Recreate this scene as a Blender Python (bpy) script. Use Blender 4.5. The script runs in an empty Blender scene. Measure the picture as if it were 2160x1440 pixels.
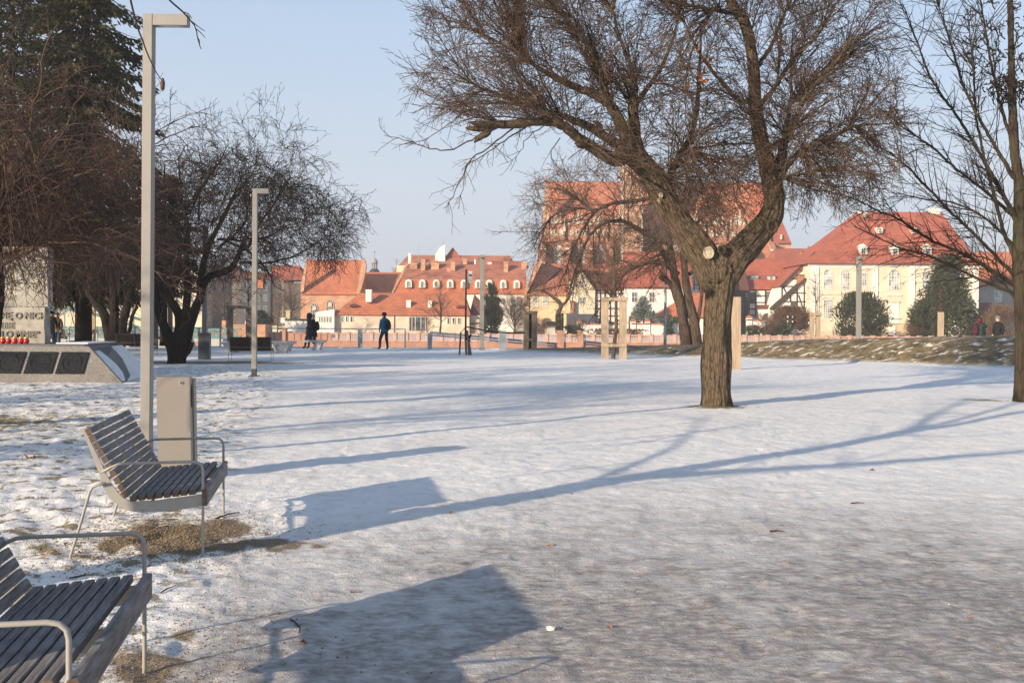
import bpy, math, random
import numpy as np
from mathutils import Vector, Matrix
random.seed(7)
R = math.radians
scene = bpy.context.scene
COL = scene.collection
# ------------------------------------------------------------------ camera
F, CX, HY, EYE, ROLL = 2100.0, 1080.0, 671.0, 1.6, 0.0065
cam_d = bpy.data.cameras.new("camera"); cam = bpy.data.objects.new("camera", cam_d); COL.objects.link(cam)
cam_d.sensor_width = 36.0; cam_d.lens = 36.0*F/2160.0
cam_d.shift_y = -(720.0-HY)/2160.0
cam_d.clip_start = 0.1; cam_d.clip_end = 9000
cam.matrix_world = Matrix.Translation((0, 0, EYE)) @ Matrix.Rotation(R(90), 4, 'X') @ Matrix.Rotation(ROLL, 4, 'Z')
scene.camera = cam
# ------------------------------------------------------------------ light
SUN_EL, SUN_DX, SUN_DY = R(15.5), 0.723, 0.690       # direction in which shadows fall
world = bpy.data.worlds.new("World"); scene.world = world; world.use_nodes = True
wn = world.node_tree.nodes; wl = world.node_tree.links
for n in list(wn): wn.remove(n)
sky = wn.new('ShaderNodeTexSky'); sky.sky_type = 'NISHITA'; sky.sun_disc = False
sky.sun_elevation = SUN_EL
sky.sun_rotation = math.atan2(-SUN_DX, -SUN_DY)       # towards the sun, clockwise from +Y
sky.air_density = 1.0; sky.dust_density = 1.6; sky.ozone_density = 2.6; sky.altitude = 100
# thin winter haze lightens the clear sky, most near the horizon, the same all the way round
wtc = wn.new('ShaderNodeTexCoord'); wsp = wn.new('ShaderNodeSeparateXYZ'); wl.new(wtc.outputs['Generated'], wsp.inputs[0])
def wramp(stops):
    r = wn.new('ShaderNodeValToRGB'); e = r.color_ramp.elements
    while len(e) > 1: e.remove(e[-1])
    e[0].position = stops[0][0]; e[0].color = (*stops[0][1], 1)
    for p_, c_ in stops[1:]: x_ = e.new(p_); x_.color = (*c_, 1)
    wl.new(wsp.outputs[2], r.inputs[0]); return r.outputs[0]
veil = wramp([(0.0, (.355, .362, .41)), (0.12, (.372, .415, .480)), (0.33, (.318, .418, .545)), (1.0, (.25, .35, .50))])
vf = wramp([(0.0, (.97,)*3), (0.10, (.85,)*3), (0.33, (.62,)*3), (0.7, (.30,)*3), (1.0, (.2,)*3)])
vs_ = wn.new('ShaderNodeVectorMath'); vs_.operation = 'SCALE'; vs_.inputs['Scale'].default_value = 10.0; wl.new(veil, vs_.inputs[0])
wm = wn.new('ShaderNodeMix'); wm.data_type = 'RGBA'; wm.clamp_factor = True
wl.new(vf, wm.inputs[0]); wl.new(sky.outputs[0], wm.inputs[6]); wl.new(vs_.outputs[0], wm.inputs[7])
bg = wn.new('ShaderNodeBackground'); bg.inputs[1].default_value = 0.112
wo = wn.new('ShaderNodeOutputWorld')
wl.new(wm.outputs[2], bg.inputs[0]); wl.new(bg.outputs[0], wo.inputs[0])
sun_d = bpy.data.lights.new("sun", 'SUN'); sun = bpy.data.objects.new("sun", sun_d); COL.objects.link(sun)
sun_d.energy = 5.0; sun_d.angle = R(0.53); sun_d.color = (1.0, 0.81, 0.585)
sv = Vector((SUN_DX*math.cos(SUN_EL), SUN_DY*math.cos(SUN_EL), -math.sin(SUN_EL)))
sun.rotation_euler = sv.to_track_quat('-Z', 'Y').to_euler()
vs = scene.view_settings
vs.view_transform = 'Standard'; vs.look = 'None'; vs.gamma = 1; vs.use_curve_mapping = False
vs.exposure = 0.73
scene.cycles.max_bounces = 5; scene.cycles.diffuse_bounces = 3; scene.cycles.glossy_bounces = 2
scene.cycles.transparent_max_bounces = 6
scene.cycles.use_denoising = True

# ------------------------------------------------------------------ helpers
def P(px, py, Y):
    """world point seen at photograph pixel (px,py) at distance Y"""
    a, b = px-CX, HY-py
    c, s = math.cos(ROLL), math.sin(ROLL)
    return Vector(((a*c - b*s)*Y/F, Y, EYE + (a*s + b*c)*Y/F))
def G(px, py):
    """ground point (z=0) under pixel"""
    h = HY + ROLL*(px-CX)
    return P(px, py, EYE*F/(py-h))

def tag(o, label=None, cat=None, group=None, kind=None):
    if label: o['label'] = label
    if cat: o['category'] = cat
    if group: o['group'] = group
    if kind: o['kind'] = kind
    return o
def empty(name, loc=(0, 0, 0), label=None, cat=None, group=None, rz=0):
    o = bpy.data.objects.new(name, None); COL.objects.link(o)
    o.empty_display_size = 0.2
    o.location = loc; o.rotation_euler = (0, 0, rz)
    return tag(o, label, cat, group)
def kids(o): return [c for c in bpy.data.objects if c.parent == o]
def copy_tree(o, parent=None, cache=None):
    if cache is None:
        cache = {}
        for q in bpy.data.objects:
            if q.parent: cache.setdefault(q.parent.name, []).append(q)
    c = o.copy(); COL.objects.link(c)
    c.parent = parent
    for ch in cache.get(o.name, []): copy_tree(ch, c, cache)
    return c

class MB:
    def __init__(s): s.v = []; s.f = []; s.m = []; s.mi = 0
    def add(s, vs_, fs):
        b = len(s.v); s.v += [tuple(v) for v in vs_]
        s.f += [tuple(i+b for i in f) for f in fs]; s.m += [s.mi]*len(fs); return s
    def box(s, x0, x1, y0, y1, z0, z1):
        return s.add([(x0,y0,z0),(x1,y0,z0),(x1,y1,z0),(x0,y1,z0),(x0,y0,z1),(x1,y0,z1),(x1,y1,z1),(x0,y1,z1)],
              [(0,3,2,1),(4,5,6,7),(0,1,5,4),(1,2,6,5),(2,3,7,6),(3,0,4,7)])
    def bbox(s, x0, x1, y0, y1, z0, z1, c):
        """box with chamfered vertical (along y) long edges"""
        p = [(x0+c,z0),(x1-c,z0),(x1,z0+c),(x1,z1-c),(x1-c,z1),(x0+c,z1),(x0,z1-c),(x0,z0+c)]
        return s.prism(p, y0, y1)
    def prism(s, poly, y0, y1):
        """(x,z) outline counter-clockwise seen from -y, extruded along y"""
        n = len(poly)
        v = [(x, y0, z) for x, z in poly] + [(x, y1, z) for x, z in poly]
        f = [tuple(range(n)), tuple(range(2*n-1, n-1, -1))] + [(i, i+n, (i+1) % n+n, (i+1) % n) for i in range(n)]
        return s.add(v, f)
    def prismx(s, poly, x0, x1):
        """(y,z) outline extruded along x"""
        n = len(poly)
        v = [(x0, y, z) for y, z in poly] + [(x1, y, z) for y, z in poly]
        f = [tuple(range(n-1, -1, -1)), tuple(range(n, 2*n))] + [(i, (i+1) % n, (i+1) % n+n, i+n) for i in range(n)]
        return s.add(v, f)
    def hull(s, bot, top):
        n = len(bot)
        return s.add(list(bot)+list(top), [tuple(range(n-1, -1, -1)), tuple(range(n, 2*n))] +
              [(i, (i+1) % n, (i+1) % n+n, i+n) for i in range(n)])
    def beam(s, p, q, w, h, up=(0, 0, 1)):
        p = Vector(p); q = Vector(q); d = (q-p).normalized(); u = Vector(up)
        a = d.cross(u)
        if a.length < 1e-4: a = d.cross(Vector((0, 1, 0)))
        a.normalize(); b = a.cross(d).normalized(); a *= w/2; b *= h/2
        return s.hull([p-a-b, p+a-b, p+a+b, p-a+b], [q-a-b, q+a-b, q+a+b, q-a+b])
    def cyl(s, p, q, r0, r1, n=10):
        p = Vector(p); q = Vector(q); d = (q-p).normalized()
        a = d.orthogonal().normalized(); b = d.cross(a)
        ring = lambda c, r: [c+(a*math.cos(2*math.pi*i/n)+b*math.sin(2*math.pi*i/n))*r for i in range(n)]
        return s.hull(ring(p, r0), ring(q, r1))
    def lathe(s, prof, n=12, c=(0, 0, 0)):
        v = []; f = []
        for r, z in prof:
            for i in range(n):
                t = 2*math.pi*i/n; v.append((c[0]+r*math.cos(t), c[1]+r*math.sin(t), c[2]+z))
        for k in range(len(prof)-1):
            for i in range(n):
                j = (i+1) % n; f.append((k*n+i, k*n+j, (k+1)*n+j, (k+1)*n+i))
        f.append(tuple(range(n-1, -1, -1))); f.append(tuple(range((len(prof)-1)*n, len(prof)*n)))
        return s.add(v, f)
    def tube(s, pts, r, n=8):
        pts = [Vector(p) for p in pts]; m = len(pts)
        rr = r if isinstance(r, (list, tuple)) else [r]*m
        v = []; f = []; prev = None
        for i, p in enumerate(pts):
            d = (pts[min(i+1, m-1)]-pts[max(i-1, 0)]).normalized()
            a = d.orthogonal().normalized() if prev is None else (prev-d*prev.dot(d)).normalized()
            prev = a; b = d.cross(a)
            v += [p+(a*math.cos(2*math.pi*k/n)+b*math.sin(2*math.pi*k/n))*rr[i] for k in range(n)]
        for i in range(m-1):
            for k in range(n):
                j = (k+1) % n; f.append((i*n+k, i*n+j, (i+1)*n+j, (i+1)*n+k))
        f.append(tuple(range(n-1, -1, -1))); f.append(tuple(range((m-1)*n, m*n)))
        return s.add(v, f)
    def mesh(s, name, mats, off=(0, 0, 0), smooth=False):
        me = bpy.data.meshes.new(name)
        ox, oy, oz = off
        me.from_pydata([(x-ox, y-oy, z-oz) for x, y, z in s.v], [], s.f)
        if not isinstance(mats, (list, tuple)): mats = [mats]
        for m in mats: me.materials.append(m)
        if any(s.m): me.polygons.foreach_set('material_index', s.m)
        if smooth: me.polygons.foreach_set('use_smooth', [True]*len(s.f))
        me.update(); return me
    def build(s, name, mats, parent=None, off=None, smooth=False, loc=None):
        """vertices are world coordinates unless off=(0,0,0); linked under parent"""
        if off is None: off = wpos(parent) if parent else (0, 0, 0)
        o = bpy.data.objects.new(name, s.mesh(name, mats, off, smooth)); COL.objects.link(o)
        if parent: o.parent = parent
        if loc: o.location = loc
        return o
def wpos(o):
    v = Vector((0, 0, 0))
    while o: v = v+o.location; o = o.parent
    return v

def arc(cx, cz, r, a0, a1, n):
    return [(cx+r*math.cos(R(a0+(a1-a0)*i/n)), cz+r*math.sin(R(a0+(a1-a0)*i/n))) for i in range(n+1)]

# numpy mesh of many tubes -------------------------------------------------
def tubes_mesh(name, lines, n=3, bark=False, rough=0.0, mat=None):
    """lines: list of (points[k,3], radii[k])"""
    pts = np.concatenate([np.asarray(l[0], dtype=np.float64) for l in lines])
    rad = np.concatenate([np.asarray(l[1], dtype=np.float64) for l in lines])
    cnt = np.array([len(l[1]) for l in lines])
    N = len(pts); lid = np.repeat(np.arange(len(cnt)), cnt)
    start = np.cumsum(cnt)-cnt
    nxt = np.minimum(np.arange(N)+1, (start+cnt-1)[lid]); prv = np.maximum(np.arange(N)-1, start[lid])
    T = pts[nxt]-pts[prv]; T /= np.maximum(np.linalg.norm(T, axis=1, keepdims=True), 1e-9)
    # one reference per line keeps the rings from twisting
    D = pts[start+cnt-1]-pts[start]; D /= np.maximum(np.linalg.norm(D, axis=1, keepdims=True), 1e-9)
    ref = np.where(np.abs(D[:, 2:3]) < 0.8, np.array([[0., 0., 1.]]), np.array([[1., 0.2, 0.]]))
    A = np.cross(T, ref[lid]); A /= np.maximum(np.linalg.norm(A, axis=1, keepdims=True), 1e-9)
    B = np.cross(T, A)
    th = 2*math.pi*np.arange(n)/n
    cs, sn = np.cos(th), np.sin(th)
    seg = np.linalg.norm(pts-pts[prv], axis=1); cum = np.cumsum(seg); v = cum-cum[start][lid]
    rr = rad[:, None]*np.ones((1, n))
    if rough:
        q = np.stack([cs[None]*rad[:, None]*6+lid[:, None]*3.1, sn[None]*rad[:, None]*6+lid[:, None]*1.7], -1)
        nz = noise3(q[..., 0]*5, q[..., 1]*5, (v*1.1)[:, None]*np.ones((1, n)))
        nz2 = noise3(q[..., 0]*0.9+9, q[..., 1]*0.9, (v*2.2)[:, None]*np.ones((1, n)))
        rr = rr*(1+rough*(nz-0.5)*1.0+rough*1.6*(nz2-0.5))
    V = pts[:, None, :]+rr[..., None]*(A[:, None, :]*cs[None, :, None]+B[:, None, :]*sn[None, :, None])
    has = np.nonzero(np.arange(N) != (start+cnt-1)[lid])[0]
    k = np.arange(n); k2 = (k+1) % n
    fa = np.stack([has[:, None]*n+k, has[:, None]*n+k2, (has[:, None]+1)*n+k2, (has[:, None]+1)*n+k], -1).reshape(-1, 4)
    me = np_mesh(name, V.reshape(-1, 3), fa)
    if n > 3: me.polygons.foreach_set('use_smooth', np.ones(len(fa), dtype=bool))
    if bark:
        at = me.attributes.new('bark', 'FLOAT_VECTOR', 'POINT')
        q = np.stack([cs[None]*rad[:, None]+lid[:, None]*1.3, sn[None]*rad[:, None], (v[:, None]*np.ones((1, n)))], -1)
        at.data.foreach_set('vector', q.reshape(-1).astype(np.float32))
    if mat: me.materials.append(mat)
    return me
def np_mesh(name, V, fa):
    me = bpy.data.meshes.new(name); k = fa.shape[1]
    me.vertices.add(len(V)); me.vertices.foreach_set('co', V.astype(np.float32).ravel())
    me.loops.add(fa.size); me.loops.foreach_set('vertex_index', fa.astype(np.int32).ravel())
    me.polygons.add(len(fa)); me.polygons.foreach_set('loop_start', (np.arange(len(fa))*k).astype(np.int32))
    try: me.polygons.foreach_set('loop_total', np.full(len(fa), k, dtype=np.int32))
    except Exception: pass
    me.update(calc_edges=True); return me
def link(name, me, parent=None, loc=None):
    o = bpy.data.objects.new(name, me); COL.objects.link(o)
    if parent: o.parent = parent
    if loc is not None: o.location = loc
    return o

_tab = np.random.RandomState(5).rand(64, 64, 64)
def noise3(x, y, z):
    x, y, z = np.broadcast_arrays(x, y, z)
    xi, yi, zi = np.floor(x).astype(int), np.floor(y).astype(int), np.floor(z).astype(int)
    fx, fy, fz = x-xi, y-yi, z-zi
    fx, fy, fz = [t*t*(3-2*t) for t in (fx, fy, fz)]
    g = lambda a, b, c: _tab[(xi+a) & 63, (yi+b) & 63, (zi+c) & 63]
    l = lambda a, b, t: a+(b-a)*t
    return l(l(l(g(0,0,0), g(1,0,0), fx), l(g(0,1,0), g(1,1,0), fx), fy), l(l(g(0,0,1), g(1,0,1), fx), l(g(0,1,1), g(1,1,1), fx), fy), fz)
def fbm(x, y, o=3, z=0.0):
    s = 0; a = 1; t = 0
    for i in range(o):
        s = s+a*noise3(x*2**i+i*7.3, y*2**i+i*3.1, np.zeros_like(x)+z+i*1.7); t += a; a *= 0.5
    return s/t
def sstep(a, b, x):
    t = np.clip((x-a)/(b-a), 0, 1); return t*t*(3-2*t)

# ------------------------------------------------------------------ materials
def newmat(name):
    m = bpy.data.materials.new(name); m.use_nodes = True
    nt = m.node_tree; b = nt.nodes['Principled BSDF']
    return m, nt, nt.nodes, nt.links, b
def ramp(N, L, src, stops, interp='LINEAR'):
    r = N.new('ShaderNodeValToRGB'); r.color_ramp.interpolation = interp
    e = r.color_ramp.elements
    while len(e) > 1: e.remove(e[-1])
    e[0].position = stops[0][0]; e[0].color = (*stops[0][1], 1) if len(stops[0][1]) == 3 else stops[0][1]
    for p, c in stops[1:]:
        x = e.new(p); x.color = (*c, 1)
    L.new(src, r.inputs[0]); return r.outputs[0]
def g3(v): return (v, v, v)
def M(name, col, rough=0.75, var=0.18, scale=3.0, bump=0.0, bscale=None, stretch=(1, 1, 1), metal=0.0, spec=0.3, var2=0.0, scale2=0.4, tint=None):
    m, nt, N, L, b = newmat(name)
    tc = N.new('ShaderNodeTexCoord'); mp = N.new('ShaderNodeMapping'); mp.inputs[3].default_value = stretch
    L.new(tc.outputs['Object'], mp.inputs[0])
    nz = N.new('ShaderNodeTexNoise'); nz.inputs['Scale'].default_value = scale; nz.inputs['Detail'].default_value = 6; nz.inputs['Roughness'].default_value = 0.65
    L.new(mp.outputs[0], nz.inputs[0])
    lo = tuple(max(0, c*(1-var*1.6)) for c in col); hi = tuple(min(0.95, c*(1+var*1.3)) for c in col)
    if tint: hi = tint
    c = ramp(N, L, nz.outputs[0], [(0.3, lo), (0.5, col), (0.72, hi)])
    if var2:
        n2 = N.new('ShaderNodeTexNoise'); n2.inputs['Scale'].default_value = scale2; n2.inputs['Detail'].default_value = 4
        L.new(mp.outputs[0], n2.inputs[0])
        f = ramp(N, L, n2.outputs[0], [(0.35, g3(1-var2)), (0.65, g3(1.0))])
        mx = N.new('ShaderNodeMix'); mx.data_type = 'RGBA'; mx.blend_type = 'MULTIPLY'; mx.inputs[0].default_value = 1
        L.new(c, mx.inputs[6]); L.new(f, mx.inputs[7]); c = mx.outputs[2]
    L.new(c, b.inputs['Base Color'])
    b.inputs['Roughness'].default_value = rough; b.inputs['Metallic'].default_value = metal
    b.inputs['Specular IOR Level'].default_value = spec
    if bump:
        nb = N.new('ShaderNodeTexNoise'); nb.inputs['Scale'].default_value = bscale or scale*3; nb.inputs['Detail'].default_value = 5
        L.new(mp.outputs[0], nb.inputs[0])
        bp = N.new('ShaderNodeBump'); bp.inputs['Strength'].default_value = 0.6; bp.inputs['Distance'].default_value = bump
        L.new(nb.outputs[0], bp.inputs['Height']); L.new(bp.outputs[0], b.inputs['Normal'])
    return m
def tiles(name, col, tw=0.4, th=0.32, dark=0.5, var=0.11, axis='XZ', bump=0.03, old=0.0):
    """roof tiles or bricks: fine courses over a coloured, weathered base"""
    m, nt, N, L, b = newmat(name)
    tc = N.new('ShaderNodeTexCoord'); sp = N.new('ShaderNodeSeparateXYZ'); cb = N.new('ShaderNodeCombineXYZ')
    L.new(tc.outputs['Object'], sp.inputs[0])
    ad = N.new('ShaderNodeMath'); ad.operation = 'ADD'; L.new(sp.outputs[0], ad.inputs[0]); L.new(sp.outputs[1], ad.inputs[1])
    L.new(ad.outputs[0], cb.inputs[0]); L.new(sp.outputs[2], cb.inputs[1])
    br = N.new('ShaderNodeTexBrick'); br.inputs['Scale'].default_value = 1; br.inputs['Brick Width'].default_value = tw
    br.inputs['Row Height'].default_value = th; br.inputs['Mortar Size'].default_value = min(tw, th)*0.07; br.inputs['Bias'].default_value = 0
    br.inputs['Color1'].default_value = (*[c*(1-var) for c in col], 1); br.inputs['Color2'].default_value = (*[min(.9, c*(1+var)) for c in col], 1)
    br.inputs['Mortar'].default_value = (*[c*dark for c in col], 1)
    L.new(cb.outputs[0], br.inputs[0])
    nz = N.new('ShaderNodeTexNoise'); nz.inputs['Scale'].default_value = 0.35; nz.inputs['Detail'].default_value = 7; nz.inputs['Roughness'].default_value = 0.7
    L.new(tc.outputs['Object'], nz.inputs[0])
    f = ramp(N, L, nz.outputs[0], [(0.32, (0.62-old*.3, 0.66-old*.3, 0.70-old*.3)), (0.52, g3(0.95)), (0.75, (1.12, 1.08, 1.0))])
    mx = N.new('ShaderNodeMix'); mx.data_type = 'RGBA'; mx.blend_type = 'MULTIPLY'; mx.inputs[0].default_value = 1
    L.new(br.outputs[0], mx.inputs[6]); L.new(f, mx.inputs[7]); L.new(mx.outputs[2], b.inputs['Base Color'])
    b.inputs['Roughness'].default_value = 0.85; b.inputs['Specular IOR Level'].default_value = 0.15
    bp = N.new('ShaderNodeBump'); bp.inputs['Strength'].default_value = 0.5; bp.inputs['Distance'].default_value = bump; bp.invert = True
    L.new(br.outputs['Fac'], bp.inputs['Height']); L.new(bp.outputs[0], b.inputs['Normal'])
    return m
def bark_mat(name, dark, light, scale=1.0, green=0.0, dist=0.03):
    m, nt, N, L, b = newmat(name)
    at = N.new('ShaderNodeAttribute'); at.attribute_name = 'bark'
    mp = N.new('ShaderNodeMapping'); mp.inputs[3].default_value = (1, 1, 0.16); L.new(at.outputs['Vector'], mp.inputs[0])
    vo = N.new('ShaderNodeTexVoronoi'); vo.feature = 'DISTANCE_TO_EDGE'; vo.inputs['Scale'].default_value = 30*scale
    nz = N.new('ShaderNodeTexNoise'); nz.inputs['Scale'].default_value = 24*scale; nz.inputs['Detail'].default_value = 8; nz.inputs['Roughness'].default_value = 0.7
    mxv = N.new('ShaderNodeMix'); mxv.data_type = 'VECTOR'; mxv.inputs[0].default_value = 0.06
    L.new(mp.outputs[0], nz.inputs[0]); L.new(mp.outputs[0], mxv.inputs[4]); L.new(nz.outputs['Color'], mxv.inputs[5]); L.new(mxv.outputs[1], vo.inputs[0])
    ml = N.new('ShaderNodeMath'); ml.operation = 'MULTIPLY_ADD'; ml.inputs[1].default_value = 2.0
    L.new(vo.outputs[0], ml.inputs[0]); L.new(nz.outputs[0], ml.inputs[2])
    c = ramp(N, L, ml.outputs[0], [(0.42, dark), (0.60, tuple((a+b_)/2 for a, b_ in zip(dark, light))), (0.88, light)])
    if green:
        n2 = N.new('ShaderNodeTexNoise'); n2.inputs['Scale'].default_value = 1.6; n2.inputs['Detail'].default_value = 4
        tc = N.new('ShaderNodeTexCoord'); L.new(tc.outputs['Object'], n2.inputs[0])
        f = ramp(N, L, n2.outputs[0], [(0.42, g3(0)), (0.65, g3(green))])
        mx = N.new('ShaderNodeMix'); mx.data_type = 'RGBA'; mx.inputs[7].default_value = (0.13, 0.13, 0.055, 1)
        L.new(f, mx.inputs[0]); L.new(c, mx.inputs[6]); c = mx.outputs[2]
    L.new(c, b.inputs['Base Color']); b.inputs['Roughness'].default_value = 0.9; b.inputs['Specular IOR Level'].default_value = 0.15
    bp = N.new('ShaderNodeBump'); bp.inputs['Strength'].default_value = 0.9; bp.inputs['Distance'].default_value = dist
    L.new(ml.outputs[0], bp.inputs['Height']); L.new(bp.outputs[0], b.inputs['Normal'])
    return m
def glass_mat(name, col, rough=0.12):
    m, nt, N, L, b = newmat(name)
    tc = N.new('ShaderNodeTexCoord'); nz = N.new('ShaderNodeTexNoise'); nz.inputs['Scale'].default_value = 0.9; nz.inputs['Detail'].default_value = 3
    L.new(tc.outputs['Object'], nz.inputs[0])
    L.new(ramp(N, L, nz.outputs[0], [(0.4, tuple(c*0.5 for c in col)), (0.6, tuple(min(.9, c*1.7) for c in col))]), b.inputs['Base Color'])
    b.inputs['Roughness'].default_value = rough; b.inputs['Specular IOR Level'].default_value = 0.7
    return m
# ------------------------------------------------------------------ shared materials
m_steel = M('painted_steel', (0.30, 0.285, 0.255), rough=0.42, var=0.05, scale=9, spec=0.4)
m_lamp = M('lamp_paint', (0.225, 0.218, 0.20), rough=0.38, var=0.07, scale=2.2, spec=0.4, stretch=(1, 1, .3))
m_bin = M('bin_paint', (0.235, 0.213, 0.185), rough=0.45, var=0.04, scale=2, spec=0.35)
m_black = M('black_hole', (0.015, 0.015, 0.017), rough=0.7)
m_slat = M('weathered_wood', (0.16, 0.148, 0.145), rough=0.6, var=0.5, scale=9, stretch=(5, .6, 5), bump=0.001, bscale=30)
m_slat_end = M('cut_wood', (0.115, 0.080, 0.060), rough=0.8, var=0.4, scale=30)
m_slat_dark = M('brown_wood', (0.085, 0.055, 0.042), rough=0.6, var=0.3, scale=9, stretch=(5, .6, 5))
m_newwood = M('new_timber', (0.37, 0.285, 0.20), rough=0.8, var=0.2, scale=2.5, stretch=(6, 6, .6), bump=0.004, bscale=8)
m_shadewood = M('shaded_timber', (0.17, 0.135, 0.105), rough=0.85, var=0.25, scale=2.5, stretch=(6, 6, .6), bump=0.004, bscale=8)  # timber colour darkened to carry the shade on the frames; stakes share it
m_concrete = M('pale_concrete', (0.46, 0.45, 0.44), rough=0.85, var=0.1, scale=4, bump=0.004)
m_granite = M('granite', (0.21, 0.195, 0.18), rough=0.7, var=0.45, scale=38, bump=0.004, bscale=60, var2=0.3, scale2=0.7)
m_granite_d = M('dark_granite', (0.10, 0.11, 0.125), rough=0.5, var=0.35, scale=40)
m_stela = M('sandstone', (0.36, 0.34, 0.30), rough=0.9, var=0.16, scale=5, bump=0.02, bscale=6, var2=0.2, scale2=1)
m_bronze = M('dark_bronze', (0.016, 0.016, 0.017), rough=0.42, var=0.5, scale=20, bump=0.01, bscale=12, metal=0.4, spec=0.5)
m_white = M('white_plaster', (0.84, 0.80, 0.73), rough=0.9, var=0.05, scale=.6, var2=0.10, scale2=0.25)
m_cream = M('cream_plaster', (0.76, 0.655, 0.48), rough=0.9, var=0.06, scale=.5, var2=0.15, scale2=.3)
m_yellow = M('yellow_plaster', (0.76, 0.66, 0.50), rough=0.9, var=0.05, scale=.5, var2=0.12, scale2=.25)
m_pink = M('pale_pink_plaster', (0.78, 0.62, 0.48), rough=0.9, var=0.08, scale=.6, var2=0.22, scale2=.3)
m_ochre = M('ochre_plaster', (0.70, 0.55, 0.35), rough=0.9, var=0.1, scale=.6, var2=0.2, scale2=.3)
m_greyw = M('grey_plaster', (0.33, 0.32, 0.30), rough=0.9, var=0.08, scale=.6)
m_bluegrey = M('shade_blue_grey_plaster', (0.085, 0.09, 0.11), rough=0.9, var=0.15, scale=.6)  # plaster darkened so sun-facing house fronts look shaded; small parts share it
m_brownw = M('shade_brown_grey_plaster', (0.13, 0.105, 0.095), rough=0.9, var=0.15, scale=.6)  # shade of the left house fronts put into this colour; small parts share it
m_roof = tiles('orange_roof_tiles', (0.56, 0.195, 0.108), 0.5, 0.42)
m_roof_old = tiles('old_roof_tiles', (0.47, 0.19, 0.125), 0.5, 0.42, old=0.6)
m_roof_red = tiles('red_roof_tiles', (0.45, 0.135, 0.088), 0.5, 0.42, var=0.1)
m_roof_dark = tiles('dark_roof_tiles', (0.17, 0.075, 0.06), 0.5, 0.42, old=0.3)
m_brick = tiles('pale_brick', (0.55, 0.31, 0.20), 0.9, 0.34, dark=1.25, var=0.2)
m_brick_r = tiles('red_brick', (0.42, 0.19, 0.115), 0.9, 0.34, dark=1.3, var=0.22)
m_stone = M('pale_stone', (0.60, 0.52, 0.42), rough=0.9, var=0.2, scale=1.5)
m_balu = M('pink_stone', (0.50, 0.27, 0.19), rough=0.9, var=0.15, scale=1.2, var2=0.2, scale2=.4)
m_balu_cap = M('pale_pink_stone', (0.58, 0.38, 0.29), rough=0.9, var=0.12, scale=1.2)
m_timber = M('black_timber', (0.055, 0.042, 0.034), rough=0.8, var=0.3, scale=3)
m_frame = M('white_window_frame', (0.72, 0.69, 0.63), rough=0.7, var=0.03)
m_frame_d = M('dark_window_frame', (0.10, 0.07, 0.055), rough=0.7, var=0.1)
m_pane = glass_mat('window_glass', (0.085, 0.10, 0.115))
m_pane_l = glass_mat('pale_window_glass', (0.34, 0.36, 0.36))
m_copper = M('green_copper', (0.16, 0.30, 0.23), rough=0.7, var=0.2, scale=.8)
m_lead = M('dark_lead', (0.045, 0.05, 0.055), rough=0.5, var=0.2, scale=1)
m_teal = M('teal_paint', (0.14, 0.24, 0.23), rough=0.55, var=0.15, scale=1.5)
m_bluesteel = M('galvanised_steel', (0.30, 0.34, 0.38), rough=0.4, var=0.1, scale=3, metal=0.3)
m_twig = M('brown_twigs', (0.088, 0.058, 0.043), rough=0.85, var=0.3, scale=1.2, spec=0.15)
m_twig_r = M('red_brown_twigs', (0.082, 0.052, 0.040), rough=0.8, var=0.35, scale=1.5, spec=0.2)
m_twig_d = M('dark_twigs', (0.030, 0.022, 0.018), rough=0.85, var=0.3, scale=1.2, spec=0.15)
m_twig_far = M('far_twigs', (0.115, 0.078, 0.060), rough=0.9, var=0.2, scale=.6, spec=0.1)
m_bark = bark_mat('furrowed_bark', (0.013, 0.009, 0.007), (0.165, 0.122, 0.086), 1.0, green=0.14, dist=0.035)
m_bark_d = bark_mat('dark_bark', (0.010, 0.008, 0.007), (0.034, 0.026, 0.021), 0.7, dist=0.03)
m_bark_g = bark_mat('smooth_bark', (0.014, 0.011, 0.009), (0.045, 0.034, 0.027), 0.5, green=0.2, dist=0.008)
m_bark_m = bark_mat('mid_bark', (0.035, 0.025, 0.021), (0.11, 0.08, 0.062), 0.5, dist=0.02)
m_scar = M('sawn_wood_scar', (0.40, 0.335, 0.25), rough=0.85, var=0.45, scale=22)
m_spruce = M('blue_green_needles', (0.062, 0.060, 0.030), rough=0.75, var=0.5, scale=1.4, spec=0.15, tint=(0.14, 0.125, 0.068))
m_yew = M('yew_foliage', (0.050, 0.060, 0.028), rough=0.8, var=0.5, scale=1.1, tint=(0.105, 0.105, 0.05))
m_bspruce = M('silver_needles', (0.20, 0.24, 0.22), rough=0.8, var=0.4, scale=1.1)
m_bush = M('bush_twigs', (0.17, 0.10, 0.065), rough=0.9, var=0.35, scale=1)
m_gbush = M('green_bush', (0.065, 0.085, 0.045), rough=0.8, var=0.4, scale=1)
m_ivy = M('ivy', (0.07, 0.10, 0.025), rough=0.7, var=0.4, scale=3)
m_red = M('red_glass', (0.42, 0.012, 0.016), rough=0.15, var=0.2, scale=20, spec=0.6)
m_gold = M('gold_lid', (0.55, 0.36, 0.12), rough=0.3, var=0.1, metal=0.8)
m_letter = M('carved_letters', (0.22, 0.20, 0.17), rough=0.9, var=0.2, scale=8)
m_leaf = M('dead_leaf', (0.30, 0.13, 0.06), rough=0.8, var=0.4, scale=15)
m_stick = M('fallen_stick', (0.06, 0.04, 0.03), rough=0.8, var=0.2, scale=15)
m_gravel = M('gravel_stones', (0.23, 0.18, 0.13), rough=0.9, var=0.45, scale=60)
m_tuft = M('winter_grass', (0.20, 0.165, 0.055), rough=0.8, var=0.45, scale=3)

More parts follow.
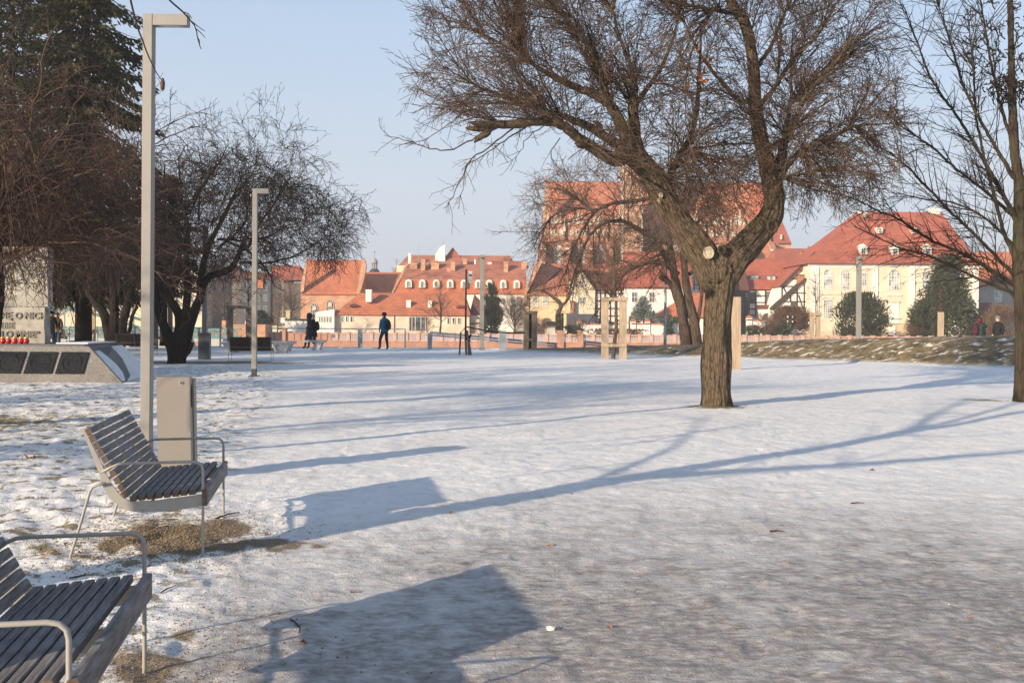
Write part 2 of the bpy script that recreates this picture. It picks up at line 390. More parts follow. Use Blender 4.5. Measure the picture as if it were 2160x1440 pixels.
# ------------------------------------------------------------------ ground
def lawn_edge(Y): return -1.75-0.20*(Y-5.0)
def crest(X): return np.interp(X, [-1, 1, 4.6, 9, 12.4, 19.5, 40], [0, 0.09, .26, .50, .80, 1.13, 1.3])
def foot(X): return np.interp(X, [-1, 1, 9.1, 12, 16.3, 25], [45.5, 45.2, 40.2, 37.6, 34.0, 29])
def height(X, Y):
    ed = lawn_edge(Y)+0.35*(fbm(X*.6, Y*.6, 2)-.5)
    lawn = sstep(0.25, -0.35, X-ed)*sstep(36, 28, Y)
    n1 = fbm(X*3.2, Y*3.2, 3, 1.5); n2 = fbm(X*9, Y*9, 3, 4.2); n0 = fbm(X*.45, Y*.45, 2, 8.)
    nb = fbm(X*1.4, Y*2.2, 3, 5.5)
    h = (n0-.5)*0.05+lawn*((n1-.5)*0.075+(n2-.5)*0.045+0.01)+(1-lawn)*((n1-.5)*0.022+(n2-.5)*0.020+(nb-.5)*.02)
    ft = foot(X); cr = crest(X)
    up = sstep(0, 3.6, Y-ft)*sstep(9.5, 4.2, Y-ft)
    b = cr*up
    rough_ = sstep(0.02, .2, b)
    h = h+b+rough_*((fbm(X*1.1, Y*2.0, 3, 2.2)-.5)*0.16)
    # earth mound around the foot of tree D, grassy island
    return h, lawn, np.clip(b*9, 0, 1)
def footprints(X, Y, h):
    rs = random.Random(77); h = h.copy()
    for w in range(5):   # a few people walking along the path, left and right shoe in turn
        x, y = rs.uniform(-1.2, 3.6), 3.0; hd = rs.uniform(-.22, .22)
        for k in range(26):
            hd += rs.gauss(0, .04); y += .62*math.cos(hd); x += .62*math.sin(hd); s = .09 if k % 2 else -.09
            cx, cy = x+s*math.cos(hd), y-s*math.sin(hd)
            m = (np.abs(X-cx) < .25) & (np.abs(Y-cy) < .3)
            if not m.any(): continue
            u = (X[m]-cx)*math.cos(hd)-(Y[m]-cy)*math.sin(hd); v = (X[m]-cx)*math.sin(hd)+(Y[m]-cy)*math.cos(hd)
            r = np.sqrt((u/.055)**2+(v/.145)**2); h[m] += -.006*sstep(1.15, .8, r)+.0025*np.exp(-((r-1.3)/.22)**2)
    return h
def hz(X, Y):
    h = height(np.array([float(X)]), np.array([float(Y)]))[0]; return float(h[0])
def ground():
    ny, nx = 560, 560
    y = 2.2*(52.0/2.2)**(np.arange(ny)/(ny-1)); u = np.linspace(-0.8, 0.8, nx)
    Y = np.repeat(y[:, None], nx, 1); X = u[None]*(Y+0.8)
    h, lawn, berm = height(X, Y)
    h = footprints(X, Y, h)
    V = np.stack([X, Y, h], -1).reshape(-1, 3)
    i = np.arange(ny-1)[:, None]*nx+np.arange(nx-1)[None]
    fa = np.stack([i, i+1, i+nx+1, i+nx], -1).reshape(-1, 4)
    me = np_mesh('snowy_ground', V, fa)
    me.polygons.foreach_set('use_smooth', np.ones(len(fa), dtype=bool))
        # bare gravel under the nearer wooden bench and by the cut-off one
    g = np.exp(-(((X+2.42)/0.40)**2+((Y-7.25)/0.55)**2)**1.1)*1.35
    g = np.maximum(g, 0.62*np.exp(-(((X+1.68)/0.25)**2+((Y-4.62)/0.5)**2)))
    g = np.maximum(g, 0.55*np.exp(-(((X+1.95)/0.7)**2+((Y-7.0)/0.32)**2)))
    g = np.clip(g+(fbm(X*5, Y*5, 4, 3.3)-.5)*1.9, 0, 1)*sstep(.12, .3, g)
    # bare grass: left lawn patches, strips beneath the far trees
    a = np.exp(-(((X+8.7)/2.6)**2+((Y-14.6)/1.9)**2))*0.85
    a2 = np.exp(-(((X+11.3)/4.0)**2+((Y-34.3)/1.1)**4))*1.5
    a3 = np.exp(-(((X+19)/6.0)**2+((Y-37)/2.4)**4))*1.0
    a4 = np.exp(-(((X-3.79)/.62)**2+((Y-18.2)/.45)**2))*1.1
    a5 = np.exp(-(((X-9.6)/.5)**2+((Y-20.2)/.3)**2))*1.0
    grass = np.clip(np.maximum.reduce([a, a2, a3, a4, a5])+lawn*0.0, 0, 1)
    dirt = sstep(12.5, 4.0, Y+0.35*np.maximum(0, X-2.5)+1.0*np.maximum(0, .2-X))*(1-lawn)
    dirt = np.maximum(dirt*1.0, 0.16*np.exp(-((X+2.2)/4.5)**2)*sstep(30, 16, Y)*(1-lawn))
    dirt = np.clip(np.maximum(dirt, 0.55*np.exp(-(((X+5)/3.5)**2+((Y-29.)/1.2)**2))), 0, 1)
    for nm, arr in (('lawn', lawn), ('berm', berm), ('gravel', g), ('grass', grass), ('dirt', dirt)):
        at = me.attributes.new(nm, 'FLOAT', 'POINT'); at.data.foreach_set('value', arr.reshape(-1).astype(np.float32))
    me.materials.append(snow_mat())
    return tag(link('ground', me), kind='structure')
def snow_mat():
    m, nt, N, L, b = newmat('snow')
    tc = N.new('ShaderNodeTexCoord'); geo = N.new('ShaderNodeNewGeometry')
    def noise(sc, det=5, st=(1, 1, 1), rough=.6):
        mp = N.new('ShaderNodeMapping'); mp.inputs[3].default_value = st; L.new(tc.outputs['Object'], mp.inputs[0])
        n = N.new('ShaderNodeTexNoise'); n.inputs['Scale'].default_value = sc; n.inputs['Detail'].default_value = det; n.inputs['Roughness'].default_value = rough
        L.new(mp.outputs[0], n.inputs[0]); return n.outputs[0]
    def attr(nm):
        a = N.new('ShaderNodeAttribute'); a.attribute_name = nm; return a.outputs['Fac']
    def math_(op, a, b_=None, clamp=False):
        x = N.new('ShaderNodeMath'); x.operation = op; x.use_clamp = clamp
        for i, q in enumerate((a, b_)):
            if q is None: continue
            if isinstance(q, (int, float)): x.inputs[i].default_value = q
            else: L.new(q, x.inputs[i])
        return x.outputs[0]
    def mix(f, a, c):
        x = N.new('ShaderNodeMix'); x.data_type = 'RGBA'
        if isinstance(f, (int, float)): x.inputs[0].default_value = f
        else: L.new(f, x.inputs[0])
        for i, q in ((6, a), (7, c)):
            if isinstance(q, tuple): x.inputs[i].default_value = (*q, 1)
            else: L.new(q, x.inputs[i])
        return x.outputs[2]
    nf = noise(15, 7, (.8, 1.25, 1), .68); nm = noise(4.2, 6, (1, 1, 1), .65); nl = noise(.55, 4)
    snow = ramp(N, L, nm, [(0.3, (0.66, 0.66, 0.67)), (0.5, (0.80, 0.795, 0.79)), (0.75, (0.88, 0.87, 0.86))])
    # trodden icy path
    ice = ramp(N, L, nf, [(0.32, (0.16, 0.142, 0.128)), (0.5, (0.285, 0.262, 0.25)), (0.68, (0.49, 0.465, 0.455))])
    k = math_('ADD', attr('dirt'), math_('MULTIPLY', math_('SUBTRACT', nl, 0.5), 0.9))
    k = math_('ADD', k, math_('MULTIPLY', math_('SUBTRACT', nm, 0.5), 1.5))
    kf = ramp(N, L, k, [(0.15, g3(0.04)), (0.5, g3(0.42)), (0.95, g3(0.97))])
    path = mix(kf, snow, ice)
    speck = ramp(N, L, noise(9, 7, (1, 1, 1), .75), [(0.64, g3(0)), (0.72, g3(0.5))])
    path = mix(speck, path, (0.25, 0.215, 0.17))
    # lawn: snow with grass showing in the dips
    gcol = ramp(N, L, noise(38, 4), [(0.35, (0.085, 0.07, 0.035)), (0.5, (0.20, 0.155, 0.075)), (0.7, (0.27, 0.20, 0.10))])
    lawnm = ramp(N, L, noise(4.6, 7, (1, 1, 1), .68), [(0.42, g3(0.9)), (0.47, g3(0))])
    c = mix(math_('MULTIPLY', lawnm, attr('lawn')), path, gcol)
    gr = math_('ADD', attr('grass'), math_('MULTIPLY', math_('SUBTRACT', noise(5, 6, (1, 1, 1), .7), 0.5), 2.2))
    c = mix(ramp(N, L, gr, [(0.48, g3(0)), (0.62, g3(0.95))]), c, gcol)
    # berm: streaks of snow left on brown grass
    turf = ramp(N, L, noise(2.2, 7, (1, 1, 1), .7), [(0.35, (0.055, 0.047, 0.022)), (0.5, (0.14, 0.105, 0.052)), (0.68, (0.23, 0.17, 0.085))])
    mp = N.new('ShaderNodeMapping'); mp.inputs[2].default_value = (0, 0, R(32)); mp.inputs[3].default_value = (1.0, 2.3, 2.0); L.new(tc.outputs['Object'], mp.inputs[0])
    bn = N.new('ShaderNodeTexNoise'); bn.inputs['Scale'].default_value = 2.3; bn.inputs['Detail'].default_value = 7; bn.inputs['Roughness'].default_value = .62; bn.inputs['Distortion'].default_value = .5
    L.new(mp.outputs[0], bn.inputs[0])
    bs = ramp(N, L, bn.outputs[0], [(0.55, g3(0)), (0.64, g3(0.8))])
    c = mix(attr('berm'), c, mix(bs, turf, snow))
    grv = ramp(N, L, noise(70, 4, (1, 1, 1), .8), [(0.35, (0.08, 0.06, 0.043)), (0.5, (0.21, 0.162, 0.115)), (0.7, (0.34, 0.28, 0.21))])
    c = mix(ramp(N, L, attr('gravel'), [(0.35, g3(0)), (0.55, g3(1))]), c, grv)
    L.new(c, b.inputs['Base Color'])
    b.inputs['Roughness'].default_value = 0.62; b.inputs['Specular IOR Level'].default_value = 0.25
    h = math_('ADD', math_('MULTIPLY', nf, 0.35), math_('ADD', math_('MULTIPLY', nm, 0.6), math_('MULTIPLY', noise(90, 3), 0.14)))
    bp = N.new('ShaderNodeBump'); bp.inputs['Strength'].default_value = 0.85; bp.inputs['Distance'].default_value = 0.05
    L.new(h, bp.inputs['Height']); L.new(bp.outputs[0], b.inputs['Normal'])
    return m
ground()
m_snow = bpy.data.materials['snow']
g_ = MB()   # the same snow beyond the modelled fan, and the quay block down to the water
g_.add([(-300, -120, -.12), (300, -120, -.12), (300, 51.9, -.12), (-300, 51.9, -.12)], [(0, 1, 2, 3)])
tag(g_.build('snow_field', m_snow), kind='structure')
q_ = MB().box(-300, 300, 51.4, 52.4, -5.5, 0.035)
tag(q_.build('quay_edge', M('quay_snow', (0.70, 0.70, 0.71), var=.06, bump=.01)), kind='structure')
m_water, nt, N, L, b = newmat('river_water')
b.inputs['Base Color'].default_value = (0.03, 0.045, 0.045, 1); b.inputs['Roughness'].default_value = 0.08
nz = N.new('ShaderNodeTexNoise'); nz.inputs['Scale'].default_value = 0.8; nz.inputs['Detail'].default_value = 4
bp = N.new('ShaderNodeBump'); bp.inputs['Distance'].default_value = 0.08; L.new(nz.outputs[0], bp.inputs['Height']); L.new(bp.outputs[0], b.inputs['Normal'])
tag(MB().add([(-410, 50, -4.6), (410, 50, -4.6), (410, 152, -4.6), (-410, 152, -4.6)], [(0, 1, 2, 3)]).build('river', m_water), kind='structure')
m_isl = M('frosted_lawn', (0.20, 0.17, 0.12), rough=.95, var=.4, scale=.15, tint=(0.6, 0.6, 0.62), var2=.3, scale2=.05)
IZ = -1.0
tag(MB().add([(-410, 151, IZ), (410, 151, IZ), (410, 550, IZ), (-410, 550, IZ)], [(0, 1, 2, 3)]).build('far_bank', m_isl), kind='structure')
# ------------------------------------------------------------------ far buildings
class Bd:
    """a building whose front stands at distance Y; widths and heights measured on the photograph at that distance"""
    def __init__(s, name, label, cat, cx, Y, group=None):
        s.Y = Y; s.h = HY+ROLL*(cx-CX); s.cx = cx
        s.root = empty(name, (s.X(cx), Y, IZ), label, cat, group)
    def X(s, px, Y=None):
        Y = Y or s.Y; c = (s.cx-CX)+(px-s.cx); return c*Y/F
    def Z(s, py, Y=None): return EYE+(s.h-py)*(Y or s.Y)/F
    def wall(s, x0, x1, y0, y1, depth, mat, dy=0, name='wall', base=None, parent=None):
        z0 = IZ if y1 is None else s.Z(y1, s.Y+dy)
        return MB().box(s.X(x0, s.Y+dy), s.X(x1, s.Y+dy), s.Y+dy, s.Y+dy+depth, z0, s.Z(y0, s.Y+dy)).build(name, mat, parent or s.root)
    def poly(s, pts, depth, mat, dy=0, name='wall', parent=None):
        p = [(s.X(a, s.Y+dy), s.Z(b, s.Y+dy)) for a, b in pts]
        ar = sum(p[i][0]*p[(i+1) % len(p)][1]-p[(i+1) % len(p)][0]*p[i][1] for i in range(len(p)))
        if ar < 0: p = p[::-1]
        return MB().prism(p, s.Y+dy, s.Y+dy+depth).build(name, mat, parent or s.root)
    def roof(s, x0, x1, ye, r0, r1, yr, depth, mat, over=0.5, name='roof', dy=0, flare=None, parent=None):
        """eave from x0 to x1 at height ye, ridge from r0 to r1 at height yr, depth metres deep"""
        Ya = s.Y+dy-over; Yb = s.Y+dy+depth+over; Yr = (Ya+Yb)/2
        ze = s.Z(ye, Ya); zr = s.Z(yr, Yr)
        A = s.X(x0, Ya); B_ = s.X(x1, Ya); C = s.X(r0, Yr); D = s.X(r1, Yr)
        m = MB(); t = .22
        v = [(A, Ya, ze), (B_, Ya, ze), (B_, Yb, ze), (A, Yb, ze), (C, Yr, zr), (D, Yr, zr),
             (A, Ya, ze-t), (B_, Ya, ze-t), (B_, Yb, ze-t), (A, Yb, ze-t)]
        f = [(0, 1, 5, 4), (2, 3, 4, 5), (1, 2, 5), (3, 0, 4), (0, 6, 7, 1), (1, 7, 8, 2), (2, 8, 9, 3), (3, 9, 6, 0), (6, 9, 8, 7)]
        if flare:
            fx, fy, k = flare   # kick at fraction k of the slope pulled inward-down
            def mid(p, q): return tuple(p[i]+(q[i]-p[i])*k for i in range(2))+(p[2]+(q[2]-p[2])*k*fy,)
            q = [mid(v[0], v[4]), mid(v[1], v[5]), mid(v[2], v[5]), mid(v[3], v[4])]
            v += q
            f = [(0, 1, 11, 10), (10, 11, 5, 4), (2, 3, 13, 12), (12, 13, 4, 5), (1, 2, 12, 11), (11, 12, 5), (3, 0, 10, 13), (13, 10, 4),
                 (0, 6, 7, 1), (1, 7, 8, 2), (2, 8, 9, 3), (3, 9, 6, 0), (6, 9, 8, 7)]
        m.add(v, f)
        return m.build(name, mat, parent or s.root)
    def win(s, cx, y0, y1, w, style='cross', frame=None, glass=None, arch=False, dy=0, cols=2, rows=3, name='window', pointed=False):
        Y = s.Y+dy; x0 = s.X(cx-w/2, Y); x1 = s.X(cx+w/2, Y); z0 = s.Z(y1, Y); z1 = s.Z(y0, Y); xc = (x0+x1)/2; hw = (x1-x0)/2
        fr = frame or m_frame; gl = glass or m_pane
        def outline(e):
            a = hw+e
            if pointed:
                zs = z1-(x1-x0)*0.95
                l = [(xc-a, z0-e), (xc+a, z0-e), (xc+a, zs)]
                l += [(xc+a*math.cos(t)**1.0*1.0, zs+(z1+e-zs)*math.sin(t)**.8) for t in (R(22), R(42), R(62), R(80))]
                l += [(xc, z1+e)]
                l += [(xc-a*math.cos(t), zs+(z1+e-zs)*math.sin(t)**.8) for t in (R(80), R(62), R(42), R(22))]
                return l+[(xc-a, zs)]
            if arch:
                return [(xc-a, z0-e), (xc+a, z0-e)]+arc(xc, z1-hw, a, 0, 180, 8)
            return [(xc-a, z0-e), (xc+a, z0-e), (xc+a, z1+e), (xc-a, z1+e)]
        e = 0.09 if hw < 1.2 else 0.18
        o, i = outline(e), outline(0)
        m = MB(); n = len(o); yo, yi = Y-0.10, Y-0.004
        m.add([(x, yo, z) for x, z in o]+[(x, yo, z) for x, z in i]+[(x, yi, z) for x, z in o]+[(x, yi, z) for x, z in i],
              sum([[(k, (k+1) % n, (k+1) % n+n, k+n), (k, k+2*n, (k+1) % n+2*n, (k+1) % n), (k+n, (k+1) % n+n, (k+1) % n+3*n, k+3*n)] for k in range(n)], []))
        bw = min(0.09, hw*0.16)
        zt = z1-(hw if arch else (hw*.9 if pointed else 0))*0.35
        for c in range(1, cols):
            x = x0+(x1-x0)*c/cols; m.box(x-bw/2, x+bw/2, Y-.07, Y-.012, z0, zt if abs(x-xc) > hw*.2 else z1)
        for r_ in range(1, rows):
            z = z0+(z1-z0)*r_/rows; m.box(x0, x1, Y-.065, Y-.014, z-bw/2, z+bw/2)
        wo_ = m.build(name, fr, s.root)
        MB().prism(i, Y-0.03, Y-0.016).build('pane', gl, wo_)
        return wo_
    def chimney(s, x0, x1, y0, y1, mat, dy=3, d=1.0, parent=None, pots=False):
        Y = s.Y+dy; m = MB(); a, b_ = s.X(x0, Y), s.X(x1, Y); zt = s.Z(y0, Y)
        m.box(a, b_, Y, Y+d, s.Z(y1, Y), zt)
        m.box(a-.08, b_+.08, Y-.08, Y+d+.08, zt-.3, zt-.12)
        if pots:
            k = max(2, int((b_-a)/.35))
            for i in range(k):
                x = a+(b_-a)*(i+.5)/k; m.box(x-.08, x+.08, Y+.1, Y+d-.1, zt, zt+.22)
            m.box(a-.05, b_+.05, Y-.05, Y+d+.05, zt+.22, zt+.3)
        return m.build('chimney', mat, parent or s.root)
    def beam(s, a, b_, w=0.22, dy=-0.06, mat=None, name='timber_beam'):
        Y = s.Y+dy; p = (s.X(a[0], Y), Y, s.Z(a[1], Y)); q = (s.X(b_[0], Y), Y, s.Z(b_[1], Y))
        return MB().beam(p, q, w if abs(p[0]-q[0]) < abs(p[2]-q[2]) else .09, .09 if abs(p[0]-q[0]) < abs(p[2]-q[2]) else w, up=(0, 1, 0) if False else (0, 0, 1)).build(name, mat or m_timber, s.root) if False else s._fb(p, q, w, mat or m_timber, name)
    def _fb(s, p, q, w, mat, name):
        p = Vector(p); q = Vector(q); d = (q-p).normalized(); n = Vector((-d.z, 0, d.x))*w/2; t = Vector((0, .06, 0))
        return MB().hull([p-n-t, p+n-t, p+n+t, p-n+t], [q-n-t, q+n-t, q+n+t, q-n+t]).build(name, mat, s.root)
    def box(s, x0, x1, y0, y1, d, mat, name, dy=-.1, parent=None):
        Y = s.Y+dy
        return MB().box(s.X(x0, Y), s.X(x1, Y), Y, Y+d, s.Z(y1, Y), s.Z(y0, Y)).build(name, mat, parent or s.root)

# 1 --- the yellow palace
b = Bd('palace', 'large yellow palace with arched windows, white pilasters and a tall hipped red roof', 'building', 1886, 180)
b.wall(1709, 2064, 556, None, 16, m_yellow)
b.roof(1702, 2071, 554, 1807, 1984, 447, 17, m_roof_red, over=0.9, flare=(1, 0.80, 0.24))
b.box(1705, 2068, 554.5, 561, .35, m_white, 'cornice', dy=-.25)
for x0, x1 in ((1709, 1727), (1840, 1852), (1918.5, 1930), (2052, 2064)):
    b.box(x0, x1, 561.3, 715, .22, m_white, 'pilaster', dy=-.18)
b.box(1727.5, 1839, 561.3, 566, .1, m_white, 'frieze'); b.box(1930.5, 2051.5, 561.3, 566, .1, m_white, 'frieze')
b.box(1727.5, 1839, 621, 623, .1, m_stone, 'string_course'); b.box(1930.5, 2051.5, 621, 623, .1, m_stone, 'string_course')
for x in (1746, 1782, 1818, 1954, 1990, 2026): b.win(x, 569, 610, 17, arch=True, cols=4, rows=6, glass=m_pane_l)
b.win(1885.5, 568, 610, 22, arch=True, cols=4, rows=6, glass=m_pane_l)
for x in (1746, 1782, 1818, 1954, 1990, 2026):
    b.win(x, 634, 671, 17, cols=4, rows=7, glass=m_pane_l); b.box(x-11, x+11, 627, 629.5, .2, m_white, 'window_hood', dy=-.2)
b.box(1872.5, 1898.5, 635, 638, .25, m_stone, 'door_frame', dy=-.22); b.box(1874, 1897, 638.3, 682, .08, m_white, 'door', dy=-.1)
b.box(1869, 1902, 621, 624, .2, m_white, 'door_hood', dy=-.2)
b.box(1864, 1904, 672, 674.2, .06, m_copper, 'green_rail', dy=-2.2)
b.box(1853, 1917, 683, 712, 2.2, m_ochre, 'terrace', dy=-2.4)
b.box(1875, 1889, 688, 712, .2, m_white, 'cellar_door', dy=-2.55)
for k in range(7):
    b.box(1917.5+k*4, 1921.2+k*4, 684+k*4, 714, 2.0, m_stone, 'step', dy=-2.3)
for cx in (1820.5, 1887, 1956):   # lower dormers
    d = b.box(cx-8, cx+8, 520, 541, 3.2, m_white, 'dormer', dy=1.0)
    b.win(cx, 524, 540, 8, dy=.98, cols=2, rows=3)
    b.poly([(cx-10, 521), (cx+10, 521), (cx, 514)], 3.4, m_white, dy=.8, name='dormer_gable', parent=d)
for cx in (1855, 1928.5):
    b.box(cx-6, cx+6, 480, 492, 2.5, m_white, 'dormer', dy=4.2); b.win(cx, 482, 490.5, 5, dy=4.18, cols=2, rows=2)
b.box(1819, 1826, 451, 458, .4, m_pane_l, 'skylight', dy=6.6)
b.chimney(1809, 1828, 445, 455, m_white, dy=8.2, d=1.0); b.chimney(1962, 1982, 438, 455, m_white, dy=8.2, d=1.0)
MB().cyl((0,0,1),(0,0,2), .04, .04, 6) if False else None

# 2 --- house right of the palace
b = Bd('town_house', 'grey plastered house with an orange roof at the right edge beyond the palace', 'building', 2125, 216)
b.wall(2072, 2230, 600, None, 12, m_greyw)
b.roof(2066, 2240, 600, 2056, 2240, 531, 12, m_roof)
b.poly([(2085, 600), (2108, 566), (2135, 600)], 3, m_roof_dark, dy=-.9, name='gable_roof')
for x in (2105, 2146, 2190): b.win(x, 614, 636, 14, cols=2, rows=3, glass=m_pane_l)
for x in (2105, 2146): b.win(x, 657, 676, 14, cols=2, rows=3, glass=m_pane_l)
b = Bd('annex', 'low brown tiled annex between the dark spruce and the grey house', 'building', 2075, 206)
b.wall(2060, 2092, 668, None, 5, m_ochre); b.roof(2056, 2095, 668, 2060, 2092, 638, 6, m_roof_dark)

# 3 --- half-timbered house
b = Bd('half_timbered_house', 'white half-timbered house with a red roof and skylights left of the palace', 'building', 1640, 192)
b.wall(1556, 1655, 609, None, 9, m_white)
b.roof(1546, 1656, 608, 1566, 1690, 546, 12, m_roof_red, over=.6)
b.roof(1538, 1580, 611, 1540, 1572, 574, 5, m_roof_dark, over=.8, dy=-2.2)
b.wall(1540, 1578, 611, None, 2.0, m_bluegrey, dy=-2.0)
for cx in (1590.5, 1626, 1657): 
    m_ = b.box(cx-10, cx+10, 581, 591.5, .3, m_frame_d, 'skylight', dy=1.3)
    for q in (-4.7, 4.7): b.box(cx+q-4, cx+q+4, 582.5, 590, .1, m_pane_l, 'pane', dy=1.22, parent=m_)
for y in (612, 624, 638, 652, 665): b.beam((1579, y), (1650, y), .2)
for x in (1580, 1594, 1614, 1630, 1650): b.beam((x, 611), (x, 668), .2)
for y in (622, 636, 650, 664, 678, 690): b.beam((1541, y), (1577, y), .18, dy=-2.07)
for x in (1543, 1552, 1562, 1571, 1577): b.beam((x, 611), (x, 700), .18, dy=-2.07)
for x, y0, y1 in ((1586, 618, 640), (1622, 616, 641)): b.win(x, y0, y1, 11, frame=m_frame_d, cols=2, rows=2, glass=m_pane, dy=-.03)
b.poly([(1597, 652), (1602, 643), (1640, 643), (1646, 652)], 2.5, m_roof_dark, dy=-2.2, name='porch_roof')
b.wall(1600, 1640, 652, None, 1.8, m_white, dy=-2.0, name='porch')
b.poly([(1608, 675)]+[(1619+11*math.cos(R(t)), 669-9*math.sin(R(t))) for t in range(180, -1, -30)]+[(1630, 675)], .1, m_frame_d, dy=-2.1, name='porch_arch')
b.chimney(1672, 1682, 548, 574, m_brick_r, dy=3.0, d=1.2, pots=True); b.chimney(1689, 1709, 533, 565, m_brick_r, dy=3.0, d=1.2, pots=True)
b = Bd('half_timbered_gable', 'white half-timbered gable with slanting black rafters beside the palace wall', 'building', 1682, 185)
b.poly([(1634, 652), (1648, 603), (1717, 533), (1722, 533), (1722, 712), (1634, 712)], 9, m_white)
b.poly([(1645, 604), (1717, 531), (1725, 529), (1725, 536), (1720, 539), (1649, 607)], 9.6, m_roof_red, dy=-.5, name='roof')
b.poly([(1634, 651), (1700, 590), (1700, 712), (1634, 712)], 2.4, m_white, dy=-2.4, name='lower_wall')
b.poly([(1631, 650), (1700, 586), (1702, 590), (1634, 654)], 3.0, m_timber, dy=-2.8, name='barge_board')
b.wall(1700.5, 1709, 588, None, 2.4, m_ochre, dy=-2.4, name='lower_wall')
b.beam((1646, 605), (1719, 532), .42, dy=-.55)
for y, x0 in ((557, 1697), (571, 1683), (588, 1665), (604, 1650)): b.beam((x0, y), (1708, y), .2)
for x, y0 in ((1649, 604), (1681, 574), (1696, 559)): b.beam((x, y0), (x, 640 if x < 1660 else 606), .2)
b.beam((1652, 606), (1661, 624), .2); b.beam((1696, 572), (1706, 585), .2)
for y, x0 in ((618, 1672), (636, 1652), (650, 1637)): b.beam((x0, y), (1699, y), .2, dy=-2.46)
for x, y0, y1 in ((1667, 622, 636), (1681, 609, 650), (1696, 596, 700), (1637, 650, 690), (1657, 650, 690), (1676, 650, 690)): b.beam((x, y0), (x, y1), .2, dy=-2.46)
b.beam((1684, 622), (1693, 649), .2, dy=-2.46)
b.win(1674.5, 637.5, 648.5, 12, frame=m_frame_d, dy=-2.43, cols=1, rows=1, glass=m_bluegrey)
b.chimney(1684, 1705, 582, 606, m_brick_r, dy=-1.6, d=1.0, pots=True)
b = Bd('tiled_house', 'plain red roof rising between the church end and the palace', 'building', 1680, 236)
b.wall(1635, 1740, 548, None, 9, m_cream); b.roof(1632, 1745, 548, 1634, 1738, 524, 9, m_roof_red)
b.chimney(1705, 1714, 519, 528, m_brick_r, dy=5)

# 4 --- white house, turret, small hipped house
b = Bd('white_house', 'white plastered house with an arched gateway right of the staked sapling', 'building', 1365, 175)
b.wall(1318, 1455, 604, None, 9, m_white); b.roof(1312, 1460, 604, 1318, 1456, 531, 11, m_roof_red, over=.6)
for x in (1338, 1375): b.win(x, 617, 637, 10, cols=2, rows=2, glass=m_pane)
for x in (1340, 1384): b.box(x-4, x+4, 578, 586, .3, m_pane, 'skylight', dy=2.2)
b.poly([(1326, 700)]+[(1334+8*math.cos(R(t)), 673-9*math.sin(R(t))) for t in range(180, -1, -30)]+[(1342, 700)], .1, m_bluegrey, dy=-.1, name='gateway')
b = Bd('stair_turret', 'tall white turret with black timber braces behind the forked dark tree', 'building', 1470, 184)
b.wall(1452, 1489, 540, None, 6, m_white); b.roof(1450, 1491, 541, 1458, 1482, 515, 6, m_roof_red)
for y in (545, 563, 583, 600): b.beam((1463, y), (1489, y), .2)
for x in (1464, 1475, 1487): b.beam((x, 545), (x, 612), .2)
b.beam((1465, 583), (1474, 600), .2); b.beam((1476, 600), (1486, 583), .2)
b = Bd('small_hipped_house', 'small white house with a steep orange hipped roof behind the forked dark tree', 'building', 1450, 169)
b.wall(1390, 1520, 667, None, 7, m_white); b.roof(1383, 1526, 667, 1462, 1500, 617, 8, m_roof, over=.5)
b.box(1394, 1412, 675, 683, .1, m_pane, 'window', dy=-.1); b.box(1386, 1420, 684, 686.5, .8, m_roof, 'ledge', dy=-.8)

# 5 --- gabled cream house
b = Bd('gabled_house', 'cream gabled house with a black timbered side wall and dark roof', 'building', 1240, 176)
b.poly([(1203, 712), (1203, 592), (1225, 571), (1255, 611), (1255, 712)], 9, m_cream)
b.wall(1256, 1320, 612, None, 6, m_white, dy=.6, name='side_wall')
b.poly([(1223, 567), (1228, 567), (1322, 578), (1322, 612), (1257, 614)], 8, m_roof_dark, dy=.3, name='roof')
b.beam((1226, 569), (1257, 612), .3, dy=-.2, mat=m_timber, name='barge_board'); b.beam((1224, 570), (1202, 593), .3, dy=-.2, name='barge_board')
for y in (618, 634, 650, 666, 680): b.beam((1257, y), (1319, y), .2, dy=.54)
for x in (1257, 1266, 1276, 1287, 1298, 1309, 1318): b.beam((x, 613), (x, 700), .2, dy=.54)
b.win(1225.5, 628, 641, 12, cols=4, rows=1); b.win(1226, 594, 601, 12, cols=2, rows=1, glass=m_pane_l)
b.chimney(1203.5, 1210, 634, 662, m_brick_r, dy=-.9, d=.8)
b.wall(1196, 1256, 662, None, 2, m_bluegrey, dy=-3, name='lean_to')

# 6 --- low yellowish house
b = Bd('yellow_cottage', 'low yellowish house with a long orange roof behind the gnarled ivy tree', 'building', 1150, 183)
b.wall(1108, 1205, 619, None, 8, m_ochre); b.roof(1106, 1330, 620, 1128, 1330, 556, 10, m_roof_old, over=.5)
for x in (1129, 1150): b.win(x, 626, 645, 10, cols=2, rows=3, glass=m_pane_l)
b.poly([(1103, 640), (1107, 610), (1139, 545), (1143, 552), (1111, 618), (1109, 645)], 6, m_brick, dy=-.6, name='gable_parapet')
b.poly([(1144, 690), (1144, 678)]+[(1154+10*math.cos(R(t)), 678-8*math.sin(R(t))) for t in range(150, -1, -30)]+[(1164, 690)], .1, m_brownw, dy=-.1, name='doorway')

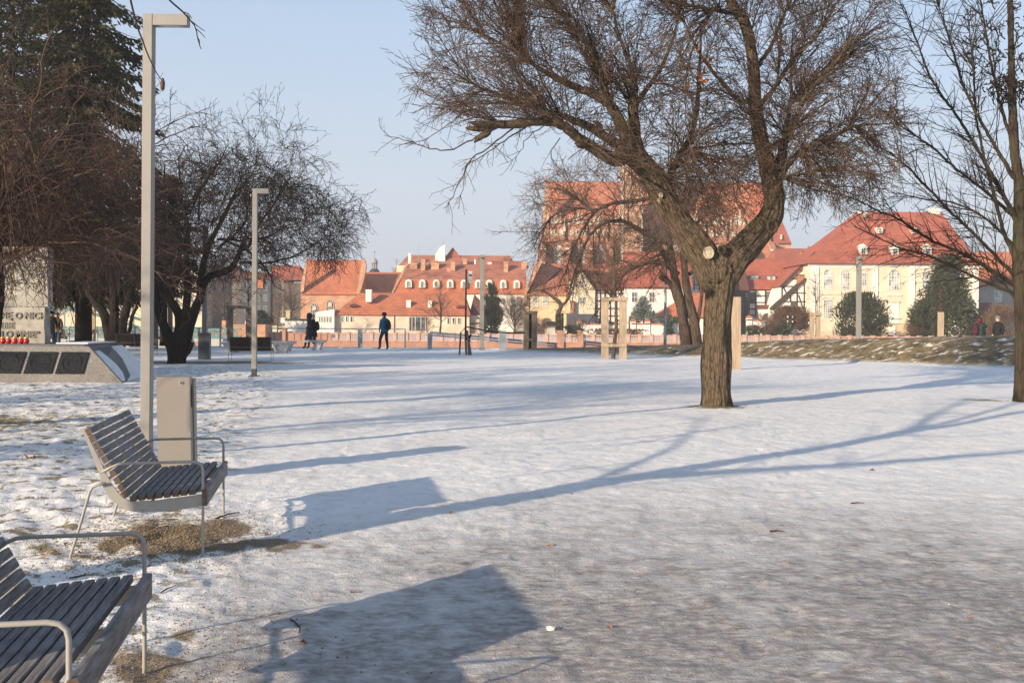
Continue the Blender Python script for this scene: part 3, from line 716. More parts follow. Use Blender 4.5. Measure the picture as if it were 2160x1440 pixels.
# 7 --- long dormer house
b = Bd('dormer_house', 'long white house with a mansard tiled roof and a row of arched white dormers', 'building', 970, 190)
b.wall(832, 1108, 619, None, 10, m_white)
lo = b.poly([(826, 619), (836, 590), (1108, 590), (1110, 619)], .5, m_roof, dy=-.5, name='lower_roof')
b.roof(834, 1110, 591, 860, 1108, 557, 12, m_roof_old, over=-.2, name='upper_roof')
b.beam((827, 619), (858, 557), .35, dy=-.6, mat=m_brick, name='hip_ridge')
for cx in (861, 890, 919.5, 949, 978, 1008, 1031.5, 1061, 1089.5):
    b.poly([(cx-6.7, 607), (cx-6.7, 596)]+[(cx+6.7*math.cos(R(t)), 596-6.5*math.sin(R(t))) for t in range(150, 20, -30)]+[(cx+6.7, 596), (cx+6.7, 607)], 2, m_white, dy=-1.0, name='dormer')
    b.win(cx, 594, 606, 5.5, arch=True, dy=-1.0, cols=2, rows=3)
for x0, x1, y0, y1 in ((864, 879, 555, 569), (909, 925, 555, 570), (1099, 1110, 552, 567)): b.chimney(x0, x1, y0, y1, m_brick, dy=4, d=1.2, pots=True)
for x0, x1, y0, y1 in ((887, 896, 547, 571), (950, 959, 552, 571), (942, 950, 566, 586), (1062, 1071, 551, 574)): b.chimney(x0, x1, y0, y1, m_brick, dy=3.2, d=1.2)
b.win(1085, 630, 647, 10, cols=2, rows=2); b.win(1060, 630, 640, 9, cols=2, rows=2)
MB().lathe([(.0, 0), (1.0, .05), (1.0, .2), (0, .25)], 14).build('satellite_dish', m_greyw, b.root, off=(0, 0, 0), loc=(b.X(1096)-b.X(970), -.4, b.Z(636)-IZ)).rotation_euler = (R(90), 0, R(20))
b.box(1083, 1105, 648, 700, 3, m_greyw, 'annex_wall', dy=-3.2)

# 8 --- roofs behind
b = Bd('pyramid_roof_house', 'pointed orange gable roof with a white stepped parapet behind the dormer row', 'building', 945, 232)
b.wall(925, 985, 560, None, 10, m_cream); b.poly([(925, 561), (954, 521.5), (985, 561)], 12, m_roof_red, name='roof')
b.poly([(938, 556), (954, 521), (940, 540), (938, 545)], .4, m_roof_dark, dy=-.5, name='roof_edge')
b.poly([(917, 549), (917, 538), (922, 530), (926, 523), (932, 519), (938, 516), (938, 553), (930, 552)], 1.2, m_white, dy=-1.5, name='stepped_parapet')
MB().cyl((b.X(934), 232, b.Z(516)), (b.X(934), 232, b.Z(505)), .06, .03, 6).build('mast', m_greyw, b.root)
b = Bd('hip_roof_house', 'orange roofed house sloping to the left behind the dormer row', 'building', 870, 226)
b.wall(836, 925, 560, None, 12, m_cream); b.roof(824, 1100, 577, 860, 1075, 538, 14, m_roof_old)
b.roof(1040, 1115, 560, 1035, 1100, 549, 6, m_roof_red, dy=-5)
b.chimney(860, 866, 534, 562, m_white, dy=1, d=.8)
MB().cyl((b.X(882), 226, b.Z(560)), (b.X(882), 226, b.Z(512)), .05, .03, 6).build('mast', m_greyw, b.root)
MB().cyl((b.X(1002), 226, b.Z(560)), (b.X(1002), 226, b.Z(546)), .25, .25, 6).build('flue', m_white, b.root)
b.chimney(976, 984, 545, 558, m_brick, dy=2); b.chimney(1028, 1036, 552, 560, m_white, dy=1)
b.chimney(1078, 1086, 553, 562, m_brick, dy=1)

# 9 --- long low house in front
b = Bd('low_house', 'long low pinkish house with an orange hipped roof behind the walking figure in blue', 'building', 848, 166)
b.wall(705, 990, 661, None, 8, m_pink); b.roof(702, 992, 661.5, 759, 980, 618, 9, m_roof, over=.5, flare=(1, .85, .3))
b.roof(985, 1055, 680, 1000, 1001, 620, 7, m_roof_dark, dy=1.5)
b.roof(760, 835, 632, 762, 825, 616, 4, m_roof_dark, dy=5.5, over=.2)
b.wall(990, 1020, 664, None, 6, m_pink, dy=1.0, name='side_wall')
for x in (722, 731.6, 741.5): b.win(x, 668, 679, 3.6, cols=1, rows=1)
for x in (946, 957, 968): b.win(x, 670, 682, 4, cols=1, rows=1)
b.box(862, 899, 668, 697, .12, m_pane, 'glazed_entrance', dy=-.1)
for x in (863, 869, 876, 888, 898): b.box(x-.8, x+.8, 668, 697, .1, m_stone, 'mullion', dy=-.2)
for x0, x1, y0, y1 in ((771, 783, 611, 637), (857, 866, 633, 656), (902.5, 910.5, 633, 655)): b.chimney(x0, x1, y0, y1, m_white, dy=1.2, d=.9)
for x, y in ((745, 645), (971, 646)):
    b.poly([(x-9, y+2)]+[(x+9*math.cos(R(t)), y+2-6*math.sin(R(t))) for t in (150, 120, 90, 60, 30)]+[(x+9, y+2)], 1.6, m_roof_dark, dy=.6, name='eyebrow_dormer')
for x in (832, 991): MB().cyl((b.X(x), 165.9, IZ), (b.X(x), 165.9, b.Z(662)), .06, .06, 6).build('drainpipe', m_bluegrey, b.root)

# 10 --- modern white blocks
b = Bd('white_block', 'plain white block with five slit windows and a slanting top edge', 'building', 684, 165)
b.poly([(665, 712), (665, 658.5), (705, 652), (705, 712)], 6, m_white)
for x in (674, 679.6, 685.4, 691, 696.8): b.win(x, 668, 679, 2.2, cols=1, rows=1)
b = Bd('white_low_building', 'low flat roofed white building left of the walking couple', 'building', 630, 166)
b.wall(601, 668, 676, None, 7, m_white); b.box(600, 669, 672.5, 676, 7.4, m_lead, 'flat_roof', dy=-.2)
b.wall(560, 600, 688, None, 7, m_cream, name='annex_wall'); b.box(586, 595, 686, 689, .1, m_pane, 'window'); b.box(586, 595, 691, 695, .1, m_pane, 'window')
b.box(592, 604, 670, 681, 2, m_white, 'roof_unit', dy=1); b.chimney(603, 611, 654, 674, m_ochre, dy=1); b.box(614, 622, 669, 673, 1.5, m_lead, 'roof_hatch', dy=1)
b = Bd('white_shed', 'white shed wall between the brick river wall and the low building', 'building', 545, 160)
b.wall(531, 560, 683, None, 3, m_white); b.wall(517, 530, 677, None, 2, m_white)

# 11 --- brick chapel with gothic windows
b = Bd('brick_chapel', 'pale brick chapel with pointed windows and a big plain orange roof', 'building', 700, 192)
b.wall(634, 756, 619, None, 12, m_brick)
b.roof(638, 757, 619, 646, 767, 548, 13, m_roof, over=.4)
b.poly([(634, 620), (634, 602), (645, 546), (648, 546), (640, 614)], 1, m_brick, dy=-.6, name='gable_parapet')
b.poly([(752, 620), (763, 546), (767, 544), (772, 560), (768, 585), (757, 622)], 1, m_brick, dy=-.6, name='gable_parapet')
for x, y0, y1 in ((663, 640, 690), (696, 632, 690)):
    w_ = b.win(x, y0, y1, 15, pointed=True, cols=4, rows=4, frame=m_stone, glass=m_pane, dy=-.03)
    MB().lathe([(.3, 0), (.42, .06), (.42, .12), (.3, .12)], 12).build('tracery', m_stone, w_, off=(0, 0, 0), loc=(b.X(x)-w_.location.x-b.root.location.x, -.12, b.Z(y0+10)-IZ)).rotation_euler = (R(90), 0, 0)
b = Bd('chapel_wing', 'lower orange roofed wing joining the brick chapel to the dormer house', 'building', 800, 200)
b.wall(766, 836, 620, None, 9, m_brick); b.roof(752, 832, 620, 770, 838, 574, 10, m_roof)
b = Bd('lantern_turret', 'small domed lantern turret with a dark base on the skyline', 'tower', 788, 238)
X0, Zb = b.X(788), b.Z(575)
MB().lathe([(1.6, -3), (1.6, -.5), (1.45, 0.1), (.9, .8), (.8, .95), (0, .95)], 12, (X0, 239, Zb)).build('dark_base', m_lead, b.root)
for k in range(8):
    t = 2*math.pi*k/8; MB().cyl((X0+.62*math.cos(t), 239+.62*math.sin(t), Zb+.95), (X0+.62*math.cos(t), 239+.62*math.sin(t), Zb+2.3), .1, .1, 6).build('column', m_greyw, b.root)
MB().lathe([(.85, 2.3), (.85, 2.45), (.75, 2.6), (.72, 2.9), (.5, 3.2), (.2, 3.42), (.1, 3.6), (.16, 3.75), (.05, 3.9), (.03, 4.5), (0, 4.5)], 12, (X0, 239, Zb)).build('dome', m_greyw, b.root, smooth=True)
MB().box(X0-.03, X0+.03, 238.97, 239.03, Zb+4.4, Zb+5.4).box(X0-.25, X0+.25, 238.96, 239.04, Zb+4.9, Zb+4.98).build('cross', m_lead, b.root)
MB().box(X0-3, X0+3, 238, 241, IZ, Zb-2).build('tower_shaft', m_brick, b.root)

# 12/13 --- shaded town behind the left trees
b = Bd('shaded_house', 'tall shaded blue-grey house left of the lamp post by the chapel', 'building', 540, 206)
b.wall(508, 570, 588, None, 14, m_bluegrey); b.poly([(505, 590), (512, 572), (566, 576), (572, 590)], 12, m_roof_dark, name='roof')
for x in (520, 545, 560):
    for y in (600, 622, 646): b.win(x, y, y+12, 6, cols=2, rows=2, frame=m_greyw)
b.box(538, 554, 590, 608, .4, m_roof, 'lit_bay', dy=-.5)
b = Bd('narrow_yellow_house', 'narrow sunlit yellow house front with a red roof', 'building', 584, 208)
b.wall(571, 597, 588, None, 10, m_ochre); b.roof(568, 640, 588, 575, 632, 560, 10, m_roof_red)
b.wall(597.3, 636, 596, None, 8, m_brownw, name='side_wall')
for y in (598, 618, 640): b.win(590, y, y+12, 6, cols=2, rows=2)
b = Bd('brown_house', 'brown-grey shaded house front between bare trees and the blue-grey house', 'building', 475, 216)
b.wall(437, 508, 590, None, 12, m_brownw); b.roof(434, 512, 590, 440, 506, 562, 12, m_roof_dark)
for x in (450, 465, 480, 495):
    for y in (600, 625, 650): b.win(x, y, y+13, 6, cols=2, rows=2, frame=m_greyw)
b = Bd('cream_block', 'cream apartment block with rows of windows behind the dark multi-stem tree', 'building', 370, 212)
b.wall(304, 436, 566, None, 14, m_cream); b.box(303, 437, 563, 566, 14.4, m_stone, 'cornice', dy=-.2)
for x in range(314, 434, 15):
    for y in (574, 599, 625, 650): b.win(x, y, y+12, 5.5, cols=2, rows=2)
b = Bd('pale_block', 'long pale building with tall gridded windows behind the monument trees', 'building', 190, 216)
b.wall(60, 303, 614, None, 14, m_cream); b.box(58, 304, 610, 614, 14.4, m_stone, 'cornice', dy=-.2)
for x in (80, 133, 158, 200, 225, 250, 275): b.win(x, 628, 660, 17, cols=5, rows=6, glass=m_pane_l)
b = Bd('grand_hall', 'long pale hall far behind the spruce trunk at the left edge', 'building', 0, 224)
b.wall(-160, 50, 590, None, 14, m_pink)
for x in range(-140, 50, 26): b.win(x, 606, 640, 12, cols=3, rows=4)

# 14 --- the church
b = Bd('gothic_church', 'huge red brick gothic church with gabled bays under a steep red roof', 'church', 1405, 280)
b.wall(1137, 1640, 512, None, 20, m_brick_r)
b.wall(1143, 1625, 478, 513, 18, m_brick_r, dy=1.5, name='upper_wall')
b.roof(1148, 1655, 484, 1153, 1614, 384, 22, m_roof, over=.2, dy=2.5)
b.poly([(1141, 512), (1149, 380), (1153, 372), (1155, 384), (1160, 484), (1160, 512)], 1.4, m_brick, dy=1.2, name='west_gable_edge')
MB().cyl((b.X(1151), 282, b.Z(374)), (b.X(1151), 282, b.Z(362)), .12, .03, 6).build('finial', m_stone, b.root)
for k, cx in enumerate((1171, 1217, 1261, 1305, 1420, 1466, 1512, 1558)):
    g = b.poly([(cx-19, 512), (cx-19, 478), (cx, 450), (cx+19, 478), (cx+19, 512)], 2.2, m_brick_r, dy=-.7, name='gable_bay')
    for q, y in ((-18, 450), (-9, 448), (0, 436), (9, 448), (18, 464)):
        MB().hull([(b.X(cx+q)-.35, 279.0, b.Z(y+26)), (b.X(cx+q)+.35, 279.0, b.Z(y+26)), (b.X(cx+q)+.35, 279.7, b.Z(y+26)), (b.X(cx+q)-.35, 279.7, b.Z(y+26))],
                  [(b.X(cx+q)-.02, 279.3, b.Z(y)), (b.X(cx+q)+.02, 279.3, b.Z(y)), (b.X(cx+q)+.02, 279.34, b.Z(y)), (b.X(cx+q)-.02, 279.34, b.Z(y))]).build('pinnacle', m_stone, g)
    for q in (-12, 0, 12):
        b.poly([(cx+q-4, 498), (cx+q-4, 489)]+[(cx+q+4*math.cos(R(t)), 489-4*math.sin(R(t))) for t in (135, 90, 45)]+[(cx+q+4, 489), (cx+q+4, 498)], .15, m_stone, dy=-.82, name='blind_niche', parent=g)
        if q == 0: b.box(cx+q-1.3, cx+q+1.3, 487, 494, .1, m_black, 'slit', dy=-.95, parent=g)
    b.poly([(cx-4.5, 474), (cx-4.5, 461)]+[(cx+4.5*math.cos(R(t)), 461-4*math.sin(R(t))) for t in (135, 90, 45)]+[(cx+4.5, 461), (cx+4.5, 474)], .15, m_stone, dy=-.82, name='blind_niche', parent=g)
    b.win(cx+6, 518, 556, 17, pointed=True, cols=4, rows=5, frame=m_stone, glass=m_pane_l, dy=-.05)
for cx in (1144, 1197, 1242, 1286, 1398, 1442, 1488, 1534, 1580, 1625):
    m_ = MB(); Yb = 280
    m_.prismx([(Yb-3.4, IZ), (Yb, IZ), (Yb, b.Z(508)), (Yb-1.6, b.Z(514)), (Yb-3.4, b.Z(526))], b.X(cx-7), b.X(cx+5))
    bo = m_.build('buttress', m_brick_r, b.root)
    MB().add([(b.X(cx-7.6), Yb-3.6, b.Z(527)), (b.X(cx+5.6), Yb-3.6, b.Z(527)), (b.X(cx+5.6), Yb-.1, b.Z(509)), (b.X(cx-7.6), Yb-.1, b.Z(509)),
              (b.X(cx-7.6), Yb-3.6, b.Z(530)), (b.X(cx+5.6), Yb-3.6, b.Z(530))], [(0, 1, 2, 3), (4, 5, 1, 0), (4, 0, 3), (1, 5, 2)]).build('stone_capping', m_stone, bo)
# tower with green spire
T0, T1 = b.X(1312, 272), b.X(1352, 272)
tw = MB().box(T0, T1, 272, 279.6, IZ, b.Z(300, 272)).build('tower_shaft', m_brick, b.root)
MB().box(T0-.3, T0+.25, 271.7, 272.2, IZ, b.Z(300, 272)).box(T1-.3, T1+.3, 271.7, 272.4, IZ, b.Z(300, 272)).build('corner_quoin', m_stone, tw)
MB().box(T0-.3, T1+.3, 271.6, 279.8, b.Z(300, 272), b.Z(296, 272)).build('cornice', m_stone, tw)
tc_ = ((T0+T1)/2+.4, 275.6)
MB().lathe([(2.2, b.Z(296, 272)), (2.2, b.Z(262, 272)), (2.4, b.Z(260, 272)), (0, b.Z(258, 272))], 8, (*tc_, 0)).build('octagon_stage', m_brick_r, b.root)
MB().lathe([(2.3, b.Z(260, 272)), (1.5, b.Z(235, 272)), (1.0, b.Z(200, 272)), (.9, b.Z(190, 272)), (.45, b.Z(150, 272)), (.05, b.Z(100, 272)), (0, b.Z(100, 272))], 8, (*tc_, 0)).build('spire', m_copper, b.root)
# apse end
b.poly([(1640, 520), (1640, 508), (1668, 512), (1668, 600), (1640, 600)], 14, m_brick, dy=3, name='apse_wall')
b.poly([(1610, 386), (1614, 385), (1669, 512), (1632, 512)], 14, m_roof_red, dy=2.2, name='apse_roof')
b.win(1628, 528, 556, 13, pointed=True, cols=3, rows=4, frame=m_stone, glass=m_bluegrey, dy=-.05)
b.box(1645, 1649, 493, 503, .5, m_stone, 'roof_vent', dy=1.5)

# ------------------------------------------------------------------ river wall with balustrade
def balustrade():
    Yw = 150.0
    ox = lambda px: (px-CX)*Yw/F
    z_at = lambda px, py: EYE+(HY+ROLL*(px-CX)-py)*Yw/F
    root = empty('river_wall', (ox(1100), Yw, -4.6), 'long pinkish river wall with a balustrade on the far bank', 'wall')
    # constant real heights (the lens roll is already in z_at)
    ztop = z_at(1100, 704.5); zb = z_at(1100, 719); 
    MB().box(ox(-400), ox(2700), Yw, Yw+1.2, -4.75, zb-.18).build('wall', m_balu, root)
    MB().box(ox(700), ox(2700), Yw-.08, Yw+.5, zb-.18, zb).build('plinth_rail', m_balu_cap, root)
    MB().box(ox(700), ox(2700), Yw-.02, Yw+.42, ztop-.16, ztop).build('top_rail', m_balu_cap, root)
    MB().box(ox(-400), ox(699.8), Yw-.02, Yw+.42, zb-.18, ztop-.05).build('parapet', m_balu, root)
    xs = [711+24.6*k for k in range(0, 62)]
    xs = [x for x in xs if x < 2300]
    p0 = None
    for k, x in enumerate(xs):
        m_ = MB().box(ox(x)-.21, ox(x)+.21, Yw-.12, Yw+.55, zb-.17, ztop+.04).box(ox(x)-.29, ox(x)+.29, Yw-.2, Yw+.62, ztop+.04, ztop+.14)
        if p0 is None: p0 = m_.build('pier', m_balu_cap, root, off=(ox(x), Yw, 0)); p0.location = (ox(x)-root.location.x, 0, 4.6)
        else:
            c = p0.copy(); COL.objects.link(c); c.location = (ox(x)-root.location.x, 0, 4.6)
    for x, w in ((1182, 1.1), (600, .5), (1225, .8)):
        MB().box(ox(x)-w/2, ox(x)+w/2, Yw-.3, Yw+.8, -4.6, ztop+.45).box(ox(x)-w/2-.1, ox(x)+w/2+.1, Yw-.4, Yw+.9, ztop+.45, ztop+.6).build('pier', m_balu, root)
    bl = MB()
    for k in range(len(xs)-1):
        for j in range(1, 7):
            x = ox(xs[k]+(xs[k+1]-xs[k])*(j+.0)/7); bl.box(x-.062, x+.062, Yw+.05, Yw+.3, zb, ztop-.16)
    tag(bl.build('balusters', m_balu_cap, root), kind='stuff')
    for x in range(564, 700, 14):
        MB().box(ox(x)-.24, ox(x)+.24, Yw+.02, Yw+.38, ztop-.05, ztop+.10).build('merlon', m_balu, root)
    for x in range(565, 700, 14):
        MB().box(ox(x)-.03, ox(x)+.03, Yw-.08, Yw-.03, zb-.1, ztop-.1).build('panel_joint', m_brownw, root)
balustrade()
b = Bd('brick_quay_wall', 'stout orange brick quay block at the bridge end', 'wall', 490, 148)
b.wall(471, 560, 684, None, 4, m_brick); b.wall(468, 476, 676, None, 4, m_brick, dy=-.4, name='pier')
MB().box(b.X(468), b.X(560), 148, 152, -4.6, IZ).build('footing', m_brick, b.root)

# garden walls, hedges and small items on the island
def gwall(x0, x1, y0, y1, Y, label, px_=None):
    b = Bd('garden_wall', label, 'wall', (x0+x1)/2, Y)
    b.wall(x0, x1, y0, None, .5, m_white); b.box(x0-1, x1+1, y0-2.6, y0, .9, m_roof, 'tile_cap', dy=-.2)
    for x in px_ or []:
        MB().box(b.X(x)-.4, b.X(x)+.4, Y-.2, Y+.8, IZ, b.Z(y0-6)).build('pillar', m_white, b.root)
        MB().hull([(b.X(x)-.55, Y-.35, b.Z(y0-6)), (b.X(x)+.55, Y-.35, b.Z(y0-6)), (b.X(x)+.55, Y+.95, b.Z(y0-6)), (b.X(x)-.55, Y+.95, b.Z(y0-6))],
                  [(b.X(x)-.05, Y+.25, b.Z(y0-12)), (b.X(x)+.05, Y+.25, b.Z(y0-12)), (b.X(x)+.05, Y+.35, b.Z(y0-12)), (b.X(x)-.05, Y+.35, b.Z(y0-12))]).build('pillar_cap', m_roof, b.root)
gwall(1220, 1306, 684, 700, 164, 'white garden wall with a red tile cap behind the staked sapling', [1222, 1303])
gwall(1333, 1400, 684, 700, 163, 'white garden wall with small red capped pillars below the blue spruce', [1336, 1366])
gwall(1575, 1612, 676, 700, 163, 'white garden wall with ball topped pillar beside the big trunk', [1581])
gwall(1150, 1196, 690, 700, 160, 'short cream garden wall behind the wooden frame', [])
b = Bd('grey_shed', 'small blue-grey shed beside the ivy covered trunk', 'shed', 1162, 162)
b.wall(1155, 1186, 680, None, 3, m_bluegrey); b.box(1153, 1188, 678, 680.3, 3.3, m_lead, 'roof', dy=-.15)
# lattice fence of arcs
fr = Bd('lattice_fence', 'low white lattice fence with arched tops in front of the palace', 'fence', 1770, 160)
for x0 in list(range(1655, 1975, 16)):
    m_ = MB(); Y = 160
    pts = [(fr.X(x0+16*i/6), Y, fr.Z(701-5*math.sin(math.pi*i/6))) for i in range(7)]
    m_.tube(pts, .05, 4)
    for i in range(6):
        m_.beam((fr.X(x0+i*2.6), Y, fr.Z(706)), (fr.X(x0+i*2.6+2.5), Y, fr.Z(700)), .05, .05); m_.beam((fr.X(x0+i*2.6+2.5), Y, fr.Z(706)), (fr.X(x0+i*2.6), Y, fr.Z(700)), .05, .05)
    m_.build('lattice_panel', m_stone, fr.root)
MB().box(fr.X(1653), fr.X(1976), 160, 160.4, IZ, fr.Z(706)).build('low_wall', m_pink, fr.root)
# park lanterns on the island
def lantern(px, py0, py1, Y, label, heads):
    b = Bd('park_lantern', label, 'street lamp', px, Y)
    x = b.X(px); z = b.Z(py0)
    MB().cyl((x, Y, IZ), (x, Y, z), .07, .05, 8).build('post', m_lead, b.root)
    for dx, dz in heads:
        MB().lathe([(.0, -.2), (.1, -.16), (.15, .08), (.07, .15), (0, .17)], 8, (x+dx, Y, z+dz)).build('lamp_head', m_stone, b.root)
        if dx: MB().beam((x, Y, z+dz-.25), (x+dx, Y, z+dz-.25), .05, .05).build('arm', m_lead, b.root)
lantern(1667, 668, 706, 162, 'black park lantern with four pale globes before the round brown bush', [(-.4, 0), (.4, 0), (-.4, -.75), (.4, -.75)])
lantern(1706, 682, 706, 161, 'single white park lantern right of the round brown bush', [(0, .1)])
lantern(1961, 683, 706, 161, 'single white park lantern in front of the big spruce', [(0, .1)])

# ------------------------------------------------------------------ bridge
def bridge():
    Y = 128.0; X = lambda px: (px-CX)*Y/F; Z = lambda px, py: EYE+(HY+ROLL*(px-CX)-py)*Y/F
    r = empty('steel_bridge', (X(280), Y, -4.6), 'teal steel lattice bridge far behind the left trees', 'bridge')
    zt, zb_ = Z(280, 693), Z(280, 709)
    for dy in (0, 9):
        MB().box(X(60), X(468), Y+dy, Y+dy+.4, zt-.15, zt+.05).build('top_chord', m_teal, r)
        MB().box(X(60), X(468), Y+dy, Y+dy+.4, zb_-.25, zb_).build('bottom_chord', m_teal, r)
        x = 64
        while x < 460:
            for a, c in (((x, zb_), (x+9, zt)), ((x+9, zt), (x+18, zb_)), ((x+9, zb_), (x+9, zt))):
                MB().beam((X(a[0]), Y+dy+.2, a[1]), (X(c[0]), Y+dy+.2, c[1]), .14, .14).build('truss_bar', m_teal, r)
            x += 18
        pts = [(X(90+i*15), Y+dy+.2, Z(200, 693-44*math.sin(math.pi*min(1, (i/14)*.5+.5)))+.0) for i in range(15)]
        MB().tube(pts, .22, 6).build('arch', m_teal, r)
        for i in range(1, 13, 2): MB().beam(pts[i], (pts[i][0], pts[i][1], zt), .12, .12).build('hanger', m_teal, r)
    MB().box(X(40), X(470), Y, Y+9.4, zb_-.6, zb_-.26).build('deck', m_concrete, r)
    for x in (120, 330, 465): MB().box(X(x)-1.2, X(x)+1.2, Y, Y+9.4, -4.6, zb_-.6).build('bridge_pier', m_concrete, r)
    for px, z in ((300, 0), (345, 0)):
        pass
bridge()
# ------------------------------------------------------------------ trees
rnd = random.Random(11)
def rv(s=1.0): return Vector((rnd.gauss(0, s), rnd.gauss(0, s), rnd.gauss(0, s)))
def side(d, ang):
    """direction leaving d at the given angle, random azimuth"""
    a = d.orthogonal().normalized(); b_ = d.cross(a); t = rnd.uniform(0, 2*math.pi)
    return (d*math.cos(ang)+(a*math.cos(t)+b_*math.sin(t))*math.sin(ang)).normalized()
def grow(out, p, d, L, r, lvl, Q):
    q = Q[lvl]; n = max(2, int(round(L/q['seg']))); st = L/n
    p = p.copy(); d = d.normalized(); pts = [p.copy()]; rr = [r]
    ch = []
    nxt = q.get('t0', 0.15)*L; s = 0.0
    for i in range(n):
        d = (d+rv(q['w'])+Vector(q.get('trop', (0, 0, 0)))*st).normalized()
        p = p+d*st; s += st
        r_ = r*(1-(1-q.get('tip', .35))*(i+1)/n); pts.append(p.copy()); rr.append(r_)
        if lvl+1 < len(Q):
            while nxt <= s:
                ch.append((p-d*(s-nxt), d.copy(), r_, s/L)); nxt += 1.0/q['dens']*rnd.uniform(.5, 1.5)
    out[q.get('out', 'fine')].append(([tuple(v) for v in pts], rr))
    if lvl+1 < len(Q):
        c = Q[lvl+1]
        for (cp, cd, cr, t) in ch:
            dd = side(cd, R(rnd.uniform(*q['ang'])))
            if 'bias' in q: dd = (dd+Vector(q['bias'])).normalized()
            grow(out, cp, dd, L*q['ratio']*rnd.uniform(.55, 1.2)*(1.15-.65*t), max(cr*q.get('rr', .55), q.get('rmin', .0035)), lvl+1, Q)
def smooth_line(pts, rad, step=.12, jit=0.0):
    """Catmull-Rom resampling of control points"""
    P_ = [Vector(p) for p in pts]; P_ = [P_[0]*2-P_[1]]+P_+[P_[-1]*2-P_[-2]]
    o = []; rr = []
    for i in range(1, len(P_)-2):
        a, b_, c, d = P_[i-1:i+3]; n = max(2, int((c-b_).length/step))
        for k in range(n):
            t = k/n
            v = .5*((2*b_)+(c-a)*t+(2*a-5*b_+4*c-d)*t*t+(3*b_-a-3*c+d)*t**3)
            o.append(v+rv(jit)); rr.append(rad[i-1]+(rad[i]-rad[i-1])*t)
    o.append(P_[-2]); rr.append(rad[-1])
    return [tuple(v) for v in o], rr
def tree_parts(root, out, mats, zmin=None):
    if zmin:   # no twig hangs lower than this
        for k_ in ('limb', 'mid', 'fine'):
            q_ = []
            for P_, r_ in out.get(k_, []):
                n_ = next((i for i, v_ in enumerate(P_) if v_[2] < zmin+.35*math.sin(v_[0]*5+v_[1]*3)), len(P_))
                if n_ >= 2: q_.append((P_[:n_], r_[:n_]))
            out[k_] = q_
    print('TREE', root.name, {k: len(v) for k, v in out.items()})
    """out: dict thick/mid/fine lists of world-space tubes"""
    o = np.array(wpos(root))
    sh = lambda ls: [(np.array(l[0])-o, l[1]) for l in ls]
    res = {}
    for key, nm, n, bark, rough, mi in (('trunk', 'trunk', 96 if root.name == 'forked_tree' else 36, True, .22 if root.name == 'forked_tree' else .2, 0), ('limb', 'limb', 22, True, .12, 0)):
        if out.get(key):
            if key == 'limb':
                for l in sh(out[key]): link(nm, tubes_mesh(nm, [l], n, bark, rough, mats[mi]), root)
            else: res[key] = link(nm, tubes_mesh(nm, sh(out[key]), n, bark, rough, mats[mi]), root)
    cr = []
    if out.get('mid'): tag(link('branches', tubes_mesh('branches', sh(out['mid']), 6, True, 0, mats[1]), root), kind='stuff')
    if out.get('fine'): tag(link('crown', tubes_mesh('crown', sh(out['fine']), 3, False, 0, mats[2]), root), kind='stuff')
    return res
def new_out(): return dict(trunk=[], limb=[], mid=[], fine=[])

def in_poly(x, y, poly):
    c = False; j = len(poly)-1
    for i in range(len(poly)):
        xi, yi = poly[i]; xj, yj = poly[j]
        if (yi > y) != (yj > y) and x < (xj-xi)*(y-yi)/(yj-yi)+xi: c = not c
        j = i
    return c
def fill(out, p, poly, dy, N, seeds, Q, arch=.12, rk=.0045, r0=.006, tip=.0045, wob=.10, t0=0.0, key='mid', rmax=.03, lat=(.35, .8), align=.5, direct=0.0):
    """grow boughs from the limbs towards points spread evenly through the crown, with side twigs on the way"""
    xs = [a[0] for a in poly]; ys = [a[1] for a in poly]; T = []
    while len(T) < N:
        x, y = rnd.uniform(min(xs), max(xs)), rnd.uniform(min(ys), max(ys))
        if in_poly(x, y, poly): T.append(p(x, y, rnd.gauss(0, dy)))
    nodes = []; dirs = []; rad = []
    for pts, rr in seeds:
        k0 = int(len(pts)*t0)
        for i in range(k0, len(pts)-1):
            nodes.append(pts[i]); dirs.append(tuple((Vector(pts[i+1])-Vector(pts[i])).normalized())); rad.append(rr[i])
    A = np.array(nodes); n0 = len(A); Tn = np.array([tuple(t) for t in T])
    dmin = np.array([np.min(np.linalg.norm(A-t, axis=1)) for t in Tn]); order = np.argsort(dmin)
    for oi in order:
        t = Tn[oi]; v = t-A; L = np.linalg.norm(v, axis=1); D = np.array(dirs)
        c = L*((1+align)-align*np.sum(v*D, axis=1)/np.maximum(L, 1e-6))
        if rnd.random() < direct: c[n0:] = 1e9
        k = int(np.argmin(c)); Lk = L[k]
        if Lk < .3: continue
        a = Vector(A[k]); tv = Vector(t); d0 = Vector(dirs[k]); n = max(3, int(Lk/.14))
        m = (a+tv)/2+d0*Lk*.18+Vector((0, 0, arch*Lk))+rv(wob*Lk*.5)
        ra = min(rad[k]*.7, r0+rk*Lk, rmax); pts = []; rr = []
        for i in range(n+1):
            u = i/n; q = a*(1-u)**2+m*2*u*(1-u)+tv*u*u
            if 0 < i: q += rv(.004+wob*.05)
            pts.append(q); rr.append(ra+(tip-ra)*u)
        out[key].append(([tuple(q) for q in pts], rr))
        nd = []; 
        for i in range(1, n):
            nd.append(tuple(pts[i])); dirs.append(tuple((pts[i+1]-pts[i]).normalized())); rad.append(rr[i])
        A = np.vstack([A, np.array(nd)])
        s = 0; 
        for i in range(1, n+1):
            seg = (pts[i]-pts[i-1]); s += seg.length
            while s > 0:
                s -= 1/Q[0]['dens']*rnd.uniform(.5, 1.5)
                dd = side(seg.normalized(), R(rnd.uniform(*Q[0]['ang'])))
                grow(out, pts[i], dd, rnd.uniform(*lat)*(1.1-.35*i/n), max(tip, rr[i]*.5), 0, Q[1:])
        if True: grow(out, pts[-1], (pts[-1]-pts[-2]), rnd.uniform(*lat), tip, 0, Q[1:])
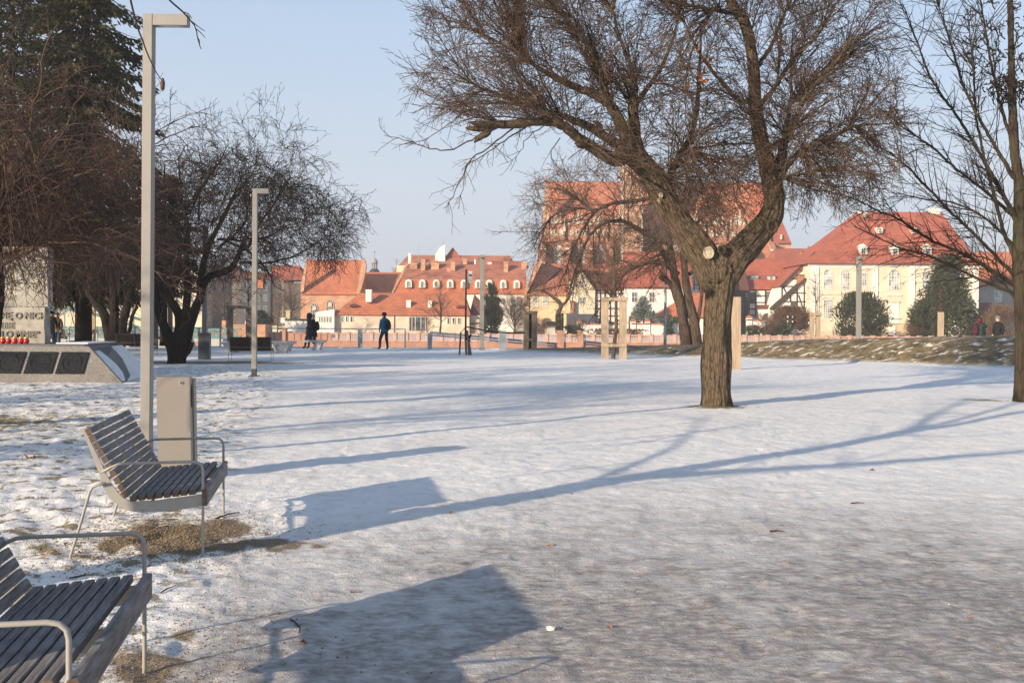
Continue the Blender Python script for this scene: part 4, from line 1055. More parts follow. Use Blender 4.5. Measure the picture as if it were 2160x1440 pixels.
def tufts_mesh(name, Pn, D, L, W, mat):
    """crossed pairs of leaf-shaped blades"""
    Pn, D = np.asarray(Pn, float), np.asarray(D, float); D /= np.maximum(np.linalg.norm(D, axis=1, keepdims=True), 1e-6)
    L = np.asarray(L)[:, None]; W = np.asarray(W)[:, None]
    rs = np.random.RandomState(3); ref = rs.normal(size=D.shape)
    A = np.cross(D, ref); A /= np.maximum(np.linalg.norm(A, axis=1, keepdims=True), 1e-6); B = np.cross(D, A)
    V = []
    for a in (A, B): V += [Pn, Pn+D*L*.45+a*W, Pn+D*L, Pn+D*L*.45-a*W]
    V = np.stack(V, 1).reshape(-1, 3); n = len(Pn)
    fa = (np.arange(n)[:, None, None]*8+np.array([[0, 1, 2, 3], [4, 5, 6, 7]])[None]).reshape(-1, 4)
    me = np_mesh(name, V, fa); me.materials.append(mat); return me

# ---- the big forked tree
def main_tree():
    Y = 18.4; p = lambda x, y, dy=0: P(x, y, Y+dy)
    base = G(1511, 857); root = empty('forked_tree', (base.x, base.y, 0), 'big forked bare tree with furrowed trunk and dense brown twigs', 'tree')
    out = new_out(); pm = 1/114.0
    def line(key, pts, w, step=.06, jit=0):
        l = smooth_line([p(*a) for a in pts], [x*pm/2 for x in w], step, jit); out[key].append(l); return l
    line('trunk', [(1511.5, 869), (1511.5, 857), (1511, 835), (1511, 790), (1512, 730), (1514, 670), (1518, 620), (1519, 592), (1520, 570), (1524, 552)], [80, 66, 59, 57, 55, 53, 54, 60, 70, 58], .035)
    Lb = line('trunk', [(1512, 608, .02), (1503, 580), (1490, 548), (1462, 509), (1424, 462, .05), (1400, 415, .1), (1386, 385, .12), (1362, 355, .15), (1330, 322, .1)], [52, 66, 66, 60, 53, 50, 50, 46, 44], .045)
    Rb = line('trunk', [(1522, 612, .02), (1532, 582), (1552, 545), (1583, 510), (1613, 478), (1630, 450), (1633, 418), (1630, 388), (1622, 355), (1611, 318), (1599, 266), (1592, 212), (1590, 150), (1583, 100), (1570, 46), (1545, 12), (1535, -40)],
              [46, 60, 62, 56, 52, 50, 42, 38, 40, 33, 30, 27, 24, 22, 24, 20, 16], .045)
    line('trunk', [(1508, 596, -.05), (1520, 560, -.08), (1535, 534, -.12), (1548, 519, -.15)], [46, 46, 38, 24], .03)   # cut stump in the fork
    limbs = [
      ([(1335, 325), (1300, 338, -.1), (1272, 326, -.2), (1240, 305, -.3), (1222, 294, -.35), (1185, 264, -.45), (1139, 256, -.6), (1094, 261, -.7), (1048, 264, -.8), (1024, 281, -.85)], [34, 30, 27, 25, 23, 22, 20, 20, 17, 12]),
      ([(1330, 330), (1309, 308, .1), (1273, 287, .2), (1240, 266, .3), (1192, 248, .4), (1152, 235, .45), (1110, 222, .5), (1040, 196, .5), (970, 165, .4)], [28, 25, 22, 19, 16, 14, 9, 6, 4]),
      ([(1345, 335), (1322, 294, .1), (1309, 261, .15), (1289, 225, .2), (1257, 202, .3), (1218, 186, .4), (1169, 163, .5), (1130, 140, .6), (1070, 100, .7), (1000, 62, .8)], [36, 30, 26, 24, 21, 19, 14, 9, 6, 4]),
      ([(1360, 350), (1345, 310, .3), (1338, 262, .5), (1336, 222, .6), (1345, 180, .8)], [30, 26, 24, 26, 14]),
      ([(1395, 395), (1412, 372, .3), (1430, 335, .5), (1455, 290, .8), (1470, 230, 1.0), (1475, 150, 1.3), (1480, 60, 1.6)], [26, 24, 20, 17, 14, 11, 7]),
      ([(1640, 385), (1660, 350, -.1), (1700, 312, -.2), (1754, 290, -.3), (1800, 268, -.4), (1850, 262, -.5), (1905, 262, -.5)], [24, 20, 17, 13, 9, 6, 4]),
      ([(1632, 372), (1641, 336, .2), (1652, 290, .3), (1668, 212, .5), (1669, 140, .6), (1672, 60, .7)], [17, 15, 12, 10, 8, 6]),
      ([(1648, 365), (1662, 290, -.3), (1694, 215, -.5), (1735, 160, -.7), (1768, 124, -.8), (1818, 53, -1.0)], [18, 14, 13, 11, 9, 6]),
      ([(1597, 230), (1630, 190, -.3), (1670, 130, -.6), (1720, 80, -.8), (1760, 20, -1)], [15, 13, 11, 9, 6]),
      ([(1590, 205), (1560, 215, .2), (1520, 170, .5), (1480, 120, .8), (1440, 40, 1)], [16, 14, 11, 9, 6]),
      ([(1560, 30), (1500, 20, -.3), (1420, 5, -.5), (1350, -10, -.8)], [16, 12, 9, 6]),
      ([(1592, 150), (1625, 100, .3), (1650, 40, .6), (1690, -40, .9)], [14, 11, 9, 6]),
      ([(1285, 222), (1270, 160, -.4), (1240, 90, -.7), (1200, 20, -1)], [14, 12, 9, 6]),
      ([(1338, 225), (1330, 140, -.2), (1300, 60, -.5), (1290, -40, -.7)], [15, 12, 9, 6]),
      ([(1345, 215), (1390, 150, .1), (1420, 80, .2), (1440, 0, .3)], [14, 12, 9, 6]),
    ]
    ls = [line('limb', a, [q*(.92 if i < 4 else .74) for q in (w if i == 0 else w[:-1]+[3])], .06, .006) for i, (a, w) in enumerate(limbs)]
    # broken splintered end and snags
    for a in ([(1030, 277, -.84), (1010, 292, -.9), (1000, 301, -.9)], [(1036, 270, -.82), (1000, 272, -.95), (982, 270, -1)], [(1060, 262, -.8), (1010, 262, -1), (988, 258, -1.05)], [(1268, 285, .2), (1262, 262, .1), (1250, 256, 0)], [(1240, 308, -.3), (1222, 306, -.5), (1212, 302, -.55)]):
        out['limb'].append(smooth_line([p(*q) for q in a], [.07, .05, .012], .06, .006))
    Q = [dict(seg=.17, w=.055, trop=(0, 0, .04), dens=7.0, ratio=.30, ang=(28, 62), rr=.5, tip=.3, out='mid', rmin=.0062),
         dict(seg=.11, w=.09, trop=(0, 0, .06), dens=7.0, ratio=.46, ang=(28, 60), rr=.6, tip=.5, rmin=.0050),
         dict(seg=.09, w=.17, trop=(0, 0, 0), dens=8.0, ratio=.5, ang=(30, 60), rr=.75, tip=.7, rmin=.0042),
         dict(seg=.08, w=.2, tip=.9)]
    cen = p(1440, 330, .3)
    def shoots(l, n, t0=.15, Ls=(1.0, 2.6), up=.25, cone=.55, c=cen):
        pts, rr = l
        for k in range(n):
            t = t0+(1-t0)*rnd.random(); i = min(len(pts)-1, int(t*len(pts)))
            q = Vector(pts[i]); o_ = (q-c); o_.y *= .8
            d = (o_.normalized()+Vector((0, 0, up))+rv(cone)).normalized()
            grow(out, q, d, rnd.uniform(*Ls)*(.55+.45*t), min(.024, rr[i]*.45), 0, Q)
    QF = [dict(dens=6.0, ang=(18, 48)),
          dict(seg=.14, w=.035, trop=(0, 0, .03), dens=8.5, ratio=.40, ang=(20, 48), rr=.8, tip=.6, rmin=.0052),
          dict(seg=.12, w=.055, tip=.75)]
    poly = [(935, -120), (885, 20), (912, 90), (878, 170), (905, 235), (965, 262), (1060, 246), (1180, 245), (1290, 330), (1370, 440), (1430, 490), (1560, 455), (1620, 425), (1700, 440), (1815, 420), (1890, 370), (1930, 260), (1890, 150), (1870, 30), (1800, -120)]
    fill(out, p, poly, 1.0, 1500, ls+[(Rb[0][int(len(Rb[0])*.42):], Rb[1][int(len(Rb[0])*.42):])], QF, arch=.06, wob=.008, rk=.0052, r0=.0062, tip=.0047, lat=(.3, .85), rmax=.028, align=1.9, direct=.36, t0=.22)
    for (x, y, dy), n, c in (((1632, 372, 0), 7, (1560, 400)), ((1410, 375, .35), 13, (1380, 420)), ((1336, 225, .5), 8, (1360, 300))):   # pollard heads: sprays, some almost level
        for k in range(n):
            q = p(x, y, dy); d = ((q-p(*c)).normalized()*.5+rv(.75)+Vector((.1, 0, .05))).normalized()
            if d.z < -.35: d.z = -.2
            grow(out, q, d, rnd.uniform(.9, 2.1), .013, 0, Q)
    for k in range(9):   # low spray to the right with arched tips
        grow(out, p(1645, 375), Vector((1, rnd.uniform(-.7, .7), rnd.uniform(-.18, .25))), rnd.uniform(1.6, 2.5), .015, 0, Q)
    # long drooping shoots on the left
    Qd = [dict(seg=.12, w=.07, dens=3.2, ratio=.28, ang=(30, 60), rr=.6, tip=.3, out='mid', rmin=.004), dict(seg=.09, w=.14, dens=5, ratio=.5, ang=(30, 60), rr=.7, tip=.6), dict(seg=.07, w=.2, tip=.8)]
    for a, w in (([(1040, 268, -.8), (985, 300, -1), (930, 318, -1.1), (870, 300, -1.2), (810, 285, -1.3)], .018), ([(1060, 262, -.8), (1000, 232, -1.1), (960, 250, -1.2), (905, 290, -1.3), (850, 305, -1.3)], .016),
                 ([(1080, 270, -.7), (1040, 305, -.8), (995, 335, -.9), (972, 380, -1), (950, 425, -1.05), (935, 440, -1.05)], .018), ([(1120, 262, -.6), (1075, 290, -.5), (1030, 320, -.6), (985, 350, -.8), (975, 400, -.9), (968, 440, -.95)], .015),
                 ([(1150, 262, -.5), (1115, 290, -.4), (1090, 330, -.4), (1050, 352, -.5)], .011), ([(1180, 290, -.4), (1160, 330, -.3), (1190, 365, -.3), (1230, 385, -.2)], .010)):
        l = smooth_line([p(*q) for q in a], [w*(1-.75*i/(len(a)-1)) for i in range(len(a))], .1, .012); out['mid'].append(l)
        for k in range(int(len(l[0])*.62)):
            i = rnd.randrange(2, len(l[0])-1); d = (Vector(l[0][i+1])-Vector(l[0][i])).normalized()
            grow(out, Vector(l[0][i]), side(d, R(rnd.uniform(25, 60))), rnd.uniform(.15, .6), .006, 1, Qd)
    res = tree_parts(root, out, (m_bark, m_bark, m_twig))
    # callus ring under the fork, knots and sawn scars
    me = tubes_mesh('callus', [smooth_line([p(1511+31*math.cos(t)*1.05, 590-3*math.sin(t*3), -.28*math.sin(t)) for t in [2*math.pi*i/18 for i in range(19)]], [.045+.02*math.sin(i*2.3) for i in range(19)], .03, .006)], 10, True, .7, m_bark)
    for v in me.vertices: v.co -= Vector(root.location)
    link('callus', me, root)
    def ring(name, x, y, r, dep, mat, tube=.02, tilt=0, squash=1.15, fill=None):
        c = p(x, y, dep); o = c-Vector(root.location)
        pts = [o+Vector((r*math.cos(t), .02*math.sin(t)*tilt, r*squash*math.sin(t))) for t in [2*math.pi*i/20 for i in range(21)]]
        rg = MB().tube(pts, [tube*(1+.25*math.sin(i*1.9)) for i in range(21)], 8).build(name, mat, root, off=(0, 0, 0), smooth=True)
        mb = MB(); n = 20; q = [(o.x, o.y-.008, o.z)]
        for rr_, dy in ((.5, -.006), (1.0, 0.0)):
            q += [(o.x+r*rr_*math.cos(2*math.pi*i/n), o.y+dy, o.z+r*rr_*squash*math.sin(2*math.pi*i/n)) for i in range(n)]
        mb.add(q, [(0, 1+(i+1) % n, 1+i) for i in range(n)]+[(1+i, 1+(i+1) % n, 1+n+(i+1) % n, 1+n+i) for i in range(n)])
        mb.build(name+'_face', fill, root, off=(0, 0, 0))
    ring('branch_scar', 1495, 533, .088, -.335, m_scar, .016, fill=m_scar)
    ring('knot_hole', 1523, 527, .058, -.36, m_bark, .028, fill=m_black)
    ring('knot_hole', 1629, 477, .085, -.245, m_bark, .030, fill=m_bark_d, squash=1.35)
    ring('branch_scar', 1394, 412, .03, -.19, m_scar, .008, fill=m_scar, squash=1.5); ring('branch_scar', 1389, 424, .028, -.19, m_scar, .008, fill=m_scar, squash=1.6)
    # a few dead leaves still caught in the twigs
    lf = MB()
    for k in range(34):
        c = p(rnd.gauss(1478, 16), rnd.gauss(165, 35), rnd.uniform(-.8, .8)); a, b_ = rv(.05), rv(.04); lf.add([c-a, c+b_, c+a, c-b_], [(0, 1, 2, 3)])
    tag(lf.build('dead_leaves', m_leaf, root), kind='stuff')
    # torn plastic bag caught in the crown
    c = p(1684, 230, -.6); bg_ = MB(); n = 7
    for i in range(n+1):
        for j in range(n+1): bg_.v.append((c.x+(i-n/2)*.02+rnd.gauss(0, .012), c.y+rnd.gauss(0, .02), c.z+(j-n/2)*.028-(i-n/2)*.015+rnd.gauss(0, .012)))
    for i in range(n):
        for j in range(n):
            if rnd.random() < .72: k = i*(n+1)+j; bg_.f.append((k, k+1, k+n+2, k+n+1)); bg_.m.append(0)
    o = bg_.build('plastic_bag', m_granite); tag(o, 'torn pale plastic bag caught in the twigs of the forked tree', 'bag')
main_tree()

# ---- tree at the right edge
def right_tree():
    Y = 20.0; p = lambda x, y, dy=0: P(x, y, Y+dy)
    b0 = G(2156, 843); root = empty('edge_tree', (b0.x, b0.y, 0), 'slim bare tree with long ascending branches cut by the right edge', 'tree')
    out = new_out(); pm = 1/105.0
    def line(key, pts, w, step=.08, jit=.003):
        l = smooth_line([p(*a) for a in pts], [x*pm/2 for x in w], step, jit); out[key].append(l); return l
    T = line('trunk', [(2158, 852), (2158, 840), (2158, 790), (2159, 720), (2157, 650), (2155, 590), (2152, 520), (2152, 440), (2149, 380), (2140, 320), (2135, 200), (2133, 100), (2130, -40)], [44, 36, 32, 31, 31, 34, 29, 25, 22, 19, 16, 13, 10])
    B_ = [([(2150, 622), (2088, 599), (2023, 568), (1960, 540), (1905, 525), (1870, 510), (1801, 477)], [13, 9, 7, 6, 5, 4, 2.5]),
          ([(2148, 606), (2062, 552), (2015, 528), (1965, 507), (1891, 460), (1860, 448), (1790, 415), (1700, 395)], [15, 11, 9, 8, 6, 5, 4, 2]),
          ([(2150, 590), (2100, 540), (2062, 500), (2010, 452), (1960, 400), (1900, 340), (1840, 300), (1790, 268)], [14, 10, 9, 8, 7, 5, 4, 2]),
          ([(2146, 470), (2110, 400), (2073, 336), (2030, 262), (1967, 170), (1935, 90), (1905, 10)], [15, 12, 10, 8, 6, 5, 3]),
          ([(2148, 560), (2118, 490), (2094, 400), (2076, 330), (2059, 248), (2052, 140), (2040, 20)], [13, 11, 9, 7, 6, 5, 3]),
          ([(2144, 462), (2080, 405), (2010, 350), (1967, 312), (1900, 265), (1850, 225)], [12, 9, 7, 6, 4, 2]),
          ([(2138, 376), (2100, 310), (2055, 230), (2025, 160), (2002, 81), (1981, 18), (1970, -30)], [13, 10, 8, 7, 5, 4, 3]),
          ([(2136, 300), (2110, 220), (2090, 130), (2075, 40), (2060, -40)], [11, 9, 7, 5, 3]),
          ([(2150, 640), (2120, 600), (2100, 560), (2080, 545), (2010, 530), (1930, 525)], [8, 6, 5, 4, 3, 2]),
          ([(2140, 520), (2090, 470), (2020, 430), (1950, 420), (1880, 405)], [9, 7, 5, 4, 2]),
          ([(2150, 420), (2180, 330), (2200, 200), (2210, 60)], [14, 10, 8, 4]), ([(2152, 520), (2200, 430), (2260, 330), (2300, 200)], [14, 10, 8, 4])]
    Q = [dict(seg=.14, w=.07, trop=(0, 0, .10), dens=3.2, ratio=.4, ang=(22, 48), rr=.55, tip=.3, out='mid', rmin=.004),
         dict(seg=.10, w=.09, trop=(0, 0, .1), dens=4.2, ratio=.42, ang=(25, 55), rr=.65, tip=.5, rmin=.0034), dict(seg=.09, w=.14, tip=.8)]
    for a, w in B_:
        a = [(x, y, (i/(len(a)-1.))*rnd.uniform(-1.2, 1.0)) for i, (x, y) in enumerate(a)]
        l = line('limb', a, [q*.72 for q in w], .1, .006)
        for k in range(int(len(l[0])*.95)):
            i = rnd.randrange(4, len(l[0])-1); d = (Vector(l[0][i+1])-Vector(l[0][i])).normalized()
            grow(out, Vector(l[0][i]), side(d, R(rnd.uniform(22, 48))), rnd.uniform(.4, 1.5), min(.010, l[1][i]*.6), 0, Q)
    # knobbly spur growth high up
    Qs = [dict(seg=.05, w=.5, dens=9, ratio=.35, ang=(40, 80), rr=.8, tip=.8, out='mid', rmin=.009), dict(seg=.04, w=.6, tip=1.0)]
    for k in range(120):
        x, y = (rnd.gauss(2130, 26), rnd.gauss(182, 14)) if k % 2 else (rnd.uniform(2040, 2160), rnd.uniform(0, 230))
        grow(out, p(x, y, rnd.uniform(-.5, .5)), rv().normalized(), rnd.uniform(.2, .5), .013, 0, Qs)
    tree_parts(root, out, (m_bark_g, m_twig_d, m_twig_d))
right_tree()

# ---- weeping tree close on the left, its trunk just outside the frame
def weeping_tree():
    base = Vector((-7.62, 14.3, 0)); root = empty('weeping_tree', base, 'brown weeping tree whose arching twigs fill the left edge', 'tree')
    out = new_out()
    T = smooth_line([base+Vector(v) for v in ((0, 0, -.1), (0, 0, .3), (.05, 0, 1.2), (.12, .05, 2.0), (.05, .1, 2.7), (.0, .1, 3.2))], [.26, .20, .17, .18, .16, .12], .06, .003); out['trunk'].append(T)
    Q = [dict(seg=.16, w=.16, trop=(0, 0, -.34), dens=5.2, ratio=.44, ang=(25, 75), rr=.5, tip=.3, out='limb', rmin=.007, bias=(0, 0, .15)),
         dict(seg=.12, w=.18, trop=(0, 0, -.75), dens=5.2, ratio=.52, ang=(25, 65), rr=.6, tip=.4, out='mid', rmin=.0042),
         dict(seg=.09, w=.22, trop=(0, 0, -.9), dens=6.0, ratio=.5, ang=(25, 65), rr=.7, tip=.6, rmin=.0036), dict(seg=.08, w=.26, trop=(0, 0, -.5), tip=.8)]
    for k in range(17):
        az = R(k*360/17.*1.0+rnd.uniform(-10, 10)); el = R(rnd.uniform(32, 70))
        d = Vector((math.cos(az)*math.cos(el), math.sin(az)*math.cos(el), math.sin(el)))
        grow(out, base+Vector((0, .1, rnd.uniform(2.0, 3.2))), d, rnd.uniform(3.0, 4.3), rnd.uniform(.018, .030), 0, Q)
    for k in range(9):
        az = R(rnd.uniform(-50, 30)); el = R(rnd.uniform(35, 62))
        grow(out, base+Vector((.05, .1, rnd.uniform(2.4, 3.2))), Vector((math.cos(az)*math.cos(el), math.sin(az)*math.cos(el), math.sin(el))), rnd.uniform(3.0, 4.0), .022, 0, Q)
    for k in range(34):   # hanging tips before the monument
        q = P(rnd.uniform(-25, 120), rnd.uniform(440, 540), 14.3+rnd.uniform(-1, 1)); grow(out, q, Vector((rnd.uniform(-.6, .6), rnd.uniform(-.4, .4), -.9)), rnd.uniform(.5, 1.1), .006, 1, Q)
        out['mid'].append(smooth_line([base+Vector((0, .1, 2.9)), (base+Vector((0, .1, 4.2))+q)/2+Vector((0, 0, .6)), q], [.014, .010, .006], .15, .012))
    o = out; o['mid'] += o['limb']; o['limb'] = []
    tree_parts(root, o, (m_bark_d, m_twig_r, m_twig_r), 1.6)
weeping_tree()

# ---- shade tree outside the frame, left of the camera: its shadow crosses the snow, one shoot hangs into view
def shade_tree():
    base = Vector((-5.0, 4.0, 0)); root = empty('shade_tree', base, 'tree whose drooping shoot tip hangs beside the near lamp head', 'tree')
    out = new_out(); B = lambda *v: base+Vector(v)
    out['trunk'].append(smooth_line([B(0, 0, -.1), B(0, 0, .4), B(0, .02, 1.3), B(-.05, 0, 2.3), B(-.15, -.05, 3.3), B(-.35, -.15, 4.6), B(-.45, -.2, 5.8), B(-.4, -.2, 7.2)], [.24, .18, .155, .16, .12, .10, .08, .05], .08, .003))
    for a, w in (([B(-.05, 0, 2.2), B(-.3, 1.2, 2.75), B(-.7, 2.4, 3.2), B(-1.3, 3.6, 3.7)], [.045, .032, .020, .009]),
                 ([B(-.05, 0, 2.4), B(-.2, -1.0, 3.1), B(-.15, -2.0, 3.9), B(-.1, -2.7, 4.6), B(0, -3.2, 5.6)], [.10, .085, .07, .05, .03]),
                 ([B(-.1, 0, 3.2), B(.7, 1.2, 4.4), B(1.5, 2.7, 5.1), B(2.1, 4.2, 5.2)], [.08, .06, .035, .018]),
                 ([B(-.3, -.1, 4.2), B(-1.2, .3, 5.2), B(-2.2, .8, 6.5)], [.08, .06, .03])):
        out['limb'].append(smooth_line(a, w, .12, .008))
    Q = [dict(seg=.16, w=.12, trop=(0, 0, -.03), dens=1.6, ratio=.45, ang=(30, 60), rr=.6, tip=.3, out='mid', rmin=.006), dict(seg=.12, w=.15, tip=.5)]
    for l in out['limb']:
        for k in range(9):
            i = rnd.randrange(5, len(l[0])-1); grow(out, Vector(l[0][i]), (rv()+Vector((-.6, -.4, .5))).normalized(), rnd.uniform(.8, 2.0), .02, 0, Q)
    for a in ([(318, -60), (340, -22), (358, 2), (386, 26), (410, 54), (417, 80), (424, 104)], [(262, -60), (285, 40), (309, 108), (328, 150), (344, 174)]):
        Yq = 8.6; out['mid'].append(smooth_line([P(x, y, Yq) for x, y in a], [.011-.0075*i/(len(a)-1) for i in range(len(a))], .05, .002))
    a0 = P(318, -60, 8.6); out['mid'].append(smooth_line([B(2.1, 4.2, 5.2), a0], [.02, .011], .2)); out['mid'].append(smooth_line([B(2.0, 4.0, 5.2), P(262, -60, 8.6)], [.02, .011], .2))
    for a in ([(405, 46), (420, 58), (432, 66)], [(412, 60), (424, 70), (433, 80)], [(417, 80), (421, 88), (420, 97)], [(386, 26), (398, 30), (404, 40)]):
        out['mid'].append(smooth_line([P(x, y, 8.6) for x, y in a], [.005, .004, .003], .04))
    tree_parts(root, out, (m_bark, m_twig_d, m_twig_d))
    MB().lathe([(0, -.07), (.018, -.05), (.022, 0), (.012, .04), (0, .05)], 8, P(343, 176, 8.6)).build('catkin', m_twig_r, root, smooth=True)
shade_tree()

def side_tree(x, y, h, w, seed, label, r=.16):
    global rnd
    rnd = random.Random(seed); root = empty('bare_tree', (x, y, 0), label, 'tree'); out = new_out()
    l = smooth_line([(x, y, -.1), (x, y, h*.25), (x+rnd.uniform(-.3, .3), y+rnd.uniform(-.3, .3), h*.6), (x+rnd.uniform(-.4, .4), y, h)], [r*1.2, r, r*.6, .02], .15, .008); out['trunk'].append(l)
    Q = [dict(seg=.3, w=.12, trop=(0, 0, .02), dens=1.9, ratio=.5, ang=(25, 60), rr=.6, tip=.3, out='mid', rmin=.01), dict(seg=.22, w=.16, dens=3.4, ratio=.5, ang=(25, 60), rr=.7, tip=.5, rmin=.006), dict(seg=.18, w=.2, tip=.8)]
    for k in range(34):
        i = int(len(l[0])*rnd.uniform(.28, .97)); az = rnd.uniform(0, 6.28); el = R(rnd.uniform(5, 60))
        grow(out, Vector(l[0][i]), Vector((math.cos(az)*math.cos(el), math.sin(az)*math.cos(el), math.sin(el))), w*rnd.uniform(.4, .7), l[1][i]*.5, 0, Q)
    tree_parts(root, out, (m_bark_m, m_twig_d, m_twig_d))
for i, (x, y, h, w, q) in enumerate([(-16.5, 14.5, 8.5, 5.5, 'nearer the monument'), (-14.5, 3.8, 7.5, 5, 'abreast of the benches'), (-19.5, 8.0, 9, 6, 'furthest from the benches'), (-26, 15, 11, 7, 'outermost by the lawn')]):
    side_tree(x, y, h, w, 200+i, 'bare tree outside the left edge of the view, '+q)

# ---- gnarled dark multi-stem tree behind the lamps
def stems_tree(name, label, Y, base, stems, cen, limbs, Q, mats, pm, seed, extra=None, zmin=None):
    global rnd
    rnd = random.Random(seed); p = lambda x, y, dy=0: P(x, y, Y+dy)
    b0 = p(*base); root = empty(name, (b0.x, b0.y, 0), label, 'tree'); out = new_out(); tops = []
    for a, w in stems:
        l = smooth_line([p(*q) for q in a], [x*pm/2 for x in w], .12, .004); out['trunk'].append(l); tops.append(l)
    c = p(*cen)
    for n, L, up, cone in limbs:
        for k in range(n):
            l = tops[rnd.randrange(len(tops))]; i = int(len(l[0])*rnd.uniform(.55, .99)); q = Vector(l[0][i])
            d = ((q-c).normalized()+Vector((0, 0, up))+rv(cone)).normalized()
            grow(out, q, d, rnd.uniform(*L), min(.07, l[1][i]*.7), 0, Q)
    if extra: extra(out, p)
    out['mid'] += out['limb']; out['limb'] = []
    tree_parts(root, out, mats, zmin); return root
QD = [dict(seg=.3, w=.22, trop=(0, 0, -.05), dens=3.0, ratio=.5, ang=(25, 70), rr=.55, tip=.35, out='limb', rmin=.012),
      dict(seg=.2, w=.25, trop=(0, 0, -.28), dens=4.2, ratio=.48, ang=(25, 70), rr=.55, tip=.4, out='mid', rmin=.008),
      dict(seg=.14, w=.25, trop=(0, 0, -.65), dens=5.0, ratio=.5, ang=(25, 65), rr=.7, tip=.6, rmin=.006), dict(seg=.12, w=.28, trop=(0, 0, -.5), tip=.8)]
def ex_d(out, p):
    QF = [dict(dens=4.2, ang=(25, 70)), dict(seg=.18, w=.16, trop=(0, 0, -.75), dens=5.5, ratio=.5, ang=(25, 60), rr=.7, tip=.55, rmin=.0072), dict(seg=.13, w=.24, trop=(0, 0, -.5), tip=.8)]
    poly0 = [(322, 330), (345, 240), (400, 222), (480, 255), (530, 240), (560, 190), (600, 235), (650, 270), (700, 345), (735, 400), (790, 450), (740, 500), (640, 440), (500, 400)]
    fill(out, p, poly0, 1.4, 110, list(out['trunk']), [dict(dens=3.0, ang=(25, 60)), dict(seg=.16, w=.16, trop=(0, 0, .05), dens=4.0, ratio=.45, ang=(25, 60), rr=.7, tip=.55, rmin=.0066), dict(seg=.12, w=.2, tip=.8)], arch=.05, rk=.007, r0=.009, tip=.007, wob=.22, t0=.5, lat=(.4, 1.1), rmax=.06)
    poly = [(322, 400), (380, 335), (460, 345), (540, 330), (610, 355), (680, 400), (730, 455), (745, 520), (705, 556), (640, 515), (560, 540), (500, 560), (440, 600), (330, 590)]
    fill(out, p, poly, 1.5, 560, list(out['trunk']), QF, arch=.16, rk=.008, r0=.010, tip=.0072, wob=.3, t0=.45, lat=(.6, 1.5), rmax=.07)
    for k in range(5):   # boughs sweeping right with hanging tips
        grow(out, p(rnd.uniform(440, 520), rnd.uniform(430, 560), rnd.uniform(-1, 1)), Vector((1, rnd.uniform(-.6, .6), rnd.uniform(.0, .7))), rnd.uniform(2.4, 3.9), .05, 0, QD)
    for k in range(4):
        grow(out, p(rnd.uniform(350, 470), rnd.uniform(420, 480), rnd.uniform(-1, 1)), Vector((rnd.uniform(-.5, .8), rnd.uniform(-.6, .6), 1)), rnd.uniform(2., 3.2), .04, 0, QD)
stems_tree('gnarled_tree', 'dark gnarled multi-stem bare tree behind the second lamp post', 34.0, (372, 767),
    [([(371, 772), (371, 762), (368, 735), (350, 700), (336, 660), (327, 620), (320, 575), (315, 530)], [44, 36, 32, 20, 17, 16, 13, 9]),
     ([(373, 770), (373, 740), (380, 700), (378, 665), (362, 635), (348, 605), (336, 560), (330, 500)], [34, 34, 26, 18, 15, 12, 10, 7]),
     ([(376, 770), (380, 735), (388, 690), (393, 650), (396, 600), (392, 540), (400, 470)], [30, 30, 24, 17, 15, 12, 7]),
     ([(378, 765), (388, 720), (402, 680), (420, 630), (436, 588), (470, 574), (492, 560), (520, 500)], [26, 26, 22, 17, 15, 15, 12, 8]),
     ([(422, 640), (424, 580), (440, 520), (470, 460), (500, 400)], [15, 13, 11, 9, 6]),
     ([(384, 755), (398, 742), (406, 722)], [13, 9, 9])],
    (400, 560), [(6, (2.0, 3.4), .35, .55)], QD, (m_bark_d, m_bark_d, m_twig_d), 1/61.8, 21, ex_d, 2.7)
QE = [dict(q) for q in QD]; QE[0]['dens'] = 2.2; QE[1]['dens'] = 3.2
def ex_e(out, p):
    QF = [dict(dens=3.6, ang=(25, 70)), dict(seg=.2, w=.2, trop=(0, 0, -.45), dens=4.2, ratio=.5, ang=(25, 65), rr=.7, tip=.55, rmin=.008), dict(seg=.15, w=.24, trop=(0, 0, -.5), tip=.8)]
    fill(out, p, [(100, 640), (90, 480), (120, 340), (220, 290), (330, 320), (360, 480), (340, 640), (290, 620), (180, 610)], 1.7, 230, list(out['trunk']), QF, arch=.16, rk=.008, r0=.012, tip=.009, wob=.3, t0=.45, lat=(.7, 1.7), rmax=.07)
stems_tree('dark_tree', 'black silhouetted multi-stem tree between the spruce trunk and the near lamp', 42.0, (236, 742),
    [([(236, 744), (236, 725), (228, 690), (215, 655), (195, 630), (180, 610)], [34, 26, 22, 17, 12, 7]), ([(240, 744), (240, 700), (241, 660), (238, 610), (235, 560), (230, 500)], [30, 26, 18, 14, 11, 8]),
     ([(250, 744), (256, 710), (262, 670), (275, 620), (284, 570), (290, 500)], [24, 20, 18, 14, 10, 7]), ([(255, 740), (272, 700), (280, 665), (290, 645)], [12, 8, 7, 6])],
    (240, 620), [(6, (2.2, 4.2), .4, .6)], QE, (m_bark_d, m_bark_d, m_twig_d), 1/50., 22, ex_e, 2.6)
rnd = random.Random(5)

